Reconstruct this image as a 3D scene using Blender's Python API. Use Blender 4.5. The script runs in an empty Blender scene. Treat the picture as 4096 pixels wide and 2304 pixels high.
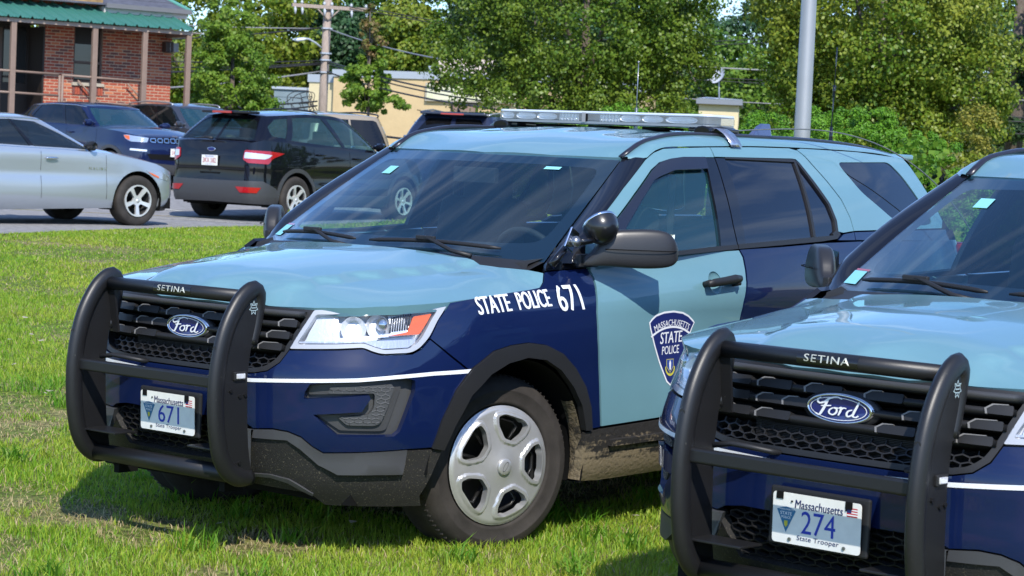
import bpy, math, random
import numpy as np
from mathutils import Vector, Matrix
from mathutils.geometry import delaunay_2d_cdt
rng = np.random.default_rng(7); random.seed(7)
SC = bpy.context.scene; COL = SC.collection
PI = math.pi
# ---------------------------------------------------------------- camera, sky, sun, exposure
YAW, PITCH, ROLL = -0.676870, -0.057105, 0.044899
CAM = np.array([6.49346, -6.98820, 1.55509])
def _axes():
    cy, sy, cp, sp = math.cos(YAW), math.sin(YAW), math.cos(PITCH), math.sin(PITCH)
    f = np.array([sy*cp, cy*cp, sp]); r = np.array([cy, -sy, 0]); u = np.cross(r, f)
    cr, sr = math.cos(ROLL), math.sin(ROLL)
    return cr*r+sr*u, -sr*r+cr*u, f
_r, _u, _f = _axes()
cd = bpy.data.cameras.new('camera'); cam = bpy.data.objects.new('camera', cd); COL.objects.link(cam)
cam.matrix_world = Matrix(((_r[0], _u[0], -_f[0], CAM[0]), (_r[1], _u[1], -_f[1], CAM[1]), (_r[2], _u[2], -_f[2], CAM[2]), (0, 0, 0, 1)))
cd.sensor_width = 36; cd.lens = 9.0437/4.096*36; cd.clip_end = 3000; cd.clip_start = .1
cd.dof.use_dof = True; cd.dof.focus_distance = 9.3; cd.dof.aperture_fstop = 13
SC.camera = cam
SUN_AZ = math.atan2(-0.63, 0.77); SUN_EL = math.radians(43)      # direction towards the sun
sl = bpy.data.lights.new('sun', 'SUN'); so = bpy.data.objects.new('sun', sl); COL.objects.link(so)
sl.energy = 3.9; sl.angle = math.radians(.5); sl.color = (1, .95, .87)
sd = Vector((math.cos(SUN_AZ)*math.cos(SUN_EL), math.sin(SUN_AZ)*math.cos(SUN_EL), math.sin(SUN_EL)))
so.rotation_euler = sd.to_track_quat('Z', 'Y').to_euler()
W = bpy.data.worlds.new('World'); SC.world = W; W.use_nodes = True
nt = W.node_tree; nt.nodes.clear(); N = nt.nodes.new; L = nt.links.new
out = N('ShaderNodeOutputWorld'); bg = N('ShaderNodeBackground'); sky = N('ShaderNodeTexSky')
sky.sky_type = 'NISHITA'; sky.sun_disc = False; sky.sun_elevation = SUN_EL; sky.sun_rotation = PI/2 - SUN_AZ
sky.air_density = 1.0; sky.dust_density = .25; sky.ozone_density = 4.0
tc = N('ShaderNodeTexCoord'); mp = N('ShaderNodeMapping'); mp.inputs['Scale'].default_value = (1.2, 1.2, 5.0)
mp.inputs['Rotation'].default_value = (.25, .1, .6)
no = N('ShaderNodeTexNoise'); no.inputs['Scale'].default_value = 2.3; no.inputs['Detail'].default_value = 7; no.inputs['Roughness'].default_value = .58; no.inputs['Distortion'].default_value = .5
cr_ = N('ShaderNodeValToRGB'); cr_.color_ramp.elements[0].position = .48; cr_.color_ramp.elements[1].position = .82
cr_.color_ramp.elements[0].color = (0, 0, 0, 1); cr_.color_ramp.elements[1].color = (.6, .6, .6, 1)
mx = N('ShaderNodeMix'); mx.data_type = 'RGBA'; mx.inputs['B'].default_value = (6.0, 7.0, 8.6, 1)
L(tc.outputs['Generated'], mp.inputs[0]); L(mp.outputs[0], no.inputs['Vector']); L(no.outputs['Fac'], cr_.inputs[0])
L(cr_.outputs[0], mx.inputs['Factor']); tn = N('ShaderNodeMix'); tn.data_type = 'RGBA'; tn.blend_type = 'MULTIPLY'; tn.inputs['Factor'].default_value = 1; tn.inputs['B'].default_value = (.86, 1.0, 1.24, 1); L(sky.outputs[0], tn.inputs['A']); L(tn.outputs['Result'], mx.inputs['A']); L(mx.outputs['Result'], bg.inputs[0]); bg.inputs[1].default_value = .15
L(bg.outputs[0], out.inputs[0])
vs = SC.view_settings; vs.view_transform = 'Standard'; vs.look = 'None'; vs.exposure = 0.42; vs.gamma = 1.0; vs.use_curve_mapping = False
SC.cycles.max_bounces = 10; SC.cycles.transparent_max_bounces = 14; SC.cycles.diffuse_bounces = 3; SC.cycles.glossy_bounces = 4
SC.cycles.caustics_reflective = False; SC.cycles.caustics_refractive = False
SC.cycles.use_denoising = True
# horizontal frame used to set out the surroundings: metres to the right of and ahead of the photographer
FH = np.array([math.sin(YAW), math.cos(YAW)]); RH = np.array([math.cos(YAW), -math.sin(YAW)])
_gD = [0, 9.5, 12, 26, 34, 43, 60, 90, 130, 200]; _gZ = [0, 0, .03, .42, .46, .68, .85, 1.6, 4.5, 11]
def gz(D): return np.interp(D, _gD, _gZ)
def site(R, D, z=None):
    p = CAM[:2] + RH*R + FH*D
    return np.array([p[0], p[1], gz(D) if z is None else z])
def rd(x, y):
    q = np.stack([x-CAM[0], y-CAM[1]], -1); return q@RH, q@FH
# ---------------------------------------------------------------- materials
_M = {}
def mat(name, col, rough=.5, metal=0., coat=0., coatr=.03, spec=.5, var=0., vscale=6., col2=None, bump=0., bscale=60., trans=0., alpha=1., detail=4., thr=None, bdist=.01, obj=True, emit=None, stretch=None, attr=None):
    if name in _M: return _M[name]
    m = bpy.data.materials.new(name); m.use_nodes = True; t = m.node_tree; n = t.nodes.new; l = t.links.new
    b = t.nodes['Principled BSDF']; b.inputs['Roughness'].default_value = rough; b.inputs['Metallic'].default_value = metal
    b.inputs['Coat Weight'].default_value = coat; b.inputs['Coat Roughness'].default_value = coatr; b.inputs['Specular IOR Level'].default_value = spec
    c = (*col, 1); b.inputs['Base Color'].default_value = c
    if var or col2 or bump:
        tcn = n('ShaderNodeTexCoord'); src = tcn.outputs['Object']
        if stretch:
            mpn = n('ShaderNodeMapping'); mpn.inputs['Scale'].default_value = stretch; l(src, mpn.inputs[0]); src = mpn.outputs[0]
    if var or col2:
        nz = n('ShaderNodeTexNoise'); nz.inputs['Scale'].default_value = vscale; nz.inputs['Detail'].default_value = detail; nz.inputs['Roughness'].default_value = .62
        l(src, nz.inputs['Vector']); rp = n('ShaderNodeValToRGB'); e = rp.color_ramp.elements
        e[0].position, e[1].position = thr or (.3, .7)
        if col2: e[0].color = c; e[1].color = (*col2, 1)
        else: e[0].color = (*[v*(1-var) for v in col], 1); e[1].color = (*[min(1, v*(1+var)) for v in col], 1)
        l(nz.outputs['Fac'], rp.inputs[0]); l(rp.outputs[0], b.inputs['Base Color'])
    if attr:
        at = n('ShaderNodeAttribute'); at.attribute_name = attr; rp = n('ShaderNodeValToRGB'); e = rp.color_ramp.elements
        e[0].color = c; e[1].color = (*(col2 or col), 1); l(at.outputs['Fac'], rp.inputs[0]); l(rp.outputs[0], b.inputs['Base Color'])
    if bump:
        nb = n('ShaderNodeTexNoise'); nb.inputs['Scale'].default_value = bscale; nb.inputs['Detail'].default_value = 5
        l(src, nb.inputs['Vector']); bp = n('ShaderNodeBump'); bp.inputs['Strength'].default_value = bump; bp.inputs['Distance'].default_value = bdist
        l(nb.outputs['Fac'], bp.inputs['Height']); l(bp.outputs[0], b.inputs['Normal'])
    if trans: b.inputs['Transmission Weight'].default_value = trans
    if alpha < 1: b.inputs['Alpha'].default_value = alpha
    _M[name] = m; return m
def glass(name, tint, refl=1.0, rough=0.0, ior=1.5, body=None):
    """thin pane: tinted see-through plus a Fresnel reflection; body = share and colour of a diffuse tone; on blue-green panes it paints in reflected sky"""
    if name in _M: return _M[name]
    m = bpy.data.materials.new(name); m.use_nodes = True; t = m.node_tree; n = t.nodes.new; l = t.links.new; t.nodes.clear()
    o = n('ShaderNodeOutputMaterial'); tr = n('ShaderNodeBsdfTransparent'); tr.inputs[0].default_value = (*tint, 1)
    gl = n('ShaderNodeBsdfGlossy'); gl.inputs['Roughness'].default_value = rough; gl.inputs[0].default_value = (refl, refl, refl, 1)
    fr = n('ShaderNodeFresnel'); gb = n('ShaderNodeNewGeometry'); mr = n('ShaderNodeMapRange'); mr.inputs[3].default_value = ior; mr.inputs[4].default_value = 1/ior; l(gb.outputs['Backfacing'], mr.inputs[0]); l(mr.outputs[0], fr.inputs[0]); mxs = n('ShaderNodeMixShader')
    first = tr
    if body:
        df = n('ShaderNodeBsdfDiffuse'); df.inputs[0].default_value = (*body[1], 1); m2 = n('ShaderNodeMixShader'); m2.inputs[0].default_value = body[0]
        l(tr.outputs[0], m2.inputs[1]); l(df.outputs[0], m2.inputs[2]); first = m2
    l(fr.outputs[0], mxs.inputs[0]); l(first.outputs[0], mxs.inputs[1]); l(gl.outputs[0], mxs.inputs[2]); l(mxs.outputs[0], o.inputs[0])
    _M[name] = m; return m
def leafmat(name, a, b_, tr=.35, rough=.5, ns=.35):
    """leaf colour runs from a to b_ by the leaf's own random value and a slow noise through the plant"""
    if name in _M: return _M[name]
    m = bpy.data.materials.new(name); m.use_nodes = True; t = m.node_tree; n = t.nodes.new; l = t.links.new
    b = t.nodes['Principled BSDF']; b.inputs['Roughness'].default_value = rough; b.inputs['Specular IOR Level'].default_value = .35
    at = n('ShaderNodeAttribute'); at.attribute_name = 'rnd'; tcn = n('ShaderNodeNewGeometry'); nz = n('ShaderNodeTexNoise'); nz.inputs['Scale'].default_value = ns; nz.inputs['Detail'].default_value = 3
    l(tcn.outputs['Position'], nz.inputs['Vector'])
    ad = n('ShaderNodeMath'); ad.operation = 'MULTIPLY_ADD'; l(nz.outputs['Fac'], ad.inputs[0]); ad.inputs[1].default_value = 1.2; ad.inputs[2].default_value = -.6
    a2 = n('ShaderNodeMath'); a2.operation = 'ADD'; a2.use_clamp = True; l(ad.outputs[0], a2.inputs[0]); l(at.outputs['Fac'], a2.inputs[1])
    rp = n('ShaderNodeValToRGB'); e = rp.color_ramp.elements; e[0].color = (*a, 1); e[1].color = (*b_, 1); l(a2.outputs[0], rp.inputs[0]); l(rp.outputs[0], b.inputs['Base Color'])
    tl = n('ShaderNodeBsdfTranslucent'); l(rp.outputs[0], tl.inputs[0]); ms = n('ShaderNodeMixShader'); ms.inputs[0].default_value = tr
    o = t.nodes['Material Output']; l(b.outputs[0], ms.inputs[1]); l(tl.outputs[0], ms.inputs[2]); l(ms.outputs[0], o.inputs[0])
    _M[name] = m; return m
# ---------------------------------------------------------------- mesh helpers
def mesh(name, v, f, m, parent=None, smooth=True, mi=None):
    me = bpy.data.meshes.new(name); me.from_pydata([tuple(map(float, p)) for p in v], [], [tuple(int(i) for i in q) for q in f])
    for x in (m if isinstance(m, (list, tuple)) else [m]): me.materials.append(x)
    if mi is not None: me.polygons.foreach_set('material_index', np.array(mi, dtype=np.int32))
    if smooth: me.polygons.foreach_set('use_smooth', np.ones(len(me.polygons), dtype=bool))
    o = bpy.data.objects.new(name, me); COL.objects.link(o)
    if parent: o.parent = parent
    return o
def fast_mesh(name, V, F, m, parent=None, rnd=None, smooth=False):
    """V (n,3), F (k,3|4) numpy; rnd = one value per vertex"""
    me = bpy.data.meshes.new(name); k = F.shape[1]
    me.vertices.add(len(V)); me.vertices.foreach_set('co', np.ascontiguousarray(V, dtype=np.float32).ravel())
    me.loops.add(F.size); me.loops.foreach_set('vertex_index', F.astype(np.int32).ravel())
    me.polygons.add(len(F)); me.polygons.foreach_set('loop_start', (np.arange(len(F))*k).astype(np.int32))
    if smooth: me.polygons.foreach_set('use_smooth', np.ones(len(F), dtype=bool))
    me.materials.append(m)
    if rnd is not None:
        a = me.attributes.new('rnd', 'FLOAT', 'POINT'); a.data.foreach_set('value', rnd.astype(np.float32))
    me.update(calc_edges=True); o = bpy.data.objects.new(name, me); COL.objects.link(o)
    if parent: o.parent = parent
    return o
def empty(name, loc=(0, 0, 0), rz=0):
    o = bpy.data.objects.new(name, None); COL.objects.link(o); o.location = [float(a) for a in loc]; o.rotation_euler = (0, 0, rz); o.empty_display_size = .2; return o
def tag(o, label=None, cat=None, group=None, kind=None):
    if label: o['label'] = label
    if cat: o['category'] = cat
    if group: o['group'] = group
    if kind: o['kind'] = kind
    return o
class MB:
    def __init__(s): s.v = []; s.f = []
    def add(s, v, f):
        b = len(s.v); s.v += [tuple(p) for p in v]; s.f += [tuple(i+b for i in q) for q in f]; return s
    def box(s, c, d, M=None):
        x, y, z = [a/2 for a in d]; P = [(-x,-y,-z),(x,-y,-z),(x,y,-z),(-x,y,-z),(-x,-y,z),(x,-y,z),(x,y,z),(-x,y,z)]
        if M is not None: P = [tuple(M@Vector(p)) for p in P]
        return s.add([(p[0]+c[0], p[1]+c[1], p[2]+c[2]) for p in P], [(0,3,2,1),(4,5,6,7),(0,1,5,4),(1,2,6,5),(2,3,7,6),(3,0,4,7)])
    def tube(s, pts, r, n=12, cap=True, up=None, sq=None):
        pts = [Vector(p) for p in pts]; R = r if isinstance(r, (list, tuple)) else [r]*len(pts); rings = []; side = None
        for i, p in enumerate(pts):
            t = (pts[min(i+1, len(pts)-1)]-pts[max(i-1, 0)]).normalized()
            if side is None:
                a = Vector(up) if up else (Vector((0, 0, 1)) if abs(t.z) < .9 else Vector((1, 0, 0)))
                side = t.cross(a).normalized()
            side = (side-t*side.dot(t)).normalized(); w = t.cross(side)
            a_, b_ = sq or (1, 1)
            rings.append([tuple(p+side*math.cos(2*PI*k/n)*R[i]*a_+w*math.sin(2*PI*k/n)*R[i]*b_) for k in range(n)])
        v = [q for g in rings for q in g]; f = []
        for i in range(len(pts)-1):
            for k in range(n): f.append((i*n+k, i*n+(k+1) % n, (i+1)*n+(k+1) % n, (i+1)*n+k))
        if cap: f.append(tuple(range(n-1, -1, -1))); f.append(tuple((len(pts)-1)*n+k for k in range(n)))
        return s.add(v, f)
    def lathe(s, prof, n=48, M=None, close=False):
        """prof [(r, h)] turned about +X (h along x)"""
        v = []; f = []
        for r, h in prof:
            for k in range(n):
                a = 2*PI*k/n; v.append((h, r*math.cos(a), r*math.sin(a)))
        m_ = len(prof)
        for i in range(m_-1):
            for k in range(n): f.append((i*n+k, i*n+(k+1) % n, (i+1)*n+(k+1) % n, (i+1)*n+k))
        if M is not None: v = [tuple(M@Vector(p)) for p in v]
        return s.add(v, f)
    def grid(s, P, wrap=False, flip=False):
        """P list of rows of points"""
        n = len(P[0]); v = [q for r_ in P for q in r_]; f = []
        for i in range(len(P)-1):
            for k in range(n if wrap else n-1):
                q = (i*n+k, i*n+(k+1) % n, (i+1)*n+(k+1) % n, (i+1)*n+k); f.append(q[::-1] if flip else q)
        return s.add(v, f)
    def build(s, name, m, parent=None, smooth=True): return mesh(name, s.v, s.f, m, parent, smooth)
def sharp(o, deg=35):
    me = o.data
    try: me.set_sharp_from_angle(angle=math.radians(deg))
    except Exception: pass
    return o
def bevel(o, w=.004, seg=2, ang=35):
    md = o.modifiers.new('bevel', 'BEVEL'); md.width = w; md.segments = seg; md.limit_method = 'ANGLE'; md.angle_limit = math.radians(ang); md.harden_normals = False
    return o
def mirrored(o, name=None):
    """the same part on the other side of the car (x -> -x)"""
    me = o.data; v = np.empty(len(me.vertices)*3, dtype=np.float32); me.vertices.foreach_get('co', v); v = v.reshape(-1, 3); v[:, 0] *= -1
    F = [tuple(reversed(p.vertices)) for p in me.polygons]; mi = [p.material_index for p in me.polygons]
    n = mesh(name or o.name.split('.')[0], v, F, list(me.materials), o.parent, bool(len(me.polygons) and me.polygons[0].use_smooth), mi)
    if me.has_custom_normals:
        cn = np.empty(len(me.loops)*3, dtype=np.float32); me.corner_normals.foreach_get('vector', cn); cn = cn.reshape(-1, 3); cn[:, 0] *= -1
        n.data.normals_split_custom_set([tuple(x) for x in np.concatenate([cn[p.loop_start:p.loop_start+p.loop_total][::-1] for p in me.polygons])])
    for md in o.modifiers:
        if md.type == 'BEVEL': bevel(n, md.width, md.segments, math.degrees(md.angle_limit))
        if md.type == 'SUBSURF':
            q = n.modifiers.new('s', 'SUBSURF'); q.levels = md.levels; q.render_levels = md.render_levels
    for ch in list(o.children):
        c = mirrored(ch); c.parent = n
    return n
def copy_tree(o, parent=None):
    c = o.copy(); COL.objects.link(c); c.parent = parent
    for ch in list(o.children): copy_tree(ch, c)
    return c
# interpolation
def crm(xs, ys, x):
    xs = np.asarray(xs, float); ys = np.asarray(ys, float); x = np.clip(x, xs[0], xs[-1])
    i = np.clip(np.searchsorted(xs, x)-1, 0, len(xs)-2); h = np.diff(xs); hh = h if ys.ndim == 1 else h[:, None]; d = np.diff(ys, axis=0)/hh
    m = np.zeros_like(ys)
    if len(xs) > 2: m[1:-1] = (d[:-1]*hh[1:]+d[1:]*hh[:-1])/(hh[1:]+hh[:-1])
    m[0] = d[0]; m[-1] = d[-1]; t = (x-xs[i])/h[i]; H = h[i]
    if ys.ndim > 1 and np.ndim(t): t = t[:, None]; H = H[:, None]
    return (2*t**3-3*t**2+1)*ys[i]+(t**3-2*t**2+t)*H*m[i]+(-2*t**3+3*t**2)*ys[i+1]+(t**3-t**2)*H*m[i+1]
def crm_pp(xs, Y, x):
    """per-point tables: Y (len(xs), n), x (n,)"""
    xs = np.asarray(xs, float); x = np.clip(x, xs[0], xs[-1]); n = np.arange(len(x)); i = np.clip(np.searchsorted(xs, x)-1, 0, len(xs)-2)
    h = np.diff(xs); d = np.diff(Y, axis=0)/h[:, None]; m = np.zeros_like(Y)
    m[1:-1] = (d[:-1]*h[1:, None]+d[1:]*h[:-1, None])/(h[1:]+h[:-1])[:, None]; m[0] = d[0]; m[-1] = d[-1]
    t = (x-xs[i])/h[i]; H = h[i]
    return (2*t**3-3*t**2+1)*Y[i, n]+(t**3-2*t**2+t)*H*m[i, n]+(-2*t**3+3*t**2)*Y[i+1, n]+(t**3-t**2)*H*m[i+1, n]
class Ring:
    """lower body of a car: plan curve (front centre, round the corner, along the side, rear centre) and how far each height lies inside it"""
    def __init__(s, plan, regions, zs, ins):
        s.plan = np.array(plan, float); s.L = np.r_[0, np.cumsum(np.hypot(*np.diff(s.plan, axis=0).T))]; s.len = s.L[-1]
        s.zs = np.array(zs, float); s.reg = np.interp(np.array(regions, float), np.arange(len(s.L)), s.L); s.ins = np.array(ins, float)
        s.cy = s.plan[:, 1].mean()
    def __call__(s, u, z):
        u = np.atleast_1d(np.asarray(u, float)); z = np.broadcast_to(np.asarray(z, float), u.shape); u = np.minimum(u, s.len-1e-4)
        p = crm(s.L, s.plan, u); e = 2e-3; t = crm(s.L, s.plan, np.minimum(u+e, s.len))-crm(s.L, s.plan, np.maximum(u-e, 0))
        n = np.stack([t[:, 1], -t[:, 0]], 1); n /= np.hypot(n[:, 0], n[:, 1])[:, None]; n[:, 0] *= np.clip(np.abs(p[:, 0])/.08, 0, 1)
        # outward normal: for a curve running from front centre (x=0,y=-) to +x then to the rear, right-hand side
        k = crm_pp(s.reg, np.stack([crm(s.zs, r, z) for r in s.ins]), u)
        q = p-n*k[:, None]; return np.stack([np.maximum(q[:, 0], 0), q[:, 1], z], 1)
class TPS:
    def __init__(s, pts, sym=True):
        P = [tuple(p) for p in pts]
        if sym: P += [(-a, b, c) for a, b, c in P if abs(a) > 1e-6]
        P = np.array(P); n = len(P); s.X = P[:, :2]; K = s._k(s.X, s.X)+np.eye(n)*1e-5; A = np.zeros((n+3, n+3)); A[:n, :n] = K; A[:n, n] = 1; A[:n, n+1:] = s.X; A[n:, :n] = A[:n, n:].T
        s.w = np.linalg.solve(A, np.r_[P[:, 2], 0, 0, 0])
    def _k(s, a, b):
        r2 = ((a[:, None]-b[None])**2).sum(-1); return np.where(r2 > 0, r2*np.log(r2+1e-20)*.5, 0)
    def __call__(s, a, b):
        q = np.stack([np.atleast_1d(a), np.atleast_1d(b)], -1).astype(float); return s._k(q, s.X)@s.w[:-3]+s.w[-3]+q@s.w[-2:]
def inside(poly, pts):
    x, y = pts[:, 0], pts[:, 1]; c = np.zeros(len(pts), bool); n = len(poly)
    for i in range(n):
        x1, y1 = poly[i]; x2, y2 = poly[(i+1) % n]
        if y1 == y2: continue
        c ^= ((y1 > y) != (y2 > y)) & (x < (x2-x1)*(y-y1)/(y2-y1)+x1)
    return c
def dist_poly(poly, pts):
    d = np.full(len(pts), 1e9)
    for i in range(len(poly)):
        a = np.array(poly[i]); b = np.array(poly[(i+1) % len(poly)]); ab = b-a; t = np.clip(((pts-a)@ab)/max(ab@ab, 1e-12), 0, 1)
        d = np.minimum(d, np.hypot(*(pts-a-t[:, None]*ab).T))
    return d
def round_poly(poly, r, n=4):
    """chamfer-round every corner with radius-like length r (scalar or list)"""
    out = []; N_ = len(poly)
    for i, p in enumerate(poly):
        rr = r[i] if isinstance(r, (list, tuple)) else r
        p = np.array(p, float); a = np.array(poly[i-1], float)-p; b = np.array(poly[(i+1) % N_], float)-p
        la, lb = np.hypot(*a), np.hypot(*b); q = min(rr, la*.45, lb*.45)
        if q < 1e-5: out.append(tuple(p)); continue
        A = p+a/la*q; B = p+b/lb*q
        for k in range(n+1):
            t = k/n; out.append(tuple((1-t)**2*A+2*t*(1-t)*p+t*t*B))
    return out
def resample(poly, h, closed=True):
    out = []; n = len(poly)
    for i in range(n if closed else n-1):
        a = np.array(poly[i], float); b = np.array(poly[(i+1) % n], float); k = max(1, int(math.ceil(np.hypot(*(b-a))/h)))
        for j in range(k): out.append(a+(b-a)*j/k)
    if not closed: out.append(np.array(poly[-1], float))
    return np.array(out)
def area(poly):
    p = np.array(poly); return .5*np.sum(p[:, 0]*np.roll(p[:, 1], -1)-np.roll(p[:, 0], -1)*p[:, 1])
def inset(poly, d):
    p = np.array(poly, float)
    if area(p) < 0: d = -d
    e = np.roll(p, -1, 0)-p; e /= np.maximum(np.hypot(*e.T), 1e-9)[:, None]; n1 = np.stack([-e[:, 1], e[:, 0]], 1); n0 = np.roll(n1, 1, 0)
    b = n0+n1; b /= np.maximum(np.hypot(*b.T), .4)[:, None]
    return p+b*d
def tri_uv(outline, holes, h):
    """triangulate a polygon with holes on an inner grid of step h"""
    bnd = [np.array(outline)]+[np.array(q) for q in holes]; P = np.concatenate(bnd); E_ = []; b = 0
    for q in bnd: E_ += [(b+i, b+(i+1) % len(q)) for i in range(len(q))]; b += len(q)
    lo, hi = bnd[0].min(0), bnd[0].max(0)
    gx = np.arange(lo[0]+h*.5, hi[0], h); gy = np.arange(lo[1]+h*.5, hi[1], h*.87)
    if len(gx) and len(gy):
        X, Y = np.meshgrid(gx, gy); X = X+(np.arange(len(gy)) % 2)[:, None]*h*.5; g = np.stack([X.ravel(), Y.ravel()], 1)
        k = inside(bnd[0], g)
        for q in bnd[1:]: k &= ~inside(q, g)
        g = g[k]
        if len(g):
            for q in bnd: g = g[dist_poly(q, g) > h*.42] if len(g) else g
        P = np.concatenate([P, g])
    r_ = delaunay_2d_cdt([Vector(p) for p in P], E_, [], 0, 1e-7)
    V = np.array([tuple(p) for p in r_[0]]); F = np.array([tuple(f) for f in r_[2] if len(f) == 3])
    c = V[F].mean(1); k = inside(bnd[0], c)
    for q in bnd[1:]: k &= ~inside(q, c)
    F = F[k]
    a, b_, c_ = V[F[:, 0]], V[F[:, 1]], V[F[:, 2]]; cr = (b_[:, 0]-a[:, 0])*(c_[:, 1]-a[:, 1])-(b_[:, 1]-a[:, 1])*(c_[:, 0]-a[:, 0])
    F = F[np.abs(cr) > 1e-9]; cr = cr[np.abs(cr) > 1e-9]; F[cr < 0] = F[cr < 0][:, ::-1]
    return V, F
def patch(name, surf, outline, m, parent=None, holes=(), h=.045, gap=.0025, depth=.02, off=0., out=None, fine=None, rd_=.0, rim=True, hole_depth=None, smooth=True, mult=1):
    """a panel: a trimmed piece of surface with a turned-in edge. out = a point outside-wards test vector function"""
    fine = fine or h*.6
    if area(outline) < 0: outline = outline[::-1]
    o_ = resample(inset(outline, gap) if gap else outline, fine); hs = []
    for q in holes:
        q = np.array(q); q = q[::-1] if area(q) > 0 else q; q = inset(q[::-1], -gap)[::-1] if gap else q; hs.append(resample(q, fine))
    V, F = tri_uv(o_, hs, h)
    def ev(uv, off_=0.):
        e = 1.5e-3; P0 = surf(uv[:, 0], uv[:, 1]); a = surf(uv[:, 0]+e, uv[:, 1])-surf(uv[:, 0]-e, uv[:, 1]); b = surf(uv[:, 0], uv[:, 1]+e)-surf(uv[:, 0], uv[:, 1]-e)
        n = np.cross(a, b); n /= np.maximum(np.linalg.norm(n, axis=1), 1e-12)[:, None]; return P0, n*sgn
    sgn = 1.; _, n = ev(V)
    ref = np.array(out if out is not None else (1, 0, 0), float)
    if (n@ref).mean() < 0: sgn = -1.
    P0, n = ev(V); P = P0+n*off; 
    if sgn < 0: F = F[:, ::-1]
    vv = [P]; ff = [tuple(f) for f in F]; base = len(P); ln = [n[F.ravel()]]
    if rim:
        loops = [o_]+hs
        for li, lp in enumerate(loops):
            dd = depth if li == 0 else (hole_depth or depth)
            Q, nn = ev(lp); k = len(lp); vv.append(Q+nn*off); vv.append(Q+nn*(off-dd))
            A_, B_ = Q+nn*off, Q+nn*(off-dd); fn = np.cross(np.roll(A_, -1, 0)-A_, B_-A_)*(-sgn); fn = fn/np.maximum(np.linalg.norm(fn, axis=1), 1e-12)[:, None]
            vn = fn+np.roll(fn, 1, 0); vn = vn/np.maximum(np.linalg.norm(vn, axis=1), 1e-9)[:, None]; sh = (fn*np.roll(fn, 1, 0)).sum(1) < .8
            for i in range(k):
                j = (i+1) % k; q = (base+j, base+i, base+k+i, base+k+j); ff.append(q if sgn > 0 else q[::-1])
                ni = fn[i] if sh[i] else vn[i]; nj = fn[i] if sh[j] else vn[j]; c4 = [nj, ni, ni, nj]; ln.append(np.array(c4 if sgn > 0 else c4[::-1]))
            base += 2*k
    o = mesh(name, np.concatenate(vv), ff, m, parent, smooth)
    if smooth: o.data.normals_split_custom_set([tuple(x) for x in np.concatenate(ln)])
    return o
_TX = {}
def text2d(s, bold=0., shear=0., sp=1.0):
    key = (s, bold, shear, sp)
    if key in _TX: return _TX[key]
    c = bpy.data.curves.new('t', 'FONT'); c.body = s; c.size = 1; c.offset = bold; c.shear = shear; c.space_character = sp; c.align_x = 'CENTER'; c.align_y = 'CENTER'; c.resolution_u = 3
    o = bpy.data.objects.new('t', c); COL.objects.link(o); bpy.context.view_layer.update()
    me = o.to_mesh(); V = np.array([v.co[:2] for v in me.vertices]); F = [tuple(p.vertices) for p in me.polygons]; o.to_mesh_clear()
    bpy.data.objects.remove(o); bpy.data.curves.remove(c)
    V = V-(V.max(0)+V.min(0))/2; V = V/(V[:, 1].max()-V[:, 1].min()); _TX[key] = (V, F); return V, F
def subdiv2(V, F, hmax):
    F = [t for f in F for t in [(f[0], f[i], f[i+1]) for i in range(1, len(f)-1)]]
    for _ in range(7):
        V = list(map(tuple, V)); mid = {}; out = []; any_ = False
        def md(a, b):
            k = (min(a, b), max(a, b))
            if math.hypot(V[a][0]-V[b][0], V[a][1]-V[b][1]) <= hmax: return None
            if k not in mid: mid[k] = len(V); V.append(((V[a][0]+V[b][0])/2, (V[a][1]+V[b][1])/2))
            return mid[k]
        for a, b, c in F:
            x, y, z = md(a, b), md(b, c), md(c, a); n = sum(q is not None for q in (x, y, z))
            if n == 0: out.append((a, b, c)); continue
            any_ = True
            if n == 3: out += [(a, x, z), (x, b, y), (z, y, c), (x, y, z)]
            else:
                while x is None or (n == 2 and y is None): a, b, c, x, y, z = b, c, a, y, z, x
                if n == 1: out += [(a, x, c), (x, b, c)]
                else: out += [(x, b, y), (a, x, y), (a, y, c)]
        F = out
        if not any_: break
    return np.array(V), F
def letters(name, s, fn, h, w, m, parent=None, bold=.02, shear=0., cx=0., cy=0., sp=1.0, fine=None):
    """flat print: text fitted into a box h high, w wide, carried onto a surface by fn(x, y)"""
    V, F = text2d(s, 0., shear, sp); sx = w/(V[:, 0].max()-V[:, 0].min())
    if fine:
        V, F = subdiv2(V*np.array([sx/h, 1]), F, fine/h); V = V*np.array([h/sx, 1])
    d = bold*h*.55; PP = []; FF = []
    for k in ((-1, 0, 1) if bold > .01 else (0,)):
        PP.append(fn(V[:, 0]*sx+cx+k*d, V[:, 1]*h+cy)); FF += [tuple(i+len(V)*(len(PP)-1) for i in f) for f in F]
    if len(PP) == 3:   # the three impressions lie a hair apart
        q = PP[1]; e = np.cross(q[F[0][1]]-q[F[0][0]], q[F[0][2]]-q[F[0][0]]); e = e/np.linalg.norm(e); PP[0] = PP[0]+e*2e-4; PP[2] = PP[2]-e*2e-4
    return mesh(name, np.concatenate(PP), FF, m, parent, False)
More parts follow.
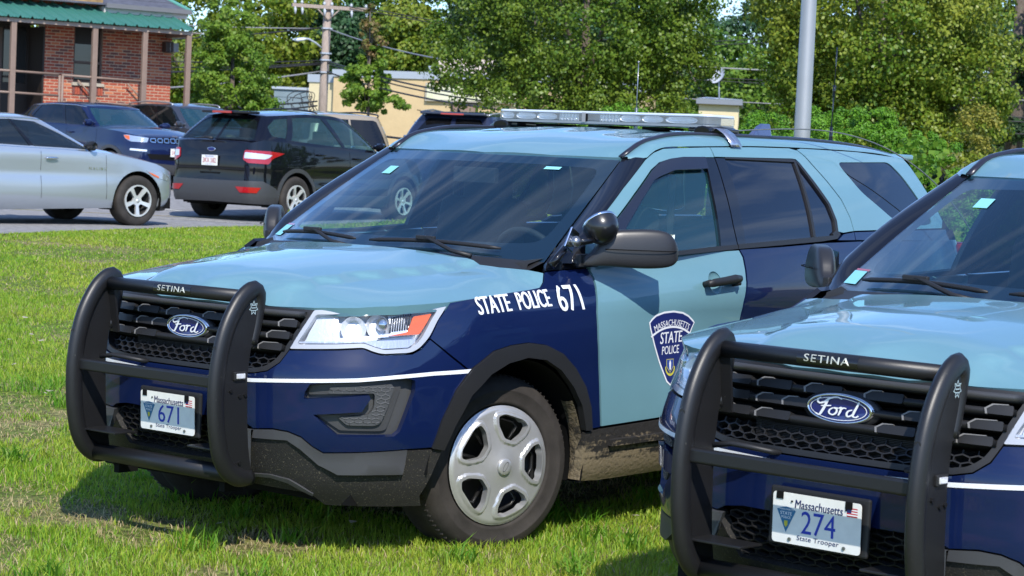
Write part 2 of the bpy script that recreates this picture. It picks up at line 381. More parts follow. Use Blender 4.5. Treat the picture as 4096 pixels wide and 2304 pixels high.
# ---------------------------------------------------------------- police SUV: surfaces (x = left of the car, y = rearwards, z = up, origin under the front axle)
PLAN = [(0,-.965),(.25,-.957),(.45,-.93),(.615,-.873),(.742,-.778),(.838,-.655),(.905,-.497),(.955,-.33),(.970,-.1),(.980,.2),(.985,.5),(.988,1.0),(.99,1.5),(.992,2.0),(.992,2.5),(.985,3.0),(.95,3.5),(.88,3.85),(.7,3.98),(.35,4.01),(0,4.02)]
ZS = [.18,.28,.40,.47,.60,.72,.80,.90,.97,1.03,1.10,1.17,1.24]
REG = [0,4,7,9,12,16,20]
INS = [[.16,.09,.03,.01,0,0,.04,.07,.10,.13,.2,.3,.4],[.14,.07,.03,.01,0,.0,.025,.055,.085,.12,.2,.3,.4],[.08,.04,.02,.01,0,0,.005,.02,.04,.07,.12,.2,.3],
       [.08,.03,.01,.005,0,0,.0,.01,.025,.05,.11,.16,.2],[.13,.05,.005,.0,.012,.026,.027,.016,.001,.003,.02,.038,.06],[.13,.05,.005,.0,.005,.01,.01,.008,.01,.02,.035,.055,.078],[.13,.05,.005,.0,.005,.01,.01,.02,.03,.04,.05,.07,.09]]
_B = Ring(PLAN, REG, ZS, INS)
def BODY(u, z):
    u = np.atleast_1d(np.asarray(u, float)); w = np.abs(u); w = w+np.interp(w, [0.0, 0.2501, 0.4519, 0.6291, 0.7904, 0.9466, 1.1193, 1.3116], [0.0, 0.0, 0.0, -0.0026, -0.0053, -0.0055, -0.0065, -0.0246]); p = _B(w, z); p[:, 0] *= np.where(u < 0, -1, 1); return p
def SG(y, z):
    y = np.atleast_1d(np.asarray(y, float)); z = np.broadcast_to(np.asarray(z, float), y.shape); k = (z-1.18)/.42
    b = crm([.0,.3,.7,1.5,2.4,3.0,3.6,4.0],[.84,.88,.925,.947,.928,.893,.835,.78],y); t = crm([.0,.5,1.0,1.5,2.4,3.0,3.5,4.0],[.60,.68,.740,.765,.745,.705,.65,.60],y)
    x = b*(1-k)+t*k+np.where(k < 1, .02*4*k*(1-k), 0)-np.where(k > 1, .756*(k-1)**2, 0); return np.stack([x, y, z], 1)
def lift(surf, off):
    def g(a, b):
        a = np.atleast_1d(np.asarray(a, float)); b = np.broadcast_to(np.asarray(b, float), a.shape); e = 2e-3
        n = np.cross(surf(a+e, b)-surf(a-e, b), surf(a, b+e)-surf(a, b-e)); n /= np.linalg.norm(n, axis=1)[:, None]
        P = surf(a, b); s = np.sign((n*(P-np.array([0, 1.5, P[:, 2].mean()]))).sum(1))[:, None]; o = off(a, b) if callable(off) else off
        return P+n*s*(o[:, None] if np.ndim(o) else o)
    return g
HE = [(.376,-.852,.956),(.57,-.804,.963),(.719,-.723,.972),(.811,-.613,.983),(.887,-.404,.999),(.909,-.217,1.015),(.916,.058,1.039),(.914,.133,1.047),(.896,.177,1.069),(.865,.218,1.105)]
HT = TPS([(0,-.888,.953),(.2,-.880,.954)]+HE+[(0,-.85,1.0),(0,-.7,1.052),(0,-.4,1.100),(0,-.1,1.135),(0,.055,1.150),(.35,-.82,.992),(.35,-.6,1.052),(.35,-.3,1.095),(.35,.07,1.143),(.6,-.6,1.020),(.6,-.3,1.065),(.62,0,1.100),(.62,.12,1.125),(.78,-.3,1.04),(.80,0,1.078),(.80,.19,1.112)])
def sst(a, b, x): t = np.clip((x-a)/(b-a), 0, 1); return t*t*(3-2*t)
def HOOD(x, y):
    x = np.atleast_1d(np.asarray(x, float)); y = np.broadcast_to(np.asarray(y, float), x.shape); ax = np.abs(x); w = .36+.22*sst(-.9, .2, y)
    dome = .020*(1-sst(w, w+.035, ax))*sst(-.86, -.6, y)
    return np.stack([x, y, HT(x, y)+dome-.006], 1)
RT = TPS([(0,.85,1.578),(.35,.89,1.578),(.665,.985,1.580),(0,.95,1.618),(0,1.1,1.658),(0,1.35,1.700),(0,1.8,1.722),(0,2.5,1.720),(0,3.2,1.70),(0,3.65,1.65),(.5,1.1,1.642),(.5,1.35,1.682),(.5,1.8,1.712),(.5,2.5,1.715),(.5,3.2,1.69),
          (.672,1.1,1.640),(.665,1.25,1.674),(.655,1.75,1.703),(.64,2.1,1.706),(.60,2.65,1.708),(.57,3.2,1.69),(.53,3.6,1.655)])
def ROOF(x, y):
    x = np.atleast_1d(np.asarray(x, float)); y = np.broadcast_to(np.asarray(y, float), x.shape); ax = np.abs(x)
    rib = .0045*np.cos(2*PI*x/.23)*sst(1.25, 1.45, y)*(1-sst(.42, .55, ax))
    return np.stack([x, y, RT(x, y)+rib], 1)
WT_ = TPS([(.665,1.577,.990),(.74,1.355,.635),(.800,1.135,.300),(0,1.578,.848),(.35,1.578,.888),(0,1.15,.12),(.35,1.15,.145),(.6,1.145,.205),(0,1.37,.478),(.4,1.37,.528)])
def WIND(x, z):
    x = np.atleast_1d(np.asarray(x, float)); z = np.broadcast_to(np.asarray(z, float), x.shape); return np.stack([x, WT_(x, z), z], 1)
def strip_at(y): return np.stack([crm([.985,1.1,1.25,1.75,2.1,2.65,3.2,3.6],[.668,.672,.665,.655,.64,.60,.57,.53],y), y, crm([.985,1.1,1.25,1.75,2.1,2.65,3.2,3.6],[1.580,1.640,1.674,1.703,1.706,1.708,1.69,1.655],y)], 1)
GRILLE = [(0,.700),(.30,.700),(.40,.707),(.455,.719),(.50,.75),(.531,.802),(.571,.875),(.618,.950),(.40,.950),(0,.950)]
HEAD = [(.618,.952),(.815,.964),(1.029,.981),(1.227,.993),(1.164,.929),(1.116,.862),(1.076,.823),(1.038,.805),(.917,.799),(.88,.807),(.843,.821),(.742,.813),(.531,.802),(.571,.875)]
ARCHO = [(1.143,.44),(1.178,.543),(1.241,.66),(1.325,.744),(1.439,.805),(1.547,.825),(1.645,.831),(1.747,.819),(1.851,.782),(1.938,.72),(2.012,.64),(2.054,.553),(2.072,.458)]
ARCHI = [(1.201,.431),(1.243,.524),(1.319,.641),(1.418,.717),(1.523,.757),(1.633,.774),(1.748,.761),(1.844,.716),(1.929,.644),(1.991,.565),(2.03,.46)]
FOG = [(.642,.675),(.824,.699),(1.006,.710),(1.048,.699),(1.048,.66),(1.021,.58),(.995,.508),(.973,.49),(.753,.486),(.66,.562),(.843,.578),(.876,.63),(.868,.645),(.62,.621),(.624,.646)]
FOGI = [(.715,.663),(.726,.669),(.961,.687),(.969,.667),(.947,.595),(.921,.534),(.896,.524),(.788,.524),(.751,.554),(.872,.567),(.892,.595),(.893,.649),(.709,.641)]
def both(half):   # symmetric outline from a left half listed from the centre line outwards and back to it
    h = [tuple(p) for p in half]; return h+[(-a, b) for a, b in reversed(h) if abs(a) > 1e-9]
def loft(A, Bq, n, k, bul=0., outv=(1, 0, .3)):
    A = resample(A, 1e-9) if False else np.array(A, float); Bq = np.array(Bq, float)
    def rs(P): 
        Ls = np.r_[0, np.cumsum(np.linalg.norm(np.diff(P, axis=0), axis=1))]; return crm(Ls/Ls[-1], P, np.linspace(0, 1, n))
    a, b = rs(A), rs(Bq); o = np.array(outv)/np.linalg.norm(outv); rows = []
    for j in range(k+1):
        t = j/k; rows.append([tuple(p) for p in a*(1-t)+b*t+o*bul*4*t*(1-t)])
    return rows
def hexbars(poly, w, h, surf, off, bar=.004, dep=.02, holes=()):
    mb = MB(); P = np.array(poly); lo, hi = P.min(0), P.max(0); a = h/2
    nx = int((hi[0]-lo[0])/w)+2; nz = int((hi[1]-lo[1])/(h*.75))+2; segs = set()
    for j in range(nz):
        for i in range(nx):
            cx = lo[0]+i*w+(j % 2)*w/2; cz = lo[1]+j*h*.75
            c = [(cx-w*.5, cz-a*.5), (cx-w*.5, cz+a*.5), (cx, cz+a), (cx+w*.5, cz+a*.5)]
            for p, q in zip(c[:-1], c[1:]): segs.add((round(p[0], 4), round(p[1], 4), round(q[0], 4), round(q[1], 4)))
    S = np.array(sorted(segs)); mid = (S[:, :2]+S[:, 2:])/2; S = S[inside(P, mid)]
    d = S[:, 2:]-S[:, :2]; d /= np.hypot(*d.T)[:, None]; n = np.stack([-d[:, 1], d[:, 0]], 1)*bar/2
    c = [S[:, :2]+n, S[:, :2]-n, S[:, 2:]-n, S[:, 2:]+n]; T = lift(surf, off); Bk = lift(surf, off-dep)
    tv = [T(q[:, 0], q[:, 1]) for q in c]; bv = [Bk(q[:, 0], q[:, 1]) for q in c]
    for i in range(len(S)):
        mb.add([t[i] for t in tv]+[b[i] for b in bv], [(0,1,2,3),(3,2,1,0),(0,4,5,1),(2,6,7,3),(1,5,6,2),(3,7,4,0)])
    return mb
def sweep(surf, s0, s1, zf, hh, o0, o1, n=24, slant=0.):
    """bar running along a body surface between two stations; zf(s) = height"""
    s = np.linspace(s0, s1, n); z = zf(s) if callable(zf) else np.full(n, zf); rows = []
    pts = [(z-hh, o0), (z-hh*.75, o1), (z+hh*.35, o1), (z+hh, o0+(o1-o0)*.45), (z+hh, o0)]
    P = [lift(surf, o)(s, zz) for zz, o in pts]; mb = MB()
    mb.grid([[tuple(p[i]) for p in P] for i in range(n)], wrap=True); k = len(P)
    mb.f.append(tuple(range(k))); mb.f.append(tuple((n-1)*k+i for i in range(k-1, -1, -1))); return mb
# ---------------------------------------------------------------- paints
LB = mat('light_blue_paint', (.140,.282,.325), .4, coat=1, coatr=.025, spec=.2, var=.03, vscale=3, bump=.015, bscale=5, bdist=.02)
DB = mat('dark_blue_paint', (.004,.011,.054), .4, coat=1, coatr=.025, spec=.1, bump=.015, bscale=5, bdist=.02)
GK = mat('gloss_black', (.006,.006,.008), .3, coat=1, coatr=.05, spec=.1)
BK = mat('black_plastic', (.018,.018,.019), .48, spec=.4, bump=.12, bscale=900, bdist=.001)
BKD = mat('lighter_black_plastic', (.05,.051,.054), .42, spec=.5)
POW = mat('black_powder_coat', (.012,.012,.013), .40, spec=.5, bump=.2, bscale=500, bdist=.0015, col2=(.16,.15,.13), vscale=120, thr=(.68,.80))
MUD = mat('muddy_black_plastic', (.026,.025,.024), .55, col2=(.20,.175,.12), vscale=150, thr=(.58,.74), detail=8, bump=.4, bscale=160, bdist=.004, spec=.3)
def mud_sill():
    m = bpy.data.materials.new('mud_caked_sill'); m.use_nodes = True; t = m.node_tree; n = t.nodes.new; l = t.links.new; b = t.nodes['Principled BSDF']; b.inputs['Roughness'].default_value = .8; b.inputs['Specular IOR Level'].default_value = .25
    g = n('ShaderNodeNewGeometry'); sx = n('ShaderNodeSeparateXYZ'); l(g.outputs['Position'], sx.inputs[0]); mp = n('ShaderNodeMapping'); mp.inputs['Rotation'].default_value = (.75, 0, 0); mp.inputs['Scale'].default_value = (8, 5, 45); l(g.outputs['Position'], mp.inputs[0])
    a = n('ShaderNodeTexNoise'); a.inputs['Scale'].default_value = 1; a.inputs['Detail'].default_value = 8; l(mp.outputs[0], a.inputs['Vector']); c = n('ShaderNodeTexNoise'); c.inputs['Scale'].default_value = 55; c.inputs['Detail'].default_value = 10; l(g.outputs['Position'], c.inputs['Vector'])
    m1 = n('ShaderNodeMapRange'); m1.inputs[1].default_value = .46; m1.inputs[2].default_value = .30; m1.inputs[3].default_value = -.18; m1.inputs[4].default_value = .30; l(sx.outputs[2], m1.inputs[0])
    ad = n('ShaderNodeMath'); l(a.outputs['Fac'], ad.inputs[0]); l(m1.outputs[0], ad.inputs[1]); a2 = n('ShaderNodeMath'); a2.operation = 'MULTIPLY_ADD'; l(c.outputs['Fac'], a2.inputs[0]); a2.inputs[1].default_value = .5; l(ad.outputs[0], a2.inputs[2])
    rp = n('ShaderNodeValToRGB'); e = rp.color_ramp.elements; e[0].position = .76; e[0].color = (.024,.022,.02,1); e[1].position = .92; e[1].color = (.22,.175,.11,1); l(a2.outputs[0], rp.inputs[0]); l(rp.outputs[0], b.inputs['Base Color'])
    bp = n('ShaderNodeBump'); bp.inputs['Strength'].default_value = .8; bp.inputs['Distance'].default_value = .006; l(c.outputs['Fac'], bp.inputs['Height']); l(bp.outputs[0], b.inputs['Normal']); return m
SILLM = mud_sill()
MUDS = mat('mud_caked_liner', (.03,.027,.022), .85, col2=(.17,.135,.085), vscale=22, thr=(.36,.56), detail=12, bump=.9, bscale=90, bdist=.008, spec=.2)
RUB = mat('tyre_rubber', (.036,.031,.027), .78, spec=.35, var=.35, vscale=10, bump=.3, bscale=120, bdist=.002, detail=8)
SIL = mat('silver_wheel_paint', (.54,.54,.535), .33, metal=.55, coat=.3, coatr=.15, var=.1, vscale=10)
CHR = mat('chrome', (.75,.76,.78), .09, metal=1)
BRT = mat('bright_reflector', (.92,.92,.94), .22, metal=.45, coat=1, bump=.5, bscale=70, bdist=.004)
WHR = mat('white_reflective_tape', (.78,.80,.83), .35, var=.12, vscale=220)
DRK = mat('deep_black', (.004,.004,.004), .8, spec=.2)
INT = mat('dark_interior_trim', (.012,.013,.014), .75)
SEAT = mat('black_seat_fabric', (.016,.016,.018), .85)
ORG = mat('amber_lens', (.75,.13,.01), .12, coat=1, spec=.6)
REDL = mat('red_lens', (.38,.008,.012), .12, coat=1)
WHT = mat('white_print', (.82,.83,.85), .35)
NAVY = mat('navy_print', (.012,.02,.13), .35)
BLUP = mat('blue_print', (.02,.06,.42), .4)
YEL = mat('yellow_print', (.55,.50,.05), .4)
PLT = mat('plate_white', (.80,.80,.76), .4, var=.05, vscale=30)
TEAL = mat('light_teal_print', (.25,.62,.66), .5)
LGR = mat('light_grey_plastic', (.28,.28,.285), .4, spec=.5)
MGR = mat('mid_grey_plastic', (.06,.062,.065), .45, spec=.5)
WSG = glass('windscreen_glass', (.80,.95,.95), .95, ior=1.85, body=(.03, (.05,.30,.50)))  # body: blue of the reflected sky painted into the pane
SDG = glass('side_window_glass', (.68,.86,.84), .95, ior=1.85, body=(.12, (.04,.22,.27)))  # body: teal sky reflections put into the glass colour
TNG = glass('tinted_window_glass', (.03,.035,.045), .95, ior=1.8, body=(.10, (.03,.04,.09)))
CLR = glass('clear_plastic_lens', (.93,.95,.97), 1., ior=1.45, rough=.03)
LBG = glass('lightbar_lens', (.88,.91,.94), 1., ior=1.5, rough=.05, body=(.20, (.6,.65,.7)))

def build_suv():
    car = empty('police_suv')
    P = lambda *a, **k: patch(*a, parent=car, **k)
    V3 = np.array
    # hood
    ho = both([(0,-.888),(.2,-.880),(.376,-.852),(.57,-.804),(.66,-.762),(.719,-.723),(.811,-.613),(.855,-.51),(.887,-.404),(.909,-.217),(.916,-.05),(.916,.058),(.914,.133),(.896,.177),(.865,.218),(.80,.195),(.70,.135),(.5,.085),(.25,.06),(0,.055)])
    P('hood', HOOD, ho, LB, h=.05, gap=.003, depth=.035, out=(0, 0, 1))
    # inner black layer behind the panel gaps
    under = [(1.22,.62),(1.26,.72),(1.33,.80),(1.5,.86),(1.645,.87),(1.8,.85),(1.95,.78),(2.05,.66),(2.10,.5),(2.1,.30),(3.95,.30),(3.98,.5),(4.06,.7),(4.2,.82),(4.35,.87),(4.51,.88),(4.68,.87),(4.83,.80),(4.95,.68),(5.02,.5),(5.05,.3),(6.3,.3),(6.3,1.13),(2.2,1.10),(2.15,1.09),(1.85,1.07),(1.77,1.02),(1.27,.97),(1.20,.90),(1.16,.84)]
    o = P('inner_panel', lift(BODY, -.022), under, DRK, h=.12, gap=0, rim=False, off=0); mirrored(o)
    # fender
    fen = [(1.232,.994),(1.379,1.012),(1.422,1.015),(1.56,1.028),(1.698,1.039),(1.774,1.047),(1.82,1.069),(1.858,1.104),(1.99,1.112),(2.130,1.117),(2.137,1.082),(2.106,1.026),(2.088,.943),(2.091,.833),(2.111,.687),(2.125,.557),(2.137,.466),(2.076,.462)]+ARCHO[::-1][1:-3]+[(1.31,.735),(1.22,.79),(1.118,.858),(1.164,.929)]
    o = P('front_fender', BODY, fen, DB, h=.026); mirrored(o)
    # bumper cover
    bum = both([(0,.694),(.30,.694),(.40,.701),(.46,.714),(.507,.748),(.536,.797),(.742,.808),(.843,.816),(.88,.802),(.917,.794),(1.04,.800),(1.08,.818),(1.118,.855),(1.22,.786),(1.308,.731),(1.241,.66),(1.178,.543),(1.146,.44),(1.037,.436),(.837,.424),(.699,.418),(.655,.441),(.61,.475),(.555,.492),(.49,.497),(.403,.489),(.37,.505),(.3,.515),(0,.515)])
    o = P('front_bumper', BODY, bum, DB, h=.04, holes=[FOG, [(-a, b) for a, b in FOG][::-1]], hole_depth=.03, gap=.002, out=(0, -1, 0))
    # white reflective stripe
    st = [(0,.668),(.393,.681),(.606,.695),(.824,.707),(.968,.721),(1.13,.733),(1.318,.741)]
    s_ = both(st+[(1.300,.725),(1.13,.719),(.968,.707),(.824,.693),(.606,.681),(.393,.667),(0,.654)])
    patch('reflective_stripe', BODY, s_, WHR, car, h=.03, gap=0, depth=.0005, off=.0022, fine=.02, out=(0, -1, 0))
    # fog recess
    fb = lift(BODY, -.045); o = patch('fog_recess', fb, [(.60,.47),(1.07,.47),(1.07,.72),(.60,.72)], MGR, car, h=.05, gap=0, rim=False, out=(0, -1, 0))
    fi = patch('fog_insert', lift(BODY, -.020), round_poly(FOGI, .012, 3), MGR, o, h=.02, gap=0, depth=.022, out=(.6, -.8, 0))
    hb = hexbars([tuple(p) for p in inset(FOGI, .006)], .034, .020, lift(BODY, 0), -.0175, .003, .004); q = hb.build('honeycomb', mat('grey_satin_edge', (.12,.12,.125), .4), fi, False); tag(q, kind='stuff')
    patch('fog_surround', lift(BODY, -.034), round_poly([(.63,.668),(.82,.692),(1.0,.703),(1.005,.668),(.978,.59),(.950,.508),(.93,.500),(.76,.500),(.665,.562),(.87,.560),(.897,.60),(.897,.650),(.628,.632)], .01, 3), BKD, o, h=.02, gap=0, depth=.010, out=(.6, -.8, 0))
    mirrored(o)
    # lower cladding
    cl = both([(0,.262),(.346,.264),(.63,.25),(.70,.203),(.947,.204),(1.146,.205),(1.126,.249),(1.16,.325),(1.20,.431),(1.146,.433),(1.037,.431),(.837,.419),(.699,.412),(.652,.436),(.606,.469),(.553,.486),(.49,.491),(.40,.483),(.385,.45),(.335,.352),(0,.345)])
    P('lower_cladding', BODY, cl, MUD, h=.05, gap=.002, depth=.04, out=(0, -1, 0))
    rid = [(.403,.486),(.49,.493),(.555,.488),(.61,.471),(.655,.437),(.699,.414),(.837,.421),(1.037,.433),(1.03,.38),(1.022,.344),(.92,.344),(.76,.341),(.681,.373),(.607,.431),(.553,.460),(.399,.456)]
    def rido(a, b):
        top = np.interp(a, [.4,.49,.555,.61,.655,.699,.837,1.037], [.486,.493,.488,.471,.437,.414,.421,.433]); return .001+np.clip((top-b)/.08, 0, 1)*.02
    o = patch('cladding_ridge', lift(BODY, rido), rid, BKD, car, h=.03, gap=0, depth=.024, out=(.3, -1, 0)); mirrored(o)  # lighter plastic tone paints in the light on the ridge's upward face
    low = [(.36,.310),(.45,.315),(.54,.303),(.60,.275),(.65,.252),(.645,.243),(.59,.262),(.53,.288),(.45,.302),(.36,.298)]
    o = patch('lower_lip', lift(BODY, .006), low, BKD, car, h=.03, gap=0, depth=.012, out=(.3, -1, 0)); mirrored(o)
    # arch flare, wheel housing
    fl = ARCHO+ARCHI[::-1]
    o = patch('wheel_arch_flare', lift(BODY, .012), fl, BK, car, h=.03, gap=0, depth=.03, fine=.03); mirrored(o)
    def arch_liner(yc, nm, m):
        mb = MB(); rows = []
        aa_ = np.linspace(-.22, PI+(.0 if yc < 1 else .2), 30); xo = lambda y: float(np.interp(y, [-.6,-.497,-.33,-.1,.2,.5,3.0,3.5], [.86,.885,.935,.952,.962,.967,.967,.93]))
        for k_ in (0, .04, .15, .33): rows.append([(xo(yc+.445*math.cos(a))-k_, yc+.445*math.cos(a), .335+.43*math.sin(a)) for a in aa_])
        mb.grid(rows); mb.add([(.62, yc+.445*math.cos(a), .335+.43*math.sin(a)) for a in aa_], [tuple(range(30))]); return mb.build(nm, m, car)
    o = arch_liner(-.035, 'wheel_housing', DRK); mirrored(o); o = arch_liner(2.866, 'wheel_housing', DRK); mirrored(o)
    mb = MB(); aa = np.linspace(-.2, .62, 16); mb.grid([[(x, -.035+r_*math.cos(a), .335+r_*math.sin(a)*.97) for a in aa] for x, r_ in ((.960, .440), (.925, .430), (.90, .438))]); o = mb.build('mud_on_liner', MUDS, car); mirrored(o)
    # doors, quarter
    d1 = [(2.143,1.135),(2.143,1.082),(2.112,1.026),(2.094,.943),(2.097,.833),(2.117,.687),(2.131,.557),(2.143,.468),(2.54,.480),(3.163,.497),(3.164,.8),(3.163,.937),(3.161,.965),(3.173,1.01),(3.181,1.049),(3.187,1.105),(3.183,1.161),(3.164,1.193),(2.9,1.184),(2.6,1.172),(2.3,1.152)]
    cupc = lambda s0, dz: [(s0-.02+.046*math.cos(2*PI*i/26), 1.052+dz+.046*math.sin(2*PI*i/26)) for i in range(26)]
    o = P('front_door', BODY, d1, LB, h=.05, holes=[cupc(2.965, 0.)], hole_depth=.004); fd = o
    def mk_handle(parent, s0, dz=0.):
        B_ = MB(); c = lift(BODY, .038); pts = [tuple(c([s], [z])[0]) for s, z in ((s0-.125,1.038+dz),(s0-.08,1.043+dz),(s0,1.05+dz),(s0+.08,1.058+dz),(s0+.125,1.06+dz))]
        B_.tube(pts, [.012,.017,.017,.019,.013], 12, sq=(.8, 1.1)); 
        for s in (s0-.105, s0+.11):
            a = BODY([s], [1.045+dz])[0]; b = c([s], [1.045+dz])[0]; B_.tube([a, b], .013, 10)
        hd = B_.build('door_handle', BK, parent)
        g = []; cc = (s0-.02, 1.052+dz)
        for i in range(28): a = 2*PI*i/28; g.append((cc[0]+.049*math.cos(a), cc[1]+.049*math.sin(a)))
        def cup(a, b): return -.022*np.clip(1-(((a-cc[0])/.05)**2+((b-cc[1])/.05)**2), 0, 1)**.7-.0005
        patch('handle_cup', lift(BODY, cup), g, LB if parent is fd else DB, parent, h=.008, gap=0, rim=False)
        return hd
    mk_handle(fd, 2.965); mirrored(fd)
    d2 = [(3.171,1.195),(3.190,1.161),(3.194,1.105),(3.188,1.049),(3.18,1.01),(3.168,.965),(3.17,.8),(3.170,.50),(4.02,.50),(4.06,.62),(4.15,.80),(4.23,.98),(4.255,1.12),(4.255,1.232),(3.9,1.226),(3.5,1.208)]
    o = P('rear_door', BODY, d2, DB, h=.055, holes=[cupc(3.99, .03)], hole_depth=.004); mk_handle(o, 3.99, .03); mirrored(o)
    cs, rr = 4.508, .475
    arc = [(cs-rr*math.cos(a), .355+rr*math.sin(a)) for a in np.linspace(.24, PI-.24, 20)]
    qp = [(4.262,1.232),(4.262,1.12),(4.237,.98),(4.157,.80),(4.067,.62),(4.035,.52),(4.03,.47)]+arc+[(4.98,.47),(5.2,.50),(6.38,.50),(6.38,1.235)]
    o = P('rear_quarter_panel', BODY, qp, DB, h=.07); mirrored(o)
    arci = [(cs-.415*math.cos(a), .35+.42*math.sin(a)) for a in np.linspace(.24, PI-.24, 20)]
    o = patch('wheel_arch_flare', lift(BODY, .012), arc+arci[::-1], BK, car, h=.04, gap=0, depth=.03); mirrored(o)
    o = P('rear_bumper', lift(BODY, .012), [(4.99,.25),(6.42,.25),(6.42,.495),(5.2,.495),(4.99,.465)], BK, h=.09, out=(1, 1, 0)); mirrored(o)
    sl_ = [(2.079,.455),(2.137,.459),(2.54,.473),(3.165,.49),(4.02,.493),(4.04,.46),(4.06,.30),(3.9,.235),(2.2,.232),(2.06,.24),(2.035,.30),(2.035,.45)]
    o = P('sill_cladding', BODY, sl_, SILLM, h=.05, depth=.05); mirrored(o)
    o = patch('sill_step', lift(BODY, .02), [(2.20,.385),(3.98,.41),(3.98,.437),(2.20,.412)], SILLM, car, h=.04, gap=0, depth=.028); mirrored(o)
    # upper side: door frames, pillars, windows
    outer = [(.441,1.145),(.445,1.174),(.461,1.218),(.551,1.292),(.63,1.345),(.807,1.452),(.93,1.520),(1.035,1.577),(1.115,1.610),(1.193,1.629),(1.35,1.638),(1.559,1.647)]
    inner = [(1.556,1.602),(1.476,1.599),(1.30,1.593),(1.205,1.583),(1.121,1.566),(1.04,1.532),(.863,1.428),(.682,1.318),(.604,1.258),(.56,1.21),(.53,1.165)]
    o = P('door_frame', SG, outer+inner, LB, h=.03, gap=.0015, fine=.02); mirrored(o)
    win1 = [(.53,1.165),(.56,1.21),(.604,1.258),(.682,1.318),(.863,1.428),(1.04,1.532),(1.121,1.566),(1.205,1.583),(1.30,1.593),(1.476,1.597),(1.463,1.54),(1.439,1.465),(1.409,1.321),(1.389,1.208),(1.041,1.187)]
    o = patch('front_door_window', lift(SG, -.012), win1, SDG, car, h=.06, gap=-.004, rim=False); mirrored(o)
    vis = [(.56,1.20),(.604,1.256),(.682,1.316),(.863,1.426),(1.04,1.530),(1.121,1.564),(1.205,1.581),(1.30,1.591),(1.470,1.596),(1.456,1.545),(1.202,1.533),(1.083,1.505),(1.016,1.484),(.884,1.400),(.741,1.298),(.65,1.22),(.62,1.18)]
    vs_ = mat('smoked_visor_plastic', (.012,.012,.020), .2, coat=.6, coatr=.1)
    o = patch('rain_visor', lift(SG, .012), vis, vs_, car, h=.03, gap=0, depth=.006, fine=.02); mirrored(o)
    b1 = [(1.478,1.598),(1.556,1.600),(1.556,1.59),(1.536,1.467),(1.516,1.3),(1.519,1.215),(1.389,1.21),(1.409,1.321),(1.439,1.465),(1.463,1.54)]
    o = P('pillar_cover', SG, b1, GK, h=.03, gap=.001); mirrored(o)
    b2 = [(1.562,1.600),(1.642,1.600),(1.625,1.45),(1.598,1.3),(1.590,1.220),(1.525,1.216),(1.522,1.3),(1.542,1.467),(1.562,1.59)]
    o = P('pillar_cover', SG, b2, GK, h=.03, gap=.001); mirrored(o)
    rdo = [(1.563,1.647),(1.913,1.659),(2.283,1.665),(2.349,1.656),(2.391,1.625),(2.507,1.51),(2.581,1.426),(2.615,1.34),(2.618,1.278),(2.508,1.269),(2.46,1.275),(2.470,1.327),(2.452,1.410),(2.386,1.498),(2.310,1.598),(2.285,1.612),(2.25,1.614),(1.563,1.604)]
    o = P('rear_door_frame', SG, rdo, LB, h=.03, gap=.0015, fine=.02); mirrored(o)
    low2 = [(2.618,1.272),(2.508,1.263),(2.44,1.235),(2.615,1.235)]
    o = P('rear_door_shoulder', SG, low2, DB, h=.03, gap=0); mirrored(o)
    w2 = [(1.642,1.600),(1.9,1.604),(2.262,1.603),(2.207,1.247),(1.590,1.220),(1.598,1.3),(1.625,1.45)]
    o = patch('rear_door_window', lift(SG, -.008), w2, TNG, car, h=.06, gap=0, rim=False); mirrored(o)
    w3 = [(2.274,1.602),(2.284,1.600),(2.366,1.486),(2.429,1.404),(2.445,1.327),(2.432,1.279),(2.38,1.254),(2.218,1.248)]
    o = patch('rear_door_quarter_glass', lift(SG, -.008), w3, TNG, car, h=.04, gap=0, rim=False); mirrored(o)
    tr_ = [(2.258,1.606),(2.280,1.606),(2.224,1.25),(2.202,1.25)]
    o = patch('window_divider', lift(SG, .001), tr_, BK, car, h=.02, gap=0, depth=.012); mirrored(o)
    seal = [(1.642,1.604),(2.26,1.612),(2.305,1.596),(2.384,1.496),(2.450,1.408),(2.469,1.327),(2.455,1.272),(2.40,1.250),(2.395,1.266),(2.430,1.280),(2.443,1.327),(2.427,1.402),(2.364,1.484),(2.280,1.598),(1.642,1.598)]
    o = patch('window_seal', lift(SG, .002), seal, BK, car, h=.03, gap=0, depth=.012, fine=.02); mirrored(o)
    bm = [(.60,1.160),(1.036,1.171),(1.519,1.197),(1.519,1.216),(1.374,1.210),(1.041,1.189),(.60,1.176)]
    o = patch('belt_molding', lift(SG, .003), bm, BK, car, h=.03, gap=0, depth=.02); mirrored(o)
    bm = [(1.525,1.197),(2.271,1.229),(2.43,1.241),(2.47,1.262),(2.462,1.275),(2.42,1.258),(2.205,1.249),(1.525,1.218)]
    o = patch('belt_molding', lift(SG, .003), bm, BK, car, h=.03, gap=0, depth=.02); mirrored(o)
    # quarter, upper
    qw = round_poly([(2.70,1.607),(3.33,1.622),(3.42,1.56),(3.60,1.32),(3.45,1.305),(3.10,1.335),(2.83,1.47)], .05, 4)
    cutr = [(2.622,1.278),(2.620,1.34),(2.587,1.428),(2.513,1.512),(2.397,1.628),(2.353,1.660)]
    o = P('rear_side_panel', SG, cutr[::-1]+[(2.685,1.280),(2.965,1.283),(3.70,1.29),(3.74,1.33),(3.58,1.61),(3.55,1.655),(3.0,1.668),(2.40,1.667)][0:0]+[(2.622,1.278),(2.965,1.283),(3.70,1.29),(3.74,1.33),(3.60,1.60),(3.55,1.650),(3.0,1.667),(2.40,1.667)], LB, holes=[qw], h=.05, gap=.0015, fine=.03) ; mirrored(o)
    o = P('rear_side_shoulder', SG, [(2.622,1.273),(2.965,1.278),(3.75,1.285),(3.78,1.225),(2.622,1.235)], DB, h=.06, gap=.001); mirrored(o)
    o = patch('rear_side_window', lift(SG, -.004), qw, TNG, car, h=.06, gap=0, rim=False); mirrored(o)
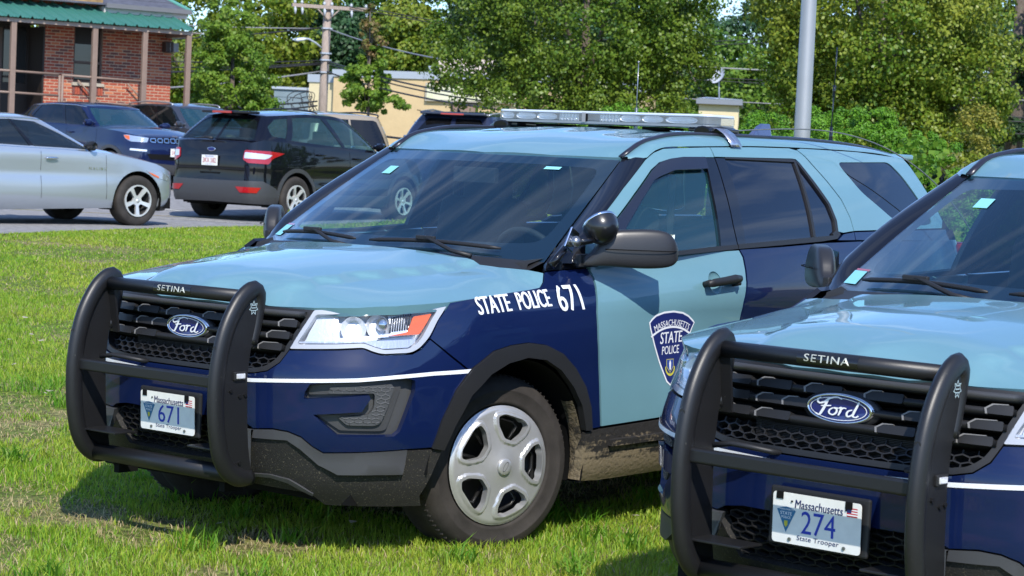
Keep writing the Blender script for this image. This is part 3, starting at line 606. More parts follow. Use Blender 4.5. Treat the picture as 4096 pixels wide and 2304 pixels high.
    # roof side rail between door cut and roof strip
    top = [(.99,1.572),(1.038,1.583),(1.115,1.614),(1.193,1.633),(1.35,1.643),(1.56,1.651),(1.913,1.663),(2.283,1.669),(2.4,1.670),(3.0,1.670),(3.3,1.664),(3.58,1.640)]
    A = SG([p[0] for p in top], [p[1] for p in top]); A[0] = (.70,.985,1.578); ys = np.r_[.985,1.02,1.06,1.1,1.25,1.5,1.75,2.1,2.65,3.2,3.6]
    mb = MB(); mb.grid(loft(A, strip_at(ys), 60, 6, .012, (1, 0, .8))); o = mb.build('roof_side_rail', LB, car); mirrored(o)
    ys = np.linspace(.985, 3.58, 50); S_ = strip_at(ys)
    mb = MB(); mb.tube([(a-.004, b, c+.004) for a, b, c in S_], .014, 10, sq=(1.1, .7)); o = mb.build('roof_strip', mat('roof_strip_rubber', (.018,.018,.028), .3, spec=.6), car); mirrored(o)
    yo = [(0,.85),(.35,.892),(.665,.988)]+[(float(a), float(b)) for a, b, c in strip_at(np.array([1.1,1.25,1.5,1.75,2.1,2.65,3.2,3.55]))]+[(.3,3.68),(0,3.72)]
    P('roof', ROOF, both(yo), LB, h=.05, gap=.001, depth=.02, out=(0, 0, 1))
    # A pillar
    Aw = [(.803,.300,1.132),(.742,.640,1.357),(.668,.993,1.580)]; Bw = SG([.441,.445,.461,.551,.63,.807,.93,1.04], [1.135,1.174,1.218,1.292,1.345,1.452,1.520,1.582])
    Aw = [(.803+(.668-.803)*t-.0*t, .300+(.993-.3)*t, 1.132+(1.580-1.132)*t) for t in np.linspace(0, 1, 8)]
    mb = MB(); mb.grid(loft(Bw, Aw, 30, 8, .016, (1, -.5, .3))); o = mb.build('windscreen_pillar', GK, car); mirrored(o)
    o = P('pillar_foot', lift(BODY, .002), [(1.862,1.106),(2.13,1.119),(2.13,1.15),(1.90,1.14)], GK, h=.03, gap=0); mirrored(o)
    # windscreen
    side = [(.797,1.138),(.74,1.340),(.703,1.46),(.664,1.574)]
    wo = both([(0,1.148),(.35,1.148),(.6,1.143),(.77,1.136)]+side+[(.35,1.576),(0,1.576)])
    patch('windscreen', WIND, wo, WSG, car, h=.07, gap=0, rim=False, out=(0, -1, .5))
    wi = round_poly(both([(0,1.205),(.35,1.207),(.6,1.207),(.715,1.215),(.69,1.34),(.655,1.45),(.62,1.532),(.35,1.540),(0,1.540)]), .05, 4)
    patch('windscreen_border', lift(WIND, -.004), inset(wo, .002), GK, car, holes=[wi], h=.05, gap=0, rim=False, out=(0, -1, .5))
    hr = [(x, y, float(HOOD(x, y)[0, 2])-.02) for x, y in ((-.79,.195),(-.76,.175),(-.70,.135),(-.5,.085),(0,.055),(.5,.085),(.70,.135),(.76,.175),(.79,.195))]
    wb_ = [(x, float(WIND(x, z)[0, 1]), z+.004) for x, z in ((-.80,1.134),(-.7,1.138),(-.5,1.145),(-.25,1.148),(0,1.15),(.25,1.148),(.5,1.145),(.7,1.138),(.80,1.134))]
    hr = [(a, b-.03, c) for a, b, c in hr]
    mb = MB(); mb.grid(loft(hr, wb_, 40, 4, 0)); mb.build('cowl_cover', BK, car)
    for a, bq, c in ((.62, -.02, .30), (-.10, -.66, -.38)):
        w_ = MB(); pts = []
        for t in np.linspace(0, 1, 14):
            x = a+(bq-a)*t; z = 1.172+.012*math.sin(PI*t); y = float(WIND(x, z)[0, 1]); pts.append((x, y-.022, z+.012))
        w_.tube(pts, [.004]+[.008]*12+[.004], 8, sq=(.7, 1.1)); wp = w_.build('wiper', BK, car)
        i = 7; m2 = MB(); m2.tube([(c+.25, .13, 1.150), (c+.16, .115, 1.165), (c, pts[i][1]-.012, pts[i][2]+.01), (pts[i][0], pts[i][1]-.012, pts[i][2]+.012)], [.010, .009, .008, .007], 8); m2.build('wiper_arm', BK, wp)
        m3 = MB(); m3.box((pts[i][0], pts[i][1]-.008, pts[i][2]+.012), (.10, .02, .02)); bevel(m3.build('wiper_clip', BK, wp, False), .005)
    # stickers on the screen
    def wplace(cx, cz, off=.003): 
        f = lift(WIND, off); return lambda x, y: f(cx-np.asarray(x), cz+np.asarray(y)*.54)
    def sticker(nm, cx, cz, w, h, m, txt=None, tm=None):
        f = wplace(cx, cz); q = np.array([(-w/2,-h/2),(w/2,-h/2),(w/2,h/2),(-w/2,h/2)]); o = mesh(nm, f(-q[:, 0], q[:, 1]), [(0,1,2,3)], m, car, False)
        return o
    sticker('inspection_sticker', -.745, 1.185, .075, .085, TEAL); s_ = sticker('sticker_edge', -.738, 1.212, .080, .012, REDL)
    sticker('toll_sticker', -.46, 1.478, .07, .065, TEAL); sticker('top_label', .43, 1.52, .07, .022, TEAL)
    # headlights
    Hs = round_poly(HEAD, [.01,.02,.02,.02,.02,.02,.03,.03,.02,.02,.02,.02,.012,.03], 4)
    lamp = patch('headlight', BODY, Hs, CLR, car, h=.05, gap=.002, rim=False, out=(.4, -1, 0))
    Hi = lift(BODY, -.05)
    patch('headlight_housing', Hi, Hs, mat('lamp_housing_white', (.80,.80,.82), .3, metal=.2, coat=1, bump=.3, bscale=40, bdist=.004), lamp, h=.05, gap=0, rim=False, out=(.4, -1, 0))
    patch('headlight_rim', lift(BODY, -.004), Hs, mat('headlight_bezel', (.50,.50,.52), .3, coat=.6), lamp, holes=[round_poly([(.632,.935),(.81,.945),(1.02,.958),(1.168,.968),(1.128,.925),(1.085,.862),(1.06,.838),(1.03,.822),(.925,.815),(.885,.825),(.845,.838),(.742,.831),(.562,.822),(.595,.875)], .012, 3)], h=.03, gap=.001, depth=.045, out=(.4, -1, 0))
    patch('reflector', lift(BODY, -.03), round_poly([(.635,.940),(.73,.944),(.745,.84),(.585,.836),(.60,.875)], .008), BRT, lamp, h=.02, gap=0, depth=.015, out=(.4, -1, 0))
    def bowl(c, r, d): return lambda a, b: -.012-d*np.sqrt(np.clip(1-((a-c[0])**2+(b-c[1])**2)/r**2, 0, 1))
    for c, r, d in (((.80,.893),.055,.05), ((.905,.905),.052,.05)):
        g = [(c[0]+r*math.cos(a), c[1]+r*.92*math.sin(a)) for a in np.linspace(0, 2*PI, 28, endpoint=False)]
        patch('reflector_bowl', lift(BODY, bowl(c, r, d)), g, mat('lamp_bowl', (.82,.82,.84), .2, metal=.35, coat=1), lamp, h=.01, gap=0, rim=False, out=(.4, -1, 0))
    q = BODY([.905], [.905])[0]; mb = MB(); rings = [[(q[0]-.012+.026*math.sin(p)*math.cos(a), q[1]+.03-.02*math.cos(p), q[2]+.026*math.sin(p)*math.sin(a)) for a in np.linspace(0, 2*PI, 20, endpoint=False)] for p in np.linspace(.05, 1.6, 8)]
    mb.grid(rings, wrap=True); mb.build('projector', mat('lamp_glass_ball', (.55,.58,.6), .03, metal=.9), lamp)
    patch('reflector', lift(BODY, -.022), round_poly([(.95,.955),(1.02,.958),(1.04,.875),(.90,.862),(.90,.852),(.60,.836),(.60,.843),(.89,.87),(.96,.88)], .006), BRT, lamp, h=.02, gap=0, depth=.015, out=(.4, -1, 0))
    sg_ = patch('turn_signal', lift(BODY, -.016), round_poly([(.942,.868),(1.030,.884),(1.062,.944),(1.145,.956),(1.082,.876)], .008), ORG, lamp, h=.02, gap=0, depth=.02, out=(.6, -1, 0))
    mb = MB()
    for k in range(9):
        s0 = .955+.011*k; a = lift(BODY, -.02); z0, z1 = .885+.0015*k, .94+.002*k; pt = [a([s0], [z0])[0], a([s0+.012], [z1])[0]]; mb.tube(pt, .0035, 6)
    mb.build('lamp_rib', MGR, lamp)
    dr = patch('daytime_strip', lift(BODY, -.014), round_poly([(.552,.827),(.74,.835),(.845,.842),(.885,.829),(.92,.820),(1.03,.826),(1.055,.842),(1.065,.858),(.97,.853),(.60,.836),(.556,.833)], .004), mat('clear_ribbed_strip', (.55,.57,.62), .2, metal=.3, bump=.8, bscale=90, bdist=.004, stretch=(1, 1, .1)), lamp, h=.02, gap=0, depth=.01, out=(.4, -1, 0))
    mirrored(lamp)
    # grille
    gr = patch('grille', lift(BODY, -.075), both(GRILLE), DRK, car, h=.1, gap=0, rim=False, out=(0, -1, 0))
    gi = both([(0,.716),(.30,.716),(.395,.722),(.442,.732),(.483,.760),(.512,.806),(.551,.877),(.588,.930),(.40,.933),(0,.933)])
    patch('grille_frame', lift(BODY, -.004), both([(0,.696),(.30,.696),(.40,.703),(.458,.716),(.504,.75),(.535,.802),(.575,.875),(.622,.952),(.40,.953),(0,.953)]), BK, gr, holes=[round_poly(gi, .02, 3)], h=.05, gap=.001, depth=.05, out=(0, -1, 0))
    sw = sweep(BODY, -.585, .585, .932, .013, -.03, .014, 40); sw.build('grille_trim_bar', BKD, gr)
    for z, e in ((.893, .565), (.848, .54), (.803, .515)):
        sb = sweep(BODY, -e, e, z, .014, -.05, .004, 40).build('grille_bar', BK, gr)
        rows = {.893: (-.47,-.31,-.13,.08,.475), .848: (-.46,-.30,-.2,.22,.43), .803: (-.44,-.29,.14,.40)}[z]
        for s0 in rows:
            big = s0 > .35; ln = (e-.01-s0) if big else .125
            f_ = lift(BODY, .008)
            blk = [(s0,z-.012),(s0-.004,z+.002),(s0+.018,z+.013),(s0+ln,z+.014),(s0+ln,z-.013)]
            patch('bar_block', f_, round_poly(blk, .006, 3), BK, sb, h=.04, gap=0, depth=.03, out=(0, -1, 0))
            aw_ = ln*.8 if big else .05; acc = [(s0-.004,z-.013),(s0-.009,z+.002),(s0+.014,z+.0155),(s0+aw_,z+.0165),(s0+aw_,z+.0145),(s0+.018,z+.0125),(s0-.002,z+.001),(s0+.002,z-.013)]
            patch('lit_edge', lift(BODY, .0095), acc, mat('lit_edge_grey', (.20,.195,.19), .45), sb, h=.03, gap=0, depth=.012, out=(0, -1, 0))  # pale strip paints the lit left and upper edge of each block
    hx = both([(0,.718),(.30,.718),(.395,.724),(.44,.735),(.475,.76),(.49,.788),(0,.788)]); q = hexbars(hx, .050, .027, BODY, -.03, .0042, .02).build('honeycomb', BK, gr, False); tag(q, kind='stuff')
    mb = MB()
    for k in range(15): mb.box((-.02+.0, float(BODY([0],[.75])[0, 1])+.055, .718+k*.0048), (.56, .012, .0022))
    q = mb.build('radiator_shutter', BK, gr, False)
    lg = patch('lower_grille', lift(BODY, -.06), both([(0,.34),(.34,.345),(.39,.45),(.405,.487),(.37,.508),(.3,.518),(0,.518)]), DRK, car, h=.1, gap=0, rim=False, out=(0, -1, 0))
    q = hexbars(both([(0,.345),(.33,.352),(.38,.45),(.395,.485),(.3,.512),(0,.512)]), .056, .030, BODY, -.02, .0042, .02).build('honeycomb', BK, lg, False); tag(q, kind='stuff')
    for s in (1, -1):
        mb = MB(); x = .44*s; x = -.42 if s < 0 else .375; mb.add([(x-.05*s,-.95,.485),(x+.025*s,-.945,.485),(x+.025*s,-.94,.345),(x-.005*s,-.95,.345),(x-.035*s,-.90,.487),(x+.025*s,-.90,.487)], [(0,1,2,3),(0,3,4),(0,4,5,1)]); mb.build('corner_bracket', MGR, lg, False)
    # oval badge
    def oval(a, b, n=48, dy=0., zc=.846, yc=-.925): return [(a*math.cos(t), yc+dy+.02*(a*math.cos(t)/.13)**2*.3, zc+b*math.sin(t)) for t in np.linspace(0, 2*PI, n, endpoint=False)]
    bd = MB(); n = 48; bd.grid([oval(.118,.0475,n,.03), oval(.1145,.045,n,.0), oval(.107,.0395,n,-.003), oval(.104,.0375,n,.002)], wrap=True); badge = bd.build('oval_badge', CHR, car)
    b2_ = MB(); b2_.v = oval(.106,.039,n,.0); b2_.f = [tuple(range(n-1,-1,-1))]; b2_.build('badge_face', mat('badge_blue', (.006,.014,.14), .2, coat=1), badge, False)
    b3 = MB(); b3.grid([oval(.098,.0340,n,-.0025), oval(.0955,.0320,n,-.0025)], wrap=True); b3.build('badge_ring', WHT, badge, False)
    b4 = MB(); b4.grid([oval(.132,.055,n,.035,.843), oval(.132,.055,n,.012,.843), oval(.115,.042,n,.012,.843)], wrap=True); b4.build('badge_plinth', BK, badge)
    # the cursive word, as ribbons of varying width in a box 1 wide
    st = [([(-.36,.30),(-.44,.22),(-.40,.12),(-.30,.16),(-.18,.30),(-.02,.36),(.08,.32)], .045), ([(-.20,.30),(-.26,.10),(-.33,-.12),(-.40,-.25),(-.47,-.20)], .05), ([(-.36,.04),(-.24,.06),(-.14,.08)], .035),
          ([(-.10,.02),(-.17,-.06),(-.17,-.17),(-.10,-.20),(-.03,-.12),(-.03,.0),(-.10,.02),(-.05,.03),(.02,.02)], .038), ([(.02,.02),(.07,.06),(.06,-.04),(.02,-.20)], .04), ([(.06,-.04),(.12,.05),(.18,.04)], .035),
          ([(.30,.02),(.23,-.02),(.19,-.12),(.21,-.20),(.28,-.16),(.34,-.05)], .038), ([(.43,.28),(.38,.10),(.33,-.08),(.32,-.18),(.37,-.20),(.43,-.14)], .042)]
    rb = MB()
    for pts, w in st:
        p = np.array(pts); Ls = np.r_[0, np.cumsum(np.hypot(*np.diff(p, axis=0).T))]; q = crm(Ls, p, np.linspace(0, Ls[-1], 18)); d = np.gradient(q, axis=0); d /= np.hypot(*d.T)[:, None]
        ww = w*(.55+.45*np.sin(np.linspace(.3, PI-.3, 18))); nrm = np.array([-.3, .95]); 
        nn = np.stack([-d[:, 1], d[:, 0]], 1); up_, dn = q+nn*ww[:, None]*.6, q-nn*ww[:, None]*.6
        tr3 = lambda v: [(float(a)*.165, -.9285+.006*(a*.165/.13)**2, .846+float(b)*.095) for a, b in v]
        rb.grid([tr3(up_), tr3(dn)])
    rb.build('badge_script', WHT, badge, False)
    return car
def build_suv_fittings(car):
    # ------------------------------------------------ push bumper
    pb = MB(); prof = [(-.955,.81),(-.932,.90),(-.925,.965),(-.928,1.000),(-.950,1.020),(-.985,1.010),(-1.025,.980),(-1.060,.935),(-1.095,.870),(-1.120,.79),(-1.135,.69),(-1.136,.59),(-1.122,.47),(-1.095,.385),(-1.055,.335),(-1.00,.308),(-.935,.302)]
    def upright(x):
        tb = MB(); P = np.array(prof); Ls = np.r_[0, np.cumsum(np.hypot(*np.diff(P, axis=0).T))]; q = crm(Ls, P, np.linspace(0, Ls[-1], 60))
        tb.tube([(x, a, b) for a, b in q], list(np.interp(np.linspace(0, 1, 60), [0,.13,.22,.93,1], [.014,.016,.025,.027,.020])), 16, sq=(1.42, 1.0), up=(1, 0, 0)); t = tb.build('upright', POW, car)
        pl = [(a, b) for a, b in prof[1:]]+[(-.935,.30),(-.942,.305),(-.966,.419),(-.976,.518),(-.985,.688),(-.972,.80),(-.950,.81)]
        s = 1 if x > 0 else -1; xs = [x+.008, x-.008]; k = len(pl); mb = MB(); uv = np.array(pl); 
        V, F = tri_uv(uv, [], .2); 
        mb.add([(xs[0], a, b) for a, b in V], F); mb.add([(xs[1], a, b) for a, b in V], [tuple(f[::-1]) for f in F])
        mb.grid([[(xs[0], a, b) for a, b in pl+[pl[0]]], [(xs[1], a, b) for a, b in pl+[pl[0]]]]); mb.build('upright_plate', POW, t, False)
        fg = MB(); fg.box((x-.02*s, -.965, .88), (.05, .010, .17), Matrix.Rotation(.16, 4, 'X')); fg.build('flange', POW, t, False)
        for (y, z) in ((-1.023,.618),(-.995,.622),(-1.045,.36),(-1.012,.366),(-1.07,.64)):
            b = MB(); b.lathe([(0,0),(.0,.0)], 4) if False else b.tube([(x+s*.008, y, z), (x+s*.015, y, z)], .0075, 10); b.build('bolt', mat('dark_bolt', (.03,.03,.032), .3, metal=.6), t, False)
        b = MB(); b.tube([(x+s*.0, -1.145, .80), (x, -1.1535, .80)], .010, 10); b.build('plug', BK, t, False)
        return t
    uR = upright(-.402); uL = upright(.402)
    b = MB(); b.tube([(-.40,-.982,.990),(.40,-.982,.990)], .0255, 20); tube = b.build('top_tube', POW, car)
    def ontube(x, y):
        x = np.asarray(x); y = np.asarray(y); a = y/.0262; ph = .18+a; return np.stack([x, -.982-.0262*np.cos(ph), .990+.0262*np.sin(ph)], 1)
    dc = MB(); rows = [[tuple(ontube(np.array([x]), np.array([y]))[0]+np.array([0,-.0001,0])) for x in (-.105,.105)] for y in np.linspace(-.020,.020,8)]; dc.grid(rows, flip=False); dc.build('decal_band', mat('gloss_black_film', (.01,.01,.011), .2, coat=.5), tube)
    f2 = lambda x, y: ontube(x, y)+np.array([0, -.0030, .0])
    letters('tube_lettering', 'SETINA', f2, .023, .155, mat('silver_print', (.62,.62,.52), .3, metal=.3), tube, bold=.03, sp=1.15)
    b = MB(); b.box((0,-1.120,.672), (.80,.028,.046)); bevel(b.build('middle_bar', POW, car, False), .008, 3)
    b = MB(); b.tube([(-.40,-1.02,.318),(.40,-1.02,.318)], .033, 18); b.build('lower_tube', POW, car)
    for s in (1, -1): b = MB(); b.box((s*.30,-1.03,.412), (.19,.12,.008)); bevel(b.build('bracket_shelf', POW, car, False), .002)
    for s in (1, -1):
        b = MB(); b.box((s*.30,-.94,.275), (.03,.10,.07)); b.build('mount_bracket', DRK, car, False)
        x = s*.414; L_ = MB(); L_.box((x, -1.03, .695), (.014, .062, .034)); l_ = L_.build('corner_light', BK, car, False); bevel(l_, .004)
        q = MB(); q.box((x+s*.007, -1.03, .695), (.008, .044, .020)); q = q.build('corner_light_lens', BRT, l_, False); bevel(q, .003)
    c_ = MB(); c_.tube([(-.36,-1.04,.70),(-.30,-1.03,.712),(-.24,-1.02,.708),(-.19,-.99,.700),(-.17,-.96,.695)], .009, 8); c_.build('cable_sleeve', BK, car)
    c_ = MB(); c_.tube([(.36,-1.04,.70),(.32,-1.03,.710),(.29,-1.01,.706)], .008, 8); c_.tube([(.36,-1.02,.708),(.35,-1.02,.712)], .013, 10); c_.build('cable_plug', BK, car)
    # star decal on the left upright
    st = MB(); n = 7; v = []
    for k in range(n*2): r = .029 if k % 2 == 0 else .0175; a = PI/2+k*PI/n; v.append((.4112, -.966+r*math.cos(a)*.85, .950+r*math.sin(a)))
    v2 = [(.4112, -.966+(y+.966)*.78, .950+(z-.950)*.78) for _, y, z in v]; st.grid([v+[v[0]], v2+[v2[0]]]); 
    for k in range(3): st.box((.4112, -.966, .960-.01*k), (.0006, .022, .0035))
    st.build('star_decal', mat('pale_blue_print', (.35,.45,.48), .4), uL, False)
    # number plate carrier (numbers come later)
    b = MB(); b.box((.0,-.988,.515), (.345,.014,.175)); bevel(b.build('plate_carrier', BK, car, False), .01)
    # ------------------------------------------------ wheels
    def wheel(x, y, cover=True):
        w = MB(); prof_ = [(.232,-.02),(.236,.0),(.245,.010),(.262,.016),(.285,.020),(.310,.019),(.330,.012),(.345,.0),(.354,-.018),(.360,-.04)]
        prof_ = [(.240,-.02),(.243,.0),(.250,.008),(.258,.013),(.262,.0115),(.285,.020),(.300,.0205),(.303,.0225),(.307,.0205),(.330,.014),(.345,.0),(.354,-.018),(.360,-.04)]; w.lathe([(r, h) for r, h in prof_]+[(.362,-.06)]+[(.362-.006*(k % 2), -.062-.018*(k/2)) for k in range(0, 13)]+[(.36,-.205),(.345,-.235),(.31,-.252),(.25,-.25),(.232,-.23)], 96); ty = w.build('tyre', RUB, None); 
        tr = MB(); 
        for k in range(90):
            a = 2*PI*k/90; 
            for r0, h0, r1, h1 in ((.3545,-.020,.3625,-.058),):
                ca, sa = math.cos(a), math.sin(a); tr.box((h0-.016, (r0+.0035)*ca, (r0+.0035)*sa), (.036,.004,.006), None)
        s = 1 if x > 0 else -1
        hub = empty('wheel', (x, y, .330)); hub.parent = car; ty.parent = hub; tb_ = tr.build('tread_blocks', RUB, ty, False); tag(tb_, kind='stuff')
        b = MB(); b.lathe([(.238,.0),(.240,-.012),(.232,-.03),(.20,-.10),(.06,-.10),(.0,-.10)], 48); b.build('steel_rim', mat('black_steel', (.012,.012,.012), .4, spec=.5), hub)
        if cover:
            R = .241; pk = []
            for k in range(5):
                a0 = math.radians(2+72*k); sh = [(.108,-.026),(.108,.026),(.152,.068),(.185,.078),(.203,.050),(.203,-.050),(.185,-.078),(.152,-.068)]
                pk.append(round_poly([(r*math.cos(a0)-t*math.sin(a0), r*math.sin(a0)+t*math.cos(a0)) for r, t in sh], .010, 3))
            def cov(a, b):
                r = np.hypot(a, b); p = np.stack([a, b], 1); hgt = .018+.016*np.cos(np.clip(r/R, 0, 1)*PI/2)-.010*np.clip((r-.219)/.022, 0, 1)**2
                hgt = hgt+.016*np.exp(-(r/.055)**2)
                for q in pk:
                    d = dist_poly(q, p); hgt = hgt+.0095*(1-sst(.013, .021, d))*(1-sst(.205, .225, r))
                return np.stack([hgt, a, b], 1)
            cir = [(R*math.cos(t), R*math.sin(t)) for t in np.linspace(0, 2*PI, 72, endpoint=False)]
            cv = patch('wheel_cover', cov, cir, SIL, hub, holes=pk, h=.0066, gap=0, depth=.02, hole_depth=.032, fine=.0066, out=(1, 0, 0)); sharp(cv, 50)
            for k in range(5):
                a0 = math.radians(2+72*k); mb = MB(); mb.tube([(-.02, r*math.cos(a0)-t*math.sin(a0), r*math.sin(a0)+t*math.cos(a0)) for r, t in ((.10,.03),(.17,.055),(.188,.03),(.188,-.03),(.17,-.055),(.10,-.03))], .008, 8); mb.build('rim_window', mat('black_steel', (.012,.012,.012), .4), hub)
            cp = MB(); cp.lathe([(.033,.045),(.033,.053),(.030,.0565),(.015,.058),(.0,.058)], 32); cp = cp.build('centre_cap', SIL, hub); 
            ov = MB(); nn = 28; ov.grid([[(.0592, a_*math.cos(t)*.5-b_*math.sin(t)*.86, a_*math.cos(t)*.86+b_*math.sin(t)*.5) for t in np.linspace(0, 2*PI, nn, endpoint=False)] for a_, b_ in ((.022,.009),(.020,.0075))], wrap=True); ov.build('cap_emblem', MGR, cp, False)
        hub.rotation_euler = (0, 0, (PI if s < 0 else 0)-(.245 if y < 1 else 0))
        return hub
    for y in (0, 2.866):
        for x in (.842, -.842): wheel(x, y, x > 0 or y == 0)
    # ------------------------------------------------ mirrors
    T = [(.895,.425,1.128,1.165,.03),(.925,.45,1.128,1.185,.045),(.950,.478,1.130,1.240,.060),(.985,.52,1.130,1.278,.074),(1.03,.573,1.127,1.286,.078),(1.08,.633,1.127,1.289,.078),(1.125,.685,1.133,1.282,.07),(1.150,.713,1.145,1.255,.055),(1.163,.728,1.165,1.215,.025)]
    T = np.array(T); u = np.linspace(0, 1, len(T)); S = crm(u, T, np.linspace(0, 1, 26)); rows = []
    for x, y, z0, z1, d in S:
        pr = np.array([-.75,.66]); zc, hh = (z0+z1)/2, (z1-z0)/2; d = d*.60; c = np.array([x, y])
        row = []
        for a in np.linspace(0, 2*PI, 28, endpoint=False):
            ca, sa = math.cos(a), math.sin(a); q = .40; A = math.copysign(abs(ca)**q, ca); B_ = math.copysign(abs(sa)**q, sa)
            taper = 1-.28*max(0, B_); row.append((c[0]+pr[0]*d*A*taper, c[1]+pr[1]*d*A*taper, zc+hh*B_))
        rows.append(row)
    mb = MB(); mb.grid(rows, wrap=True); k = 28; mb.f.append(tuple(range(k-1,-1,-1))); mb.f.append(tuple(len(rows)*k-k+i for i in range(k)))
    mr = mb.build('side_mirror', mat('mirror_black_plastic', (.022,.022,.024), .36, spec=.5, bump=.1, bscale=700, bdist=.001), car)
    mb = MB(); mb.tube([(.880,.40,1.128),(.883,.42,1.150),(.90,.455,1.155),(.925,.47,1.152)], [.02,.028,.026,.022], 10); mb.box((.898,.46,1.150), (.03,.13,.055)); bevel(mb.build('mirror_foot', BK, mr, False), .01, 3)
    ls = []; 
    for x, y, z0, z1, d in S[7:24]: ls.append((x+.75*d+.004-.015, y-.66*d-.004+.013, 1.203))
    mb = MB(); mb.tube(ls, .0022, 6); mb.build('mirror_seam', DRK, mr)
    pts = []
    mg = MB(); mg.add([(.97,.60,1.15),(1.12,.76,1.155),(1.12,.765,1.27),(.98,.61,1.265)], [(0,1,2,3)]); mg.build('mirror_glass', CHR, mr, False)
    mirrored(mr)
    # ------------------------------------------------ spot lamp
    ax = Vector((-.62,.20,.62)).normalized(); qm = ax.to_track_quat('X', 'Z').to_matrix().to_4x4(); c = Vector((.985,.435,1.288))
    sp = MB(); sp.lathe([(.0,-.062),(.022,-.060),(.045,-.050),(.062,-.032),(.071,-.010),(.074,.010),(.075,.020),(.074,.026)], 40, Matrix.Translation(c)@qm); spot = sp.build('spot_lamp', mat('spot_lamp_black', (.010,.010,.011), .3, coat=.5, coatr=.12), car)
    b = MB(); b.lathe([(.0745,.016),(.0765,.018),(.0765,.026),(.070,.029)], 40, Matrix.Translation(c)@qm); b.build('spot_lamp_rim', CHR, spot)
    b = MB(); b.lathe([(.070,.027),(.04,.030),(.0,.031)], 40, Matrix.Translation(c)@qm); b.build('spot_lamp_lens', BRT, spot)
    b = MB(); b.tube([(.985,.425,1.245),(.975,.36,1.235),(.960,.31,1.230)], [.012,.014,.018], 10); b.build('spot_lamp_arm', GK, spot)
    b = MB(); b.box((.938,.298,1.238), (.010,.062,.092), Matrix.Rotation(-.50, 4, 'X')); bevel(b.build('spot_lamp_bracket', CHR, spot, False), .005, 3)
    b = MB(); rows = [[(.958+.022*math.sin(p)*math.cos(a), .300+.024*math.sin(p)*math.sin(a), 1.231+.024*math.cos(p)) for a in np.linspace(0, 2*PI, 16, endpoint=False)] for p in np.linspace(.01, PI-.01, 10)]; b.grid(rows, wrap=True); b.build('spot_lamp_joint', mat('dull_steel', (.30,.30,.31), .3, metal=.9), spot)
    b = MB(); b.tube([(.915,.30,1.215),(.908,.25,1.165),(.900,.22,1.130)], .017, 10); b.build('spot_lamp_shaft', GK, spot)
    # ------------------------------------------------ light bar
    yc, z0, z1 = 1.82, 1.743, 1.799
    def rr(a, b, xx, n=8): return None
    def slab(name, hx, hy, za, zb, m, parent, r=.03, yo=0., tap=0.):
        o_ = round_poly([(-hx, -hy), (hx, -hy), (hx, hy), (-hx, hy)], r, 5); mb = MB(); k = len(o_)
        A = [(x, yc+yo+y, za) for x, y in o_]; B_ = [(x*(1-tap), yc+yo+y*(1-tap*4), zb) for x, y in o_]; mb.grid([A, B_], wrap=True); mb.f.append(tuple(range(k-1,-1,-1))); mb.f.append(tuple(range(k, 2*k))); return mb.build(name, m, parent, False)
    lb = slab('light_bar', .630, .12, z0-.004, z0+.008, mat('lightbar_base', (.32,.34,.36), .35, metal=.5), car, .05)
    bevel(slab('light_bar_lens', .632, .122, z0+.008, z1-.012, LBG, lb, .05), .004)
    bevel(slab('light_bar_top', .632, .122, z1-.012, z1, mat('lightbar_top', (.60,.65,.72), .12, coat=1), lb, .05, 0, .006), .005)
    slab('light_bar_core', .58, .075, z0+.008, z1-.012, LGR, lb, .03)
    fy = yc-.103
    def oval_mod(cx, hw):
        mb = MB(); rows = []
        for k, (s, d) in enumerate(((1,.0),(.93,.002),(.8,.016),(.45,.024),(.0,.026))):
            row = []
            for a in np.linspace(0, 2*PI, 28, endpoint=False):
                ca, sa = math.cos(a), math.sin(a); x = cx+math.copysign(min(abs(ca)*1.0, 1)**.55*hw*(s if k else 1), ca); row.append((x, fy-.006+d, (z0+z1)/2-.002+.0155*sa*(s if k else 1)))
            rows.append(row)
        mb.grid(rows, wrap=True); o = mb.build('lamp_module', BRT, lb)
        return o
    for cx, hw in ((-.455,.062),(-.325,.062),(.175,.062),(.305,.062),(.47,.09),(-.57,.040)): oval_mod(cx, hw)
    for cx in (-.195, .050):
        mb = MB(); mb.box((cx, fy+.006, (z0+z1)/2-.002), (.115,.012,.034)); lm = mb.build('led_block', BRT, lb, False); mb = MB()
        for i in range(6):
            for j in range(3):
                c = (cx-.048+i*.0192, fy-.002, (z0+z1)/2-.013+j*.011); mb.grid([[(c[0]+.005*math.sin(p)*math.cos(a), c[1]-.004*math.cos(p), c[2]+.005*math.sin(p)*math.sin(a)) for a in np.linspace(0, 2*PI, 8, endpoint=False)] for p in (.1,.9,1.57)], wrap=True)
        mb.build('led_dots', CHR, lm)
    mb = MB(); mb.box((-.09, yc-.106, (z0+z1)/2-.002), (.022,.04,.046)); mb.build('centre_divider', LGR, lb, False)
    mb = MB(); mb.box((-.072, yc-.1155, (z0+z1)/2-.002), (.010,.02,.034)); mb.build('divider_slot', DRK, lb, False)
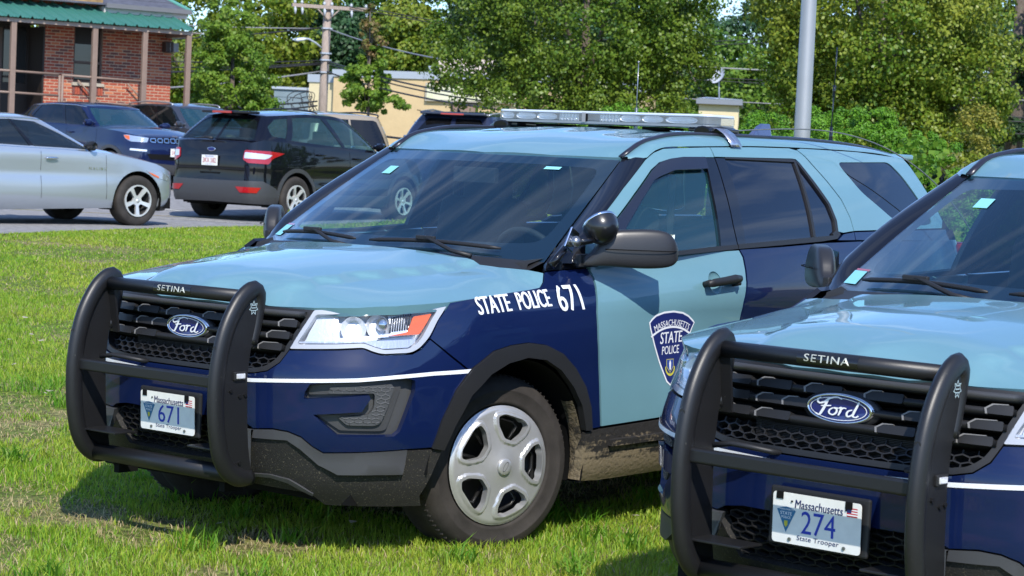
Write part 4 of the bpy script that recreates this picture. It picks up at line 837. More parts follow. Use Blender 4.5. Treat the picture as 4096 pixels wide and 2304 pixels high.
    for s in (1, -1):
        mb = MB(); mb.tube([(s*.60,yc-.13,1.722),(s*.60,yc-.02,1.725),(s*.60,yc+.10,1.725)], [.03,.035,.03], 12, sq=(1.6, .8)); mb.box((s*.58,yc,1.728), (.14,.22,.018)); bevel(mb.build('bar_foot', GK, lb, False), .006)
        mb = MB(); a = strip_at(np.array([yc-.03]))[0]; x0 = a[0]
        ys = (yc-.095, yc-.005); P_ = [(x0-.09, 1.745),(x0-.03,1.742),(x0+.008,1.735),(x0+.045,1.714),(x0+.075,1.684),(x0+.092,1.655)]
        mb.grid([[(s*x, ys[0], z) for x, z in P_], [(s*x, ys[1], z) for x, z in P_]]); md = mb.build('bar_strap', mat('brushed_steel', (.55,.55,.6), .25, metal=.9), lb); q = md.modifiers.new('s', 'SOLIDIFY'); q.thickness = .002
    for k in range(3):
        mb = MB(); mb.box((-.35+.32*k, yc, 1.728), (.13, .16, .012)); mb.build('bar_pad', DRK, lb, False)
    # antennas and roof furniture
    mb = MB(); V = [(2.90,0),(3.05,0)]; rows = [[(x, y, z) for x, y, z in ((-w,2.88+k*.02,1.70+h),(0,2.87+k*.02,1.705+h),(w,2.88+k*.02,1.70+h))] for k, (w, h) in enumerate(((.03,0),(.028,.03),(.022,.06),(.016,.085),(.010,.098),(.008,.100)))]
    fin = MB(); prof_ = [(3.00,1.705),(3.04,1.740),(3.09,1.783),(3.125,1.797),(3.20,1.798),(3.205,1.700)]; fin.add([(.028 if z < 1.73 else .010, y, z) for y, z in prof_]+[(-.028 if z < 1.73 else -.010, y, z) for y, z in prof_], [tuple(range(6)), tuple(range(11,5,-1))]+[(i, i+6, (i+1) % 6+6, (i+1) % 6) for i in range(6)]); bevel(fin.build('roof_fin', mat('fin_paint', (.05,.07,.16), .25, coat=1), car, False), .006)
    mb = MB(); mb.tube([(0,2.0,1.725),(0,2.0,1.79)], .010, 10); mb.tube([(0,2.0,1.79),(0,2.0,1.83)], .005, 8); mb.tube([(0,2.0,1.83),(0,2.0,2.05)], .0025, 6); mb.tube([(0,2.0,2.05),(0,2.0,2.056)], .006, 8)
    for k in range(6): mb.tube([(0,2.0,1.795+k*.006),(0,2.0,1.798+k*.006)], .009, 8)
    mb.build('roof_whip_antenna', mat('steel', (.35,.35,.36), .3, metal=.9), car)
    mb = MB(); mb.tube([(.25,3.42,1.67),(.25,3.42,1.70)], .022, 12); mb.tube([(.25,3.42,1.70),(.252,3.42,1.80)], [.012,.008], 10); mb.tube([(.252,3.42,1.80),(.256,3.42,1.96)], .003, 6); mb.tube([(.256,3.42,1.96),(.258,3.42,2.02)], .008, 8); mb.tube([(.258,3.42,2.02),(.262,3.42,2.22)], .003, 6); mb.build('black_rear_antenna', GK, car)
    mb = MB(); P_ = np.array([(.60,1.76,1.716),(.66,2.1,1.745),(.72,2.45,1.76),(.76,2.75,1.745),(.80,3.05,1.69),(.84,3.35,1.585),(.87,3.6,1.45),(.90,3.85,1.25),(.92,3.98,1.05),(.92,4.02,.9)]); u_ = np.linspace(0, 1, len(P_)); mb.tube([tuple(p) for p in crm(u_, P_, np.linspace(0, 1, 50))], .0032, 6); mb.build('long_whip_antenna', mat('whip_steel', (.30,.29,.27), .35, metal=.7), car)
    # ------------------------------------------------ rear end (simple, seen only past the sides)
    mb = MB(); mb.add([(-.62,3.58,1.645),(.62,3.58,1.645),(.78,3.80,1.28),(-.78,3.80,1.28)], [(0,1,2,3)]); mb.build('rear_window', TNG, car, False)
    mb = MB(); mb.box((0,3.66,1.655), (1.12,.22,.03)); bevel(mb.build('spoiler', LB, car, False), .01)
    mb = MB(); mb.add([(-.80,3.80,1.28),(.80,3.80,1.28),(.86,3.93,.95),(-.86,3.93,.95),(.86,3.97,.5),(-.86,3.97,.5)], [(0,1,2,3),(3,2,4,5)]); mb.build('tailgate', DB, car, False)
    for s in (1, -1):
        mb = MB(); mb.box((s*.80,3.90,1.10), (.16,.12,.24)); bevel(mb.build('tail_light', REDL, car, False), .03, 3)
    # ------------------------------------------------ cabin
    mb = MB(); rows = []
    for x in np.linspace(-.78, .78, 14): rows.append([(x, .16, 1.02), (x, .22, 1.13), (x, .42, 1.155+.02*(abs(x) > .2)), (x, .62, 1.12), (x, .68, 1.00), (x, .70, .55)])
    mb.grid(rows); mb.build('dashboard', INT, car)
    def seat(x, y):
        o = MB(); o.box((x, y, .72), (.50,.50,.20)); o.box((x, y+.26, 1.06), (.48,.14,.62), Matrix.Rotation(-.18, 4, 'X')); s_ = o.build('seat', SEAT, car, False); bevel(s_, .05, 4)
        o = MB(); o.box((x, y+.33, 1.42), (.26,.10,.17)); bevel(o.build('headrest', SEAT, s_, False), .035, 4)
    for x in (.38, -.38): seat(x, 1.02)
    o = MB(); o.box((0, 2.05, .75), (1.3,.50,.2)); o.box((0, 2.32, 1.05), (1.3,.14,.5)); bevel(o.build('rear_seat', SEAT, car, False), .04)
    mb = MB(); a = np.linspace(0, 2*PI, 33); mb.tube([(.38+.185*math.cos(t), .74-.07*math.sin(t), 1.08+.17*math.sin(t)) for t in a], .014, 8, cap=False); mb.tube([(.20,.74,1.08),(.56,.74,1.08)], .018, 8); mb.tube([(.38,.72,1.08),(.38,.55,1.02)], .03, 8); mb.build('steering_wheel', INT, car)
    mb = MB(); mb.box((0,.80,1.475), (.24,.03,.07)); mb.tube([(0,.80,1.50),(0,.85,1.56)], .008, 6); bevel(mb.build('inside_mirror', INT, car, False), .01)
    mb = MB(); mb.tube([(-.62,1.42,.7),(-.64,1.42,1.50),(-.58,1.42,1.60),(.58,1.42,1.60),(.64,1.42,1.50),(.62,1.42,.7)], .018, 8); mb.box((0,1.43,.85), (1.25,.01,.5)); mb.build('partition_frame', INT, car, False)
    mb = MB(); mb.box((.02,.42,1.16), (.34,.20,.05)); mb.box((-.05,.62,.98), (.30,.12,.22)); bevel(mb.build('console_unit', INT, car, False), .01)
    mb = MB(); mb.box((0,1.9,.42), (1.5,3.3,.03)); mb.box((0,-.30,.62), (1.15,.8,.3)); mb.box((0,1.5,.26), (1.4,4.4,.10)); mb.build('underbody', DRK, car, False)
    # ------------------------------------------------ markings, left side
    def onb(cs_, cz, sl, off=.0028, k=1.):
        f = lift(BODY, off); return lambda x, y: f(cs_+np.asarray(x)+np.asarray(y)*(-.12), cz+np.asarray(y)*k+np.asarray(x)*sl)
    # door shield
    sh = [(2.454,.889),(2.475,.907),(2.502,.922),(2.56,.934),(2.63,.937),(2.70,.929),(2.747,.914),(2.785,.893),(2.800,.881),(2.785,.855),(2.735,.755),(2.69,.68),(2.63,.612),(2.60,.630),(2.545,.715),(2.50,.79),(2.463,.862)]
    b0 = patch('door_shield', lift(BODY, .0015), sh, WHT, car, h=.03, gap=0, depth=.0004)
    ctr = np.array([2.627,.80]); i_ = [tuple(p) for p in inset(sh, .008)]
    patch('shield_field', lift(BODY, .0022), i_, NAVY, b0, h=.03, gap=0, depth=.0004)
    arcp = lambda r, dz: [(2.627+r*math.sin(a), .655+dz+r*.80*math.cos(a)) for a in np.linspace(-.62, .62, 16)]
    ub = arcp(.270, 0)+arcp(.259, 0)[::-1]; ub = [(max(2.47, min(2.785, a)), b) for a, b in ub]; patch('shield_arc', lift(BODY, .0026), ub, WHT, b0, h=.03, gap=0, depth=.0003)
    fB = lift(BODY, .0028)
    def arct(x, y): a = np.asarray(x)/.31; r = .310+np.asarray(y); return fB(2.627+r*np.sin(a), .655+r*.80*np.cos(a)-.008)
    letters('shield_lettering', 'MASSACHUSETTS', arct, .034, .285, WHT, b0, bold=.03, cy=-.012, fine=.012)
    letters('shield_lettering', 'STATE', lambda x, y: fB(2.627+x, .822+y+.03*x), .050, .165, WHT, b0, bold=.05, fine=.015)
    letters('shield_lettering', 'POLICE', lambda x, y: fB(2.627+x, .768+y+.03*x), .036, .130, WHT, b0, bold=.04, fine=.015)
    cr = [(2.600,.728),(2.654,.728),(2.654,.695),(2.627,.668),(2.600,.695)]; ci = [tuple(p) for p in inset(cr, .0035)]
    patch('shield_crest', lift(BODY, .0027), cr, YEL, b0, h=.02, gap=0, depth=.0003); patch('crest_field', lift(BODY, .0031), ci, mat('mid_blue_print', (.03,.07,.3), .4), b0, h=.02, gap=0, depth=.0003)
    patch('crest_figure', lift(BODY, .0035), [(2.623,.682),(2.632,.682),(2.634,.712),(2.629,.722),(2.625,.722),(2.620,.710)], WHT, b0, h=.02, gap=0, depth=.0002)
    ring = [(2.627+.037*math.cos(a), .693+.038*math.sin(a)) for a in np.linspace(PI*.98, 2.02*PI, 14)]+[(2.627+.030*math.cos(a), .695+.030*math.sin(a)) for a in np.linspace(2.02*PI, .98*PI, 14)]
    patch('crest_ribbon', lift(BODY, .0029), ring, YEL, b0, h=.02, gap=0, depth=.0002)
    letters('fender_lettering', 'STATE', onb(1.466, .985, .06), .067, .190, WHR, car, bold=.075, fine=.012)
    letters('fender_lettering', 'POLICE', onb(1.706, .999, .055), .067, .198, WHR, car, bold=.075, fine=.012)
def number(car, num):
    f = lift(BODY, .0028)
    letters('fender_number', num, lambda x, y: f(1.927+x-.15*y, 1.002+y+.03*x), .100, .150, WHR, car, bold=.045, fine=.012)
    pz, py = .512, -1.006
    o_ = round_poly([(-.1525,-.076),(.1525,-.076),(.1525,.076),(-.1525,.076)], .012, 4)
    fp = lambda off: (lambda a, b: np.stack([np.asarray(a), np.full(len(np.atleast_1d(a)), py-off)+np.asarray(b)*-.05, pz+np.asarray(b)], 1))
    pl = patch('number_plate', fp(0), o_, PLT, car, h=.1, gap=0, depth=.002, out=(0, -1, 0))
    T = lambda nm, s, cx, cy, h, w, m, **k: letters(nm, s, (lambda x, y: fp(.0012)(x+cx, y+cy)), h, w, m, pl, **k)
    ink = mat('plate_ink', (.012,.02,.11), .4); blue = mat('plate_blue', (.01,.04,.42), .4)
    T('plate_lettering', 'Massachusetts', .008, .046, .026, .165, ink, bold=.02, shear=.12)
    T('plate_number', num, .008, -.006, .068, .118, blue, bold=.0)
    T('plate_lettering', 'State Trooper', .008, -.056, .019, .145, ink, bold=.008, shear=.05)
    tri = [(-.137,.024),(-.120,.031),(-.104,.034),(-.088,.031),(-.071,.024),(-.104,-.043)]
    s_ = patch('plate_shield', fp(.001), tri, mat('plate_shield_blue', (.02,.16,.32), .4), pl, h=.1, gap=0, depth=.0003, out=(0, -1, 0))
    T2 = lambda s, cx, cy, h, w, m: letters('shield_lettering', s, (lambda x, y: fp(.0019)(x+cx, y+cy)), h, w, m, s_, bold=.02)
    T2('MASSACHUSETTS', -.104, .026, .005, .052, WHT); T2('STATE', -.104, .014, .010, .040, WHT); T2('POLICE', -.104, .002, .0075, .032, WHT)
    patch('shield_crest', fp(.0018), [(-.110,-.008),(-.098,-.008),(-.098,-.020),(-.104,-.028),(-.110,-.020)], YEL, s_, h=.1, gap=0, depth=.0002, out=(0, -1, 0))
    mb = MB(); mi = []
    g = fp(.0012)
    def q(x0, x1, y0, y1, k): mb.add([tuple(g([a], [b])[0]) for a, b in ((x0,y0),(x1,y0),(x1,y1),(x0,y1))], [(0,1,2,3)]); mi.append(k)
    for k in range(7): 
        y1 = .060-.0038*k; q((.119 if k < 4 else .104), .140, y1-.0038, y1, k % 2)
    q(.104,.119,.060-.0152,.060,2)
    mesh('plate_flag', mb.v, mb.f, [mat('flag_red', (.5,.02,.03), .4), WHT, NAVY], pl, False, mi)
    for x, z in ((-.09,-.062),(.098,-.062),(-.085,.052),(.102,.052)):
        b = MB(); c = fp(.0)([x], [z])[0]; b.tube([tuple(c), (c[0], c[1]-.0035, c[2])], .0055 if z < 0 else .003, 10); b.build('plate_screw', mat('dull_steel', (.30,.30,.31), .3, metal=.9) if z < 0 else DRK, pl, False)
    for x in (-.128, .11):
        b = MB(); c = fp(.001)([x], [.066])[0]; b.box(tuple(c), (.024, .002, .022)); b.build('plate_clip', DRK, pl, False)
suv = build_suv(); build_suv_fittings(suv)
suv2 = copy_tree(suv); 
number(suv, '671'); number(suv2, '274')
tag(suv, 'light and dark blue police SUV numbered 671 with black push bumper, parked on the grass', 'police car', 'police SUVs parked on the grass')
tag(suv2, 'nearer police SUV with plate 274 and black push bumper, cut off at the right edge', 'police car', 'police SUVs parked on the grass')
suv2.location = (3.09173, -.26063, -.00161); suv2.rotation_euler = (-.01575, .00710, -.019225)
# ---------------------------------------------------------------- ground, lot, grass
def sheet(name, poly_rd, dz, m, h, kind='structure'):
    V, F = tri_uv(resample(poly_rd, h), [], h); P = CAM[:2]+V[:, :1]*RH+V[:, 1:]*FH
    Z = gz(V[:, 1])+dz; o = mesh(name, np.c_[P, Z], F[:, ::-1] if False else F, m, None, True)
    if np.cross(P[F[0][1]]-P[F[0][0]], P[F[0][2]]-P[F[0][0]]) < 0: o.data.flip_normals()
    return tag(o, kind=kind)
def ground_material():
    m = bpy.data.materials.new('lawn_soil'); m.use_nodes = True; t = m.node_tree; n = t.nodes.new; l = t.links.new; b = t.nodes['Principled BSDF']; b.inputs['Roughness'].default_value = .9; b.inputs['Specular IOR Level'].default_value = .15
    g = n('ShaderNodeNewGeometry'); a = n('ShaderNodeTexNoise'); a.inputs['Scale'].default_value = 1.1; a.inputs['Detail'].default_value = 6; c = n('ShaderNodeTexNoise'); c.inputs['Scale'].default_value = 26; c.inputs['Detail'].default_value = 8
    l(g.outputs['Position'], a.inputs['Vector']); l(g.outputs['Position'], c.inputs['Vector'])
    r1 = n('ShaderNodeValToRGB'); e = r1.color_ramp.elements; e[0].position = .42; e[0].color = (.15,.21,.035,1); e[1].position = .66; e[1].color = (.33,.26,.14,1); l(a.outputs['Fac'], r1.inputs[0])
    r2 = n('ShaderNodeValToRGB'); e = r2.color_ramp.elements; e[0].position = .35; e[0].color = (.35,.35,.35,1); e[1].position = .7; e[1].color = (1.25,1.25,1.2,1); l(c.outputs['Fac'], r2.inputs[0])
    mm = n('ShaderNodeMix'); mm.data_type = 'RGBA'; mm.blend_type = 'MULTIPLY'; mm.inputs['Factor'].default_value = 1; l(r1.outputs[0], mm.inputs['A']); l(r2.outputs[0], mm.inputs['B']); l(mm.outputs['Result'], b.inputs['Base Color'])
    bp = n('ShaderNodeBump'); bp.inputs['Strength'].default_value = .8; bp.inputs['Distance'].default_value = .02; l(c.outputs['Fac'], bp.inputs['Height']); l(bp.outputs[0], b.inputs['Normal']); return m
sheet('lawn_ground', [(-170,-40),(170,-40),(170,260),(-170,260)], -.004, ground_material(), 3.0)
ASP = mat('worn_asphalt', (.20,.195,.19), .9, col2=(.34,.33,.32), vscale=9, detail=14, thr=(.35,.65), bump=.5, bscale=60, bdist=.01, spec=.2)
LOTE = [(-40,12.6),(-8.5,19.5),(-5.95,26.0),(-5.3,28.0),(-4.78,29.3),(-3.37,32.1),(-1.9,35.5),(2,46),(4,75),(-60,75)]
sheet('parking_lot', LOTE, .004, ASP, 1.0)
LINE = mat('faded_road_paint', (.62,.60,.50), .7, col2=(.25,.24,.22), vscale=14, thr=(.5,.72), detail=8)
for a, b in (((-5.35,32.97),(-3.3,30.9+1.35)), ((-8.2,38.2),(-5.2,35.4))):
    d = np.array(b)-np.array(a); d = d/np.hypot(*d); q = np.array([-d[1], d[0]])*.055
    o = sheet('parking_line', [tuple(np.array(a)-q), tuple(np.array(b)-q), tuple(np.array(b)+q), tuple(np.array(a)+q)], .009, LINE, .5)
def lot_inside(R, D): return inside(np.array(LOTE), np.stack([R, D], 1))
def vnoise(x, y, s, seed=0):
    """cheap smooth value noise"""
    x = x*s+seed*17.3; y = y*s-seed*9.1; xi = np.floor(x).astype(int); yi = np.floor(y).astype(int); fx = x-xi; fy = y-yi; fx = fx*fx*(3-2*fx); fy = fy*fy*(3-2*fy)
    h = lambda a, b: np.modf(np.abs(np.sin(a*127.1+b*311.7+seed*74.7)*43758.5453))[0]
    return (h(xi, yi)*(1-fx)+h(xi+1, yi)*fx)*(1-fy)+(h(xi, yi+1)*(1-fx)+h(xi+1, yi+1)*fx)*fy
def fbm(x, y, s, seed=0): return (vnoise(x, y, s, seed)+.5*vnoise(x, y, s*2.1, seed+1)+.25*vnoise(x, y, s*4.3, seed+2))/1.75
def blades(name, R, D, hgt, wid, m, lean=.45, rnd=None, one=False):
    n = len(R); P = CAM[:2]+R[:, None]*RH+D[:, None]*FH; z = gz(D)-.004
    a = rng.uniform(0, 2*PI, n); w = np.stack([np.cos(a), np.sin(a), np.zeros(n)], 1)*wid[:, None]
    b = a+rng.uniform(.8, 2.3, n); le = hgt*rng.uniform(.1, 1.0, n)*lean*2; ld = np.stack([np.cos(b), np.sin(b)], 1)*le[:, None]
    base = np.c_[P, z]; mid = base+np.c_[ld*.35, hgt*.6]; tip = base+np.c_[ld, hgt*(1-.25*lean*rng.uniform(0, 1, n))]
    if one: return fast_mesh(name, np.stack([base-w, base+w, tip], 1).reshape(-1, 3), np.arange(n*3).reshape(-1, 3), m, None, np.repeat(rng.uniform(0, 1, n) if rnd is None else rnd, 3))
    V = np.stack([base-w, base+w, mid+w*.8, mid-w*.8, tip], 1).reshape(-1, 3); i = np.arange(n)*5
    F = np.concatenate([np.stack([i, i+1, i+2], 1), np.stack([i, i+2, i+3], 1), np.stack([i+3, i+2, i+4], 1)])
    r_ = rng.uniform(0, 1, n) if rnd is None else rnd
    return fast_mesh(name, V, F, m, None, np.repeat(r_, 5))
def scatter(D0, D1, dens, margin=.8):
    Rm = D1*.2265+margin; n = int((D1-D0)*2*Rm*dens); D = rng.uniform(D0, D1, n); R = rng.uniform(-Rm, Rm, n); k = (np.abs(R) < D*.2265+margin)&~lot_inside(R, D); return R[k], D[k]
GRM = leafmat('grass_blade', (.17,.37,.018), (.49,.53,.06), tr=.42, ns=.9)
DRY = leafmat('dry_grass_blade', (.38,.29,.14), (.58,.48,.26), tr=.3, ns=1.2)
x_, y_ = lambda R, D: (CAM[0]+R*RH[0]+D*FH[0]), lambda R, D: (CAM[1]+R*RH[1]+D*FH[1])
parts_ = []
for D0, D1, dens, h0, w0 in ((6.2,9.5,6800,.042,.0021),(9.5,13,4900,.039,.0026),(13,19,3400,.034,.0038),(19,33,1800,.029,.0056),(33,46,500,.04,.011)):
    R, D = scatter(D0, D1, dens); X, Y = x_(R, D), y_(R, D); dry = fbm(X, Y, .9, 3); lush = fbm(X, Y, 2.2, 5)
    # bare, dry patches have thinner, browner grass
    spots = [(-2.75,12.9,.55),(-2.3,12.6,.4),(-2.56,11.7,.35),(-2.11,9.55,.33),(-1.76,9.25,.28),(-1.42,8.95,.25),(-.9,8.8,.25),(-1.95,8.3,.3),(-1.0,8.0,.22),(-3.1,16.5,.6)]
    sp_ = np.max([np.exp(-((R-a)**2+((D-b)*.6)**2)/(r*r)) for a, b, r in spots], axis=0)*(.55+.9*fbm(X, Y, 5, 21))
    dd = sst(.56, .70, np.maximum(dry*.93+.10*(fbm(X, Y, 6, 9)-.5), .40+.38*sp_)); keep = rng.uniform(0, 1, len(R)) > dd*.62; R, D, X, Y, dd, lush = [q[keep] for q in (R, D, X, Y, dd, lush)]
    isdry = rng.uniform(0, 1, len(R)) < (.06+.75*dd*(1 if D0 < 13 else .2)); hg = h0*(.55+.9*lush)*rng.uniform(.5, 1.35, len(R))*(1-.35*dd)
    for q, m_, nm in ((~isdry, GRM, 'grass'), (isdry, DRY, 'dry_grass')):
        o = blades(nm, R[q], D[q], hg[q], w0*rng.uniform(.6, 1.3, q.sum()), m_, lean=.5 if nm == 'grass' else .9, rnd=np.clip(rng.normal(.42, .24, q.sum()), 0, 1), one=D0 >= 13); parts_.append(o)
# coarse tufts of longer crabgrass
R, D = scatter(6.3, 13.5, 5.2); k = fbm(x_(R, D), y_(R, D), 1.4, 11) > .45; R, D = R[k], D[k]; m_ = 46
tr_ = np.repeat(R, m_)+rng.normal(0, .042, len(R)*m_); td = np.repeat(D, m_)+rng.normal(0, .042, len(R)*m_)
blades('crabgrass', tr_, td, rng.uniform(.05, .125, len(tr_)), rng.uniform(.0025, .0048, len(tr_)), leafmat('crabgrass_blade', (.10,.30,.015), (.24,.40,.04), tr=.45, ns=2), lean=.75)
parts_.append(bpy.data.objects['crabgrass'])
for o in parts_: tag(o, kind='stuff')
# a few fallen leaves and specks of litter in the lawn
mb = MB()
R, D = scatter(9, 30, 1.1)
for r, d in zip(R, D):
    p = site(r, d); a = random.uniform(0, 6.3); s = random.uniform(.012, .028); mb.add([(p[0]+s*math.cos(a+k*PI/2), p[1]+s*math.sin(a+k*PI/2), p[2]+.035+random.uniform(0, .012)) for k in range(4)], [(0,1,2,3)])
tag(mb.build('fallen_leaves', mat('dead_leaf', (.42,.36,.27), .7, var=.5, vscale=3), None, False), kind='stuff')
# ---------------------------------------------------------------- surroundings: buildings, poles, trees
class Frame:
    """local frame on the site plan: origin (R,D), u along, w outward, z up"""
    def __init__(s, R, D, u, z0=0.):
        s.o = np.array([R, D]); s.u = np.array(u)/np.hypot(*u); s.w = np.array([s.u[1], -s.u[0]]); s.z0 = z0
    def __call__(s, a, b, z):
        q = s.o+s.u*a+s.w*b; p = CAM[:2]+RH*q[0]+FH*q[1]; return (float(p[0]), float(p[1]), float(s.z0+z))
def fbox(mb, fr, a0, a1, b0, b1, z0, z1):
    P = [fr(a, b, z) for z in (z0, z1) for a, b in ((a0,b0),(a1,b0),(a1,b1),(a0,b1))]
    return mb.add(P, [(0,1,2,3),(7,6,5,4),(0,4,5,1),(1,5,6,2),(2,6,7,3),(3,7,4,0)])
def bx(name, fr, a0, a1, b0, b1, z0, z1, m, parent=None, bev=0):
    mb = MB(); fbox(mb, fr, a0, a1, b0, b1, z0, z1); o = mb.build(name, m, parent, False)
    me = o.data
    import bmesh
    b_ = bmesh.new(); b_.from_mesh(me); bmesh.ops.recalc_face_normals(b_, faces=b_.faces); b_.to_mesh(me); b_.free()
    if bev: bevel(o, bev)
    return o
# brick building; a runs along the wall from its right corner to the left (a < 0), w is towards the viewer
BR = Frame(-8.03, 52.0, (.81,.59)); BW = empty('brick_building', BR(0, 0, .8))
BW.location = (0, 0, 0)
BRK = mat('red_brick', (.46,.115,.065), .85, col2=(.33,.075,.048), vscale=30, bump=.4, bscale=120, spec=.2)
BRK2 = mat('dark_brick', (.20,.085,.075), .85, var=.3, vscale=30, spec=.2); BRK3 = mat('orange_brick', (.55,.19,.10), .85, var=.2, vscale=30, spec=.2)
MOR = mat('mortar', (.55,.43,.31), .95, var=.15, vscale=20)
for a0, a1, z0, z1 in ((-1.72,0,.5,4.62),(-2.42,-1.72,.5,2.75),(-2.42,-1.72,4.2,4.62),(-3.12,-2.42,.5,4.62),(-9.5,-3.12,4.1,4.62)): bx('wall', BR, a0, a1, -.35, -.012, z0, z1, MOR, BW)
bx('gable_wall', Frame(-8.03, 52.0, (-.59,.81)), .02, 6, -.3, 0.0, .5, 4.5, BRK, BW)
import itertools
def brick_mesh(m):
    mb = MB(); mb.box((0,0,0), (1,1,1)); me_ = mb.build('b', m, None, False); d = me_.data; bpy.data.objects.remove(me_); return d
BM = [brick_mesh(m) for m in (BRK, BRK2, BRK3)]
wdir = math.atan2(*(lambda v: (v[1], v[0]))((RH*BR.u[0]+FH*BR.u[1])))
stuff = MB(); nb = 0; holes = [(-2.42,-1.72,2.75,4.22), (-9.5,-3.12,.5,4.1)]
rows = []
z = 1.50
ri = 0
cand = []
while z < 4.55:
    a = -.005-(.105 if ri % 2 else 0)
    if ri % 2: cand.append((0.0, -.10, z))
    while a > -9.4: cand.append((a, a-.188, z)); a -= .205
    z += .0685; ri += 1
zlow, znum = 2.12, 0
vis = []
for a0, a1, z in cand:
    for h0, h1, z0, z1 in holes:
        if z0-.03 < z < z1:
            if a1 < h1 < a0: a1 = h1
            elif a1 < h0 < a0: a0 = h0
            elif h0 <= a1 and a0 <= h1: a1 = a0
    if a0-a1 < .02: continue
    mid = (a0+a1)/2
    if mid < -4.7: continue
    vis.append((a0, a1, z))
vis.sort(key=lambda q: (not (q[2] > 2.35 and q[2] < 4.0), -q[0] if False else abs(q[0]+1.6)+abs(q[2]-3.3)*.8))
for a0, a1, z in vis:
    pr = random.uniform(.0, .006); r_ = random.random(); k = 0 if r_ < .72 else (1 if r_ < .87 else 2)
    if nb < 300:
        o = bpy.data.objects.new('brick', BM[k]); COL.objects.link(o); o.parent = BW; c = BR((a0+a1)/2, -.022+pr*.5, z+.026); o.location = c; o.rotation_euler = (0, 0, wdir); o.scale = (abs(a0-a1), .03, .051); nb += 1
    else: fbox(stuff, BR, a1, a0, -.04, -.007+pr*.5, z, z+.051)
o = stuff.build('brick_courses', BRK, BW, False); tag(o, kind='stuff')
# window with stone sill and soldier course
DKF = mat('dark_brown_frame', (.025,.018,.014), .5); DGL = mat('dark_window_glass', (.012,.013,.015), .06, spec=.8); SILL = mat('limestone_sill', (.45,.40,.32), .8)
w_ = bx('window', BR, -2.42, -1.72, -.16, -.11, 2.82, 4.2, DGL, BW)
for a0, a1, z0, z1 in ((-2.42,-2.377,2.82,4.2),(-1.763,-1.72,2.82,4.2),(-2.377,-1.763,4.13,4.2),(-2.377,-1.763,2.82,2.87),(-2.377,-1.763,3.24,3.30)): bx('window_frame', BR, a0, a1, -.11, -.05, z0, z1, mat('brown_frame', (.10,.065,.05), .5), w_)
bx('blind', BR, -2.377, -1.763, -.108, -.10, 3.68, 4.13, mat('dark_blind', (.02,.019,.02), .7), w_)
bx('curtain', BR, -1.893, -1.821, -.108, -.10, 3.30, 3.68, mat('curtain', (.22,.23,.23), .8), w_)
bx('window_sill', BR, -2.456, -1.684, -.05, .05, 2.75, 2.82, SILL, w_)
for k in range(12): bx('sill_brick', BR, -2.43+k*.062, -2.43+k*.062+.052, -.02, .012, 2.55, 2.74, (BRK, BRK2)[k % 3 == 0], w_)
d_ = bx('door', BR, -9.4, -3.12, -.9, -.8, .7, 4.1, DKF, BW)
bx('door_glass', BR, -4.75, -3.95, -.80, -.78, 2.75, 4.0, DGL, d_); bx('door_side', BR, -3.16, -3.12, -.8, .0, .7, 4.0, DKF, d_); bx('door_head', BR, -9.4, -3.12, -.8, .0, 4.05, 4.1, DKF, d_)
bx('door_glass', BR, -3.75, -3.22, -.80, -.78, 2.75, 4.0, DGL, d_); bx('door_stile', BR, -3.88, -3.80, -.80, -.75, .9, 3.95, mat('brown_frame', (.10,.065,.05), .5), d_)
n_ = bx('paper_notice', BR, -4.28, -4.02, -.77, -.765, 3.18, 3.46, mat('paper', (.8,.82,.85), .6), d_)
PST = mat('taupe_painted_steel', (.25,.175,.135), .55, var=.08, vscale=8)
aw = empty('porch_canopy'); 
GRN = mat('green_metal_roofing', (.05,.185,.145), .42, var=.06, vscale=1.5, metal=.1)
mb = MB(); rows = []
for i in range(190):
    a = -.10-i*.05*.55*1.0; ph = i % 10; hh = (.045 if ph in (0, 1) else .0)+(.012 if ph in (4, 7) else 0); rows.append([BR(a, 1.20, 4.10+hh), BR(a-.12, -.05, 4.54+hh)])
mb.grid(rows); o = mb.build('corrugated_sheet', GRN, aw, False); q = o.modifiers.new('s', 'SOLIDIFY'); q.thickness = .012
bx('canopy_beam', BR, -5.2, -.06, .98, 1.10, 4.0, 4.08, mat('canopy_beam_paint', (.40,.31,.25), .6), aw); bx('end_beam', BR, -.16, -.08, -.0, 1.0, 3.95, 4.07, PST, aw)
bx('soffit', BR, -5.2, .30, 0.01, .98, 4.06, 4.07, mat('pale_soffit', (.55,.52,.46), .7), aw)
for a in (-.126, -1.21, -2.42, -4.32): bx('post', BR, a-.06, a+.06, .99, 1.09, .70, 4.0, PST, aw, .01)
rl = empty('porch_railing')
def rail(a0, z0, a1, z1, r=.026, b=1.04):
    mb = MB(); mb.tube([BR(a0, b, z0), BR(a1, b, z1)], r, 8); mb.build('rail', PST, rl)
rail(-5.2, 2.96, -3.24, 2.94); rail(-3.17, 2.93, -1.27, 2.90); rail(-5.2, 2.50, -3.24, 2.48); rail(-1.15, 2.36, -2.4, 2.37)
mb = MB(); mb.tube([BR(-3.22,1.04,1.4), BR(-3.22,1.04,2.92)], .028, 8); mb.build('rail_post', PST, rl); mb = MB(); mb.tube([BR(-3.15,1.04,1.4), BR(-3.15,1.04,2.92)], .028, 8); mb.build('rail_post', PST, rl)
for a in (-2.36, -1.15): rail(a, 2.86, a+.55, 2.36, .02, .12)
wl = bx('wall_lamp', BR, -.26, -.06, .0, .22, 3.62, 3.86, mat('dark_bronze', (.05,.035,.03), .5), None, .02); mb = MB(); mb.add([BR(-.16,.225,3.64), BR(.10,.14,3.64), BR(.10,.14,3.84), BR(-.16,.225,3.84)], [(0,1,2,3)]); o = mb.build('lamp_lens', LGR, wl, False)
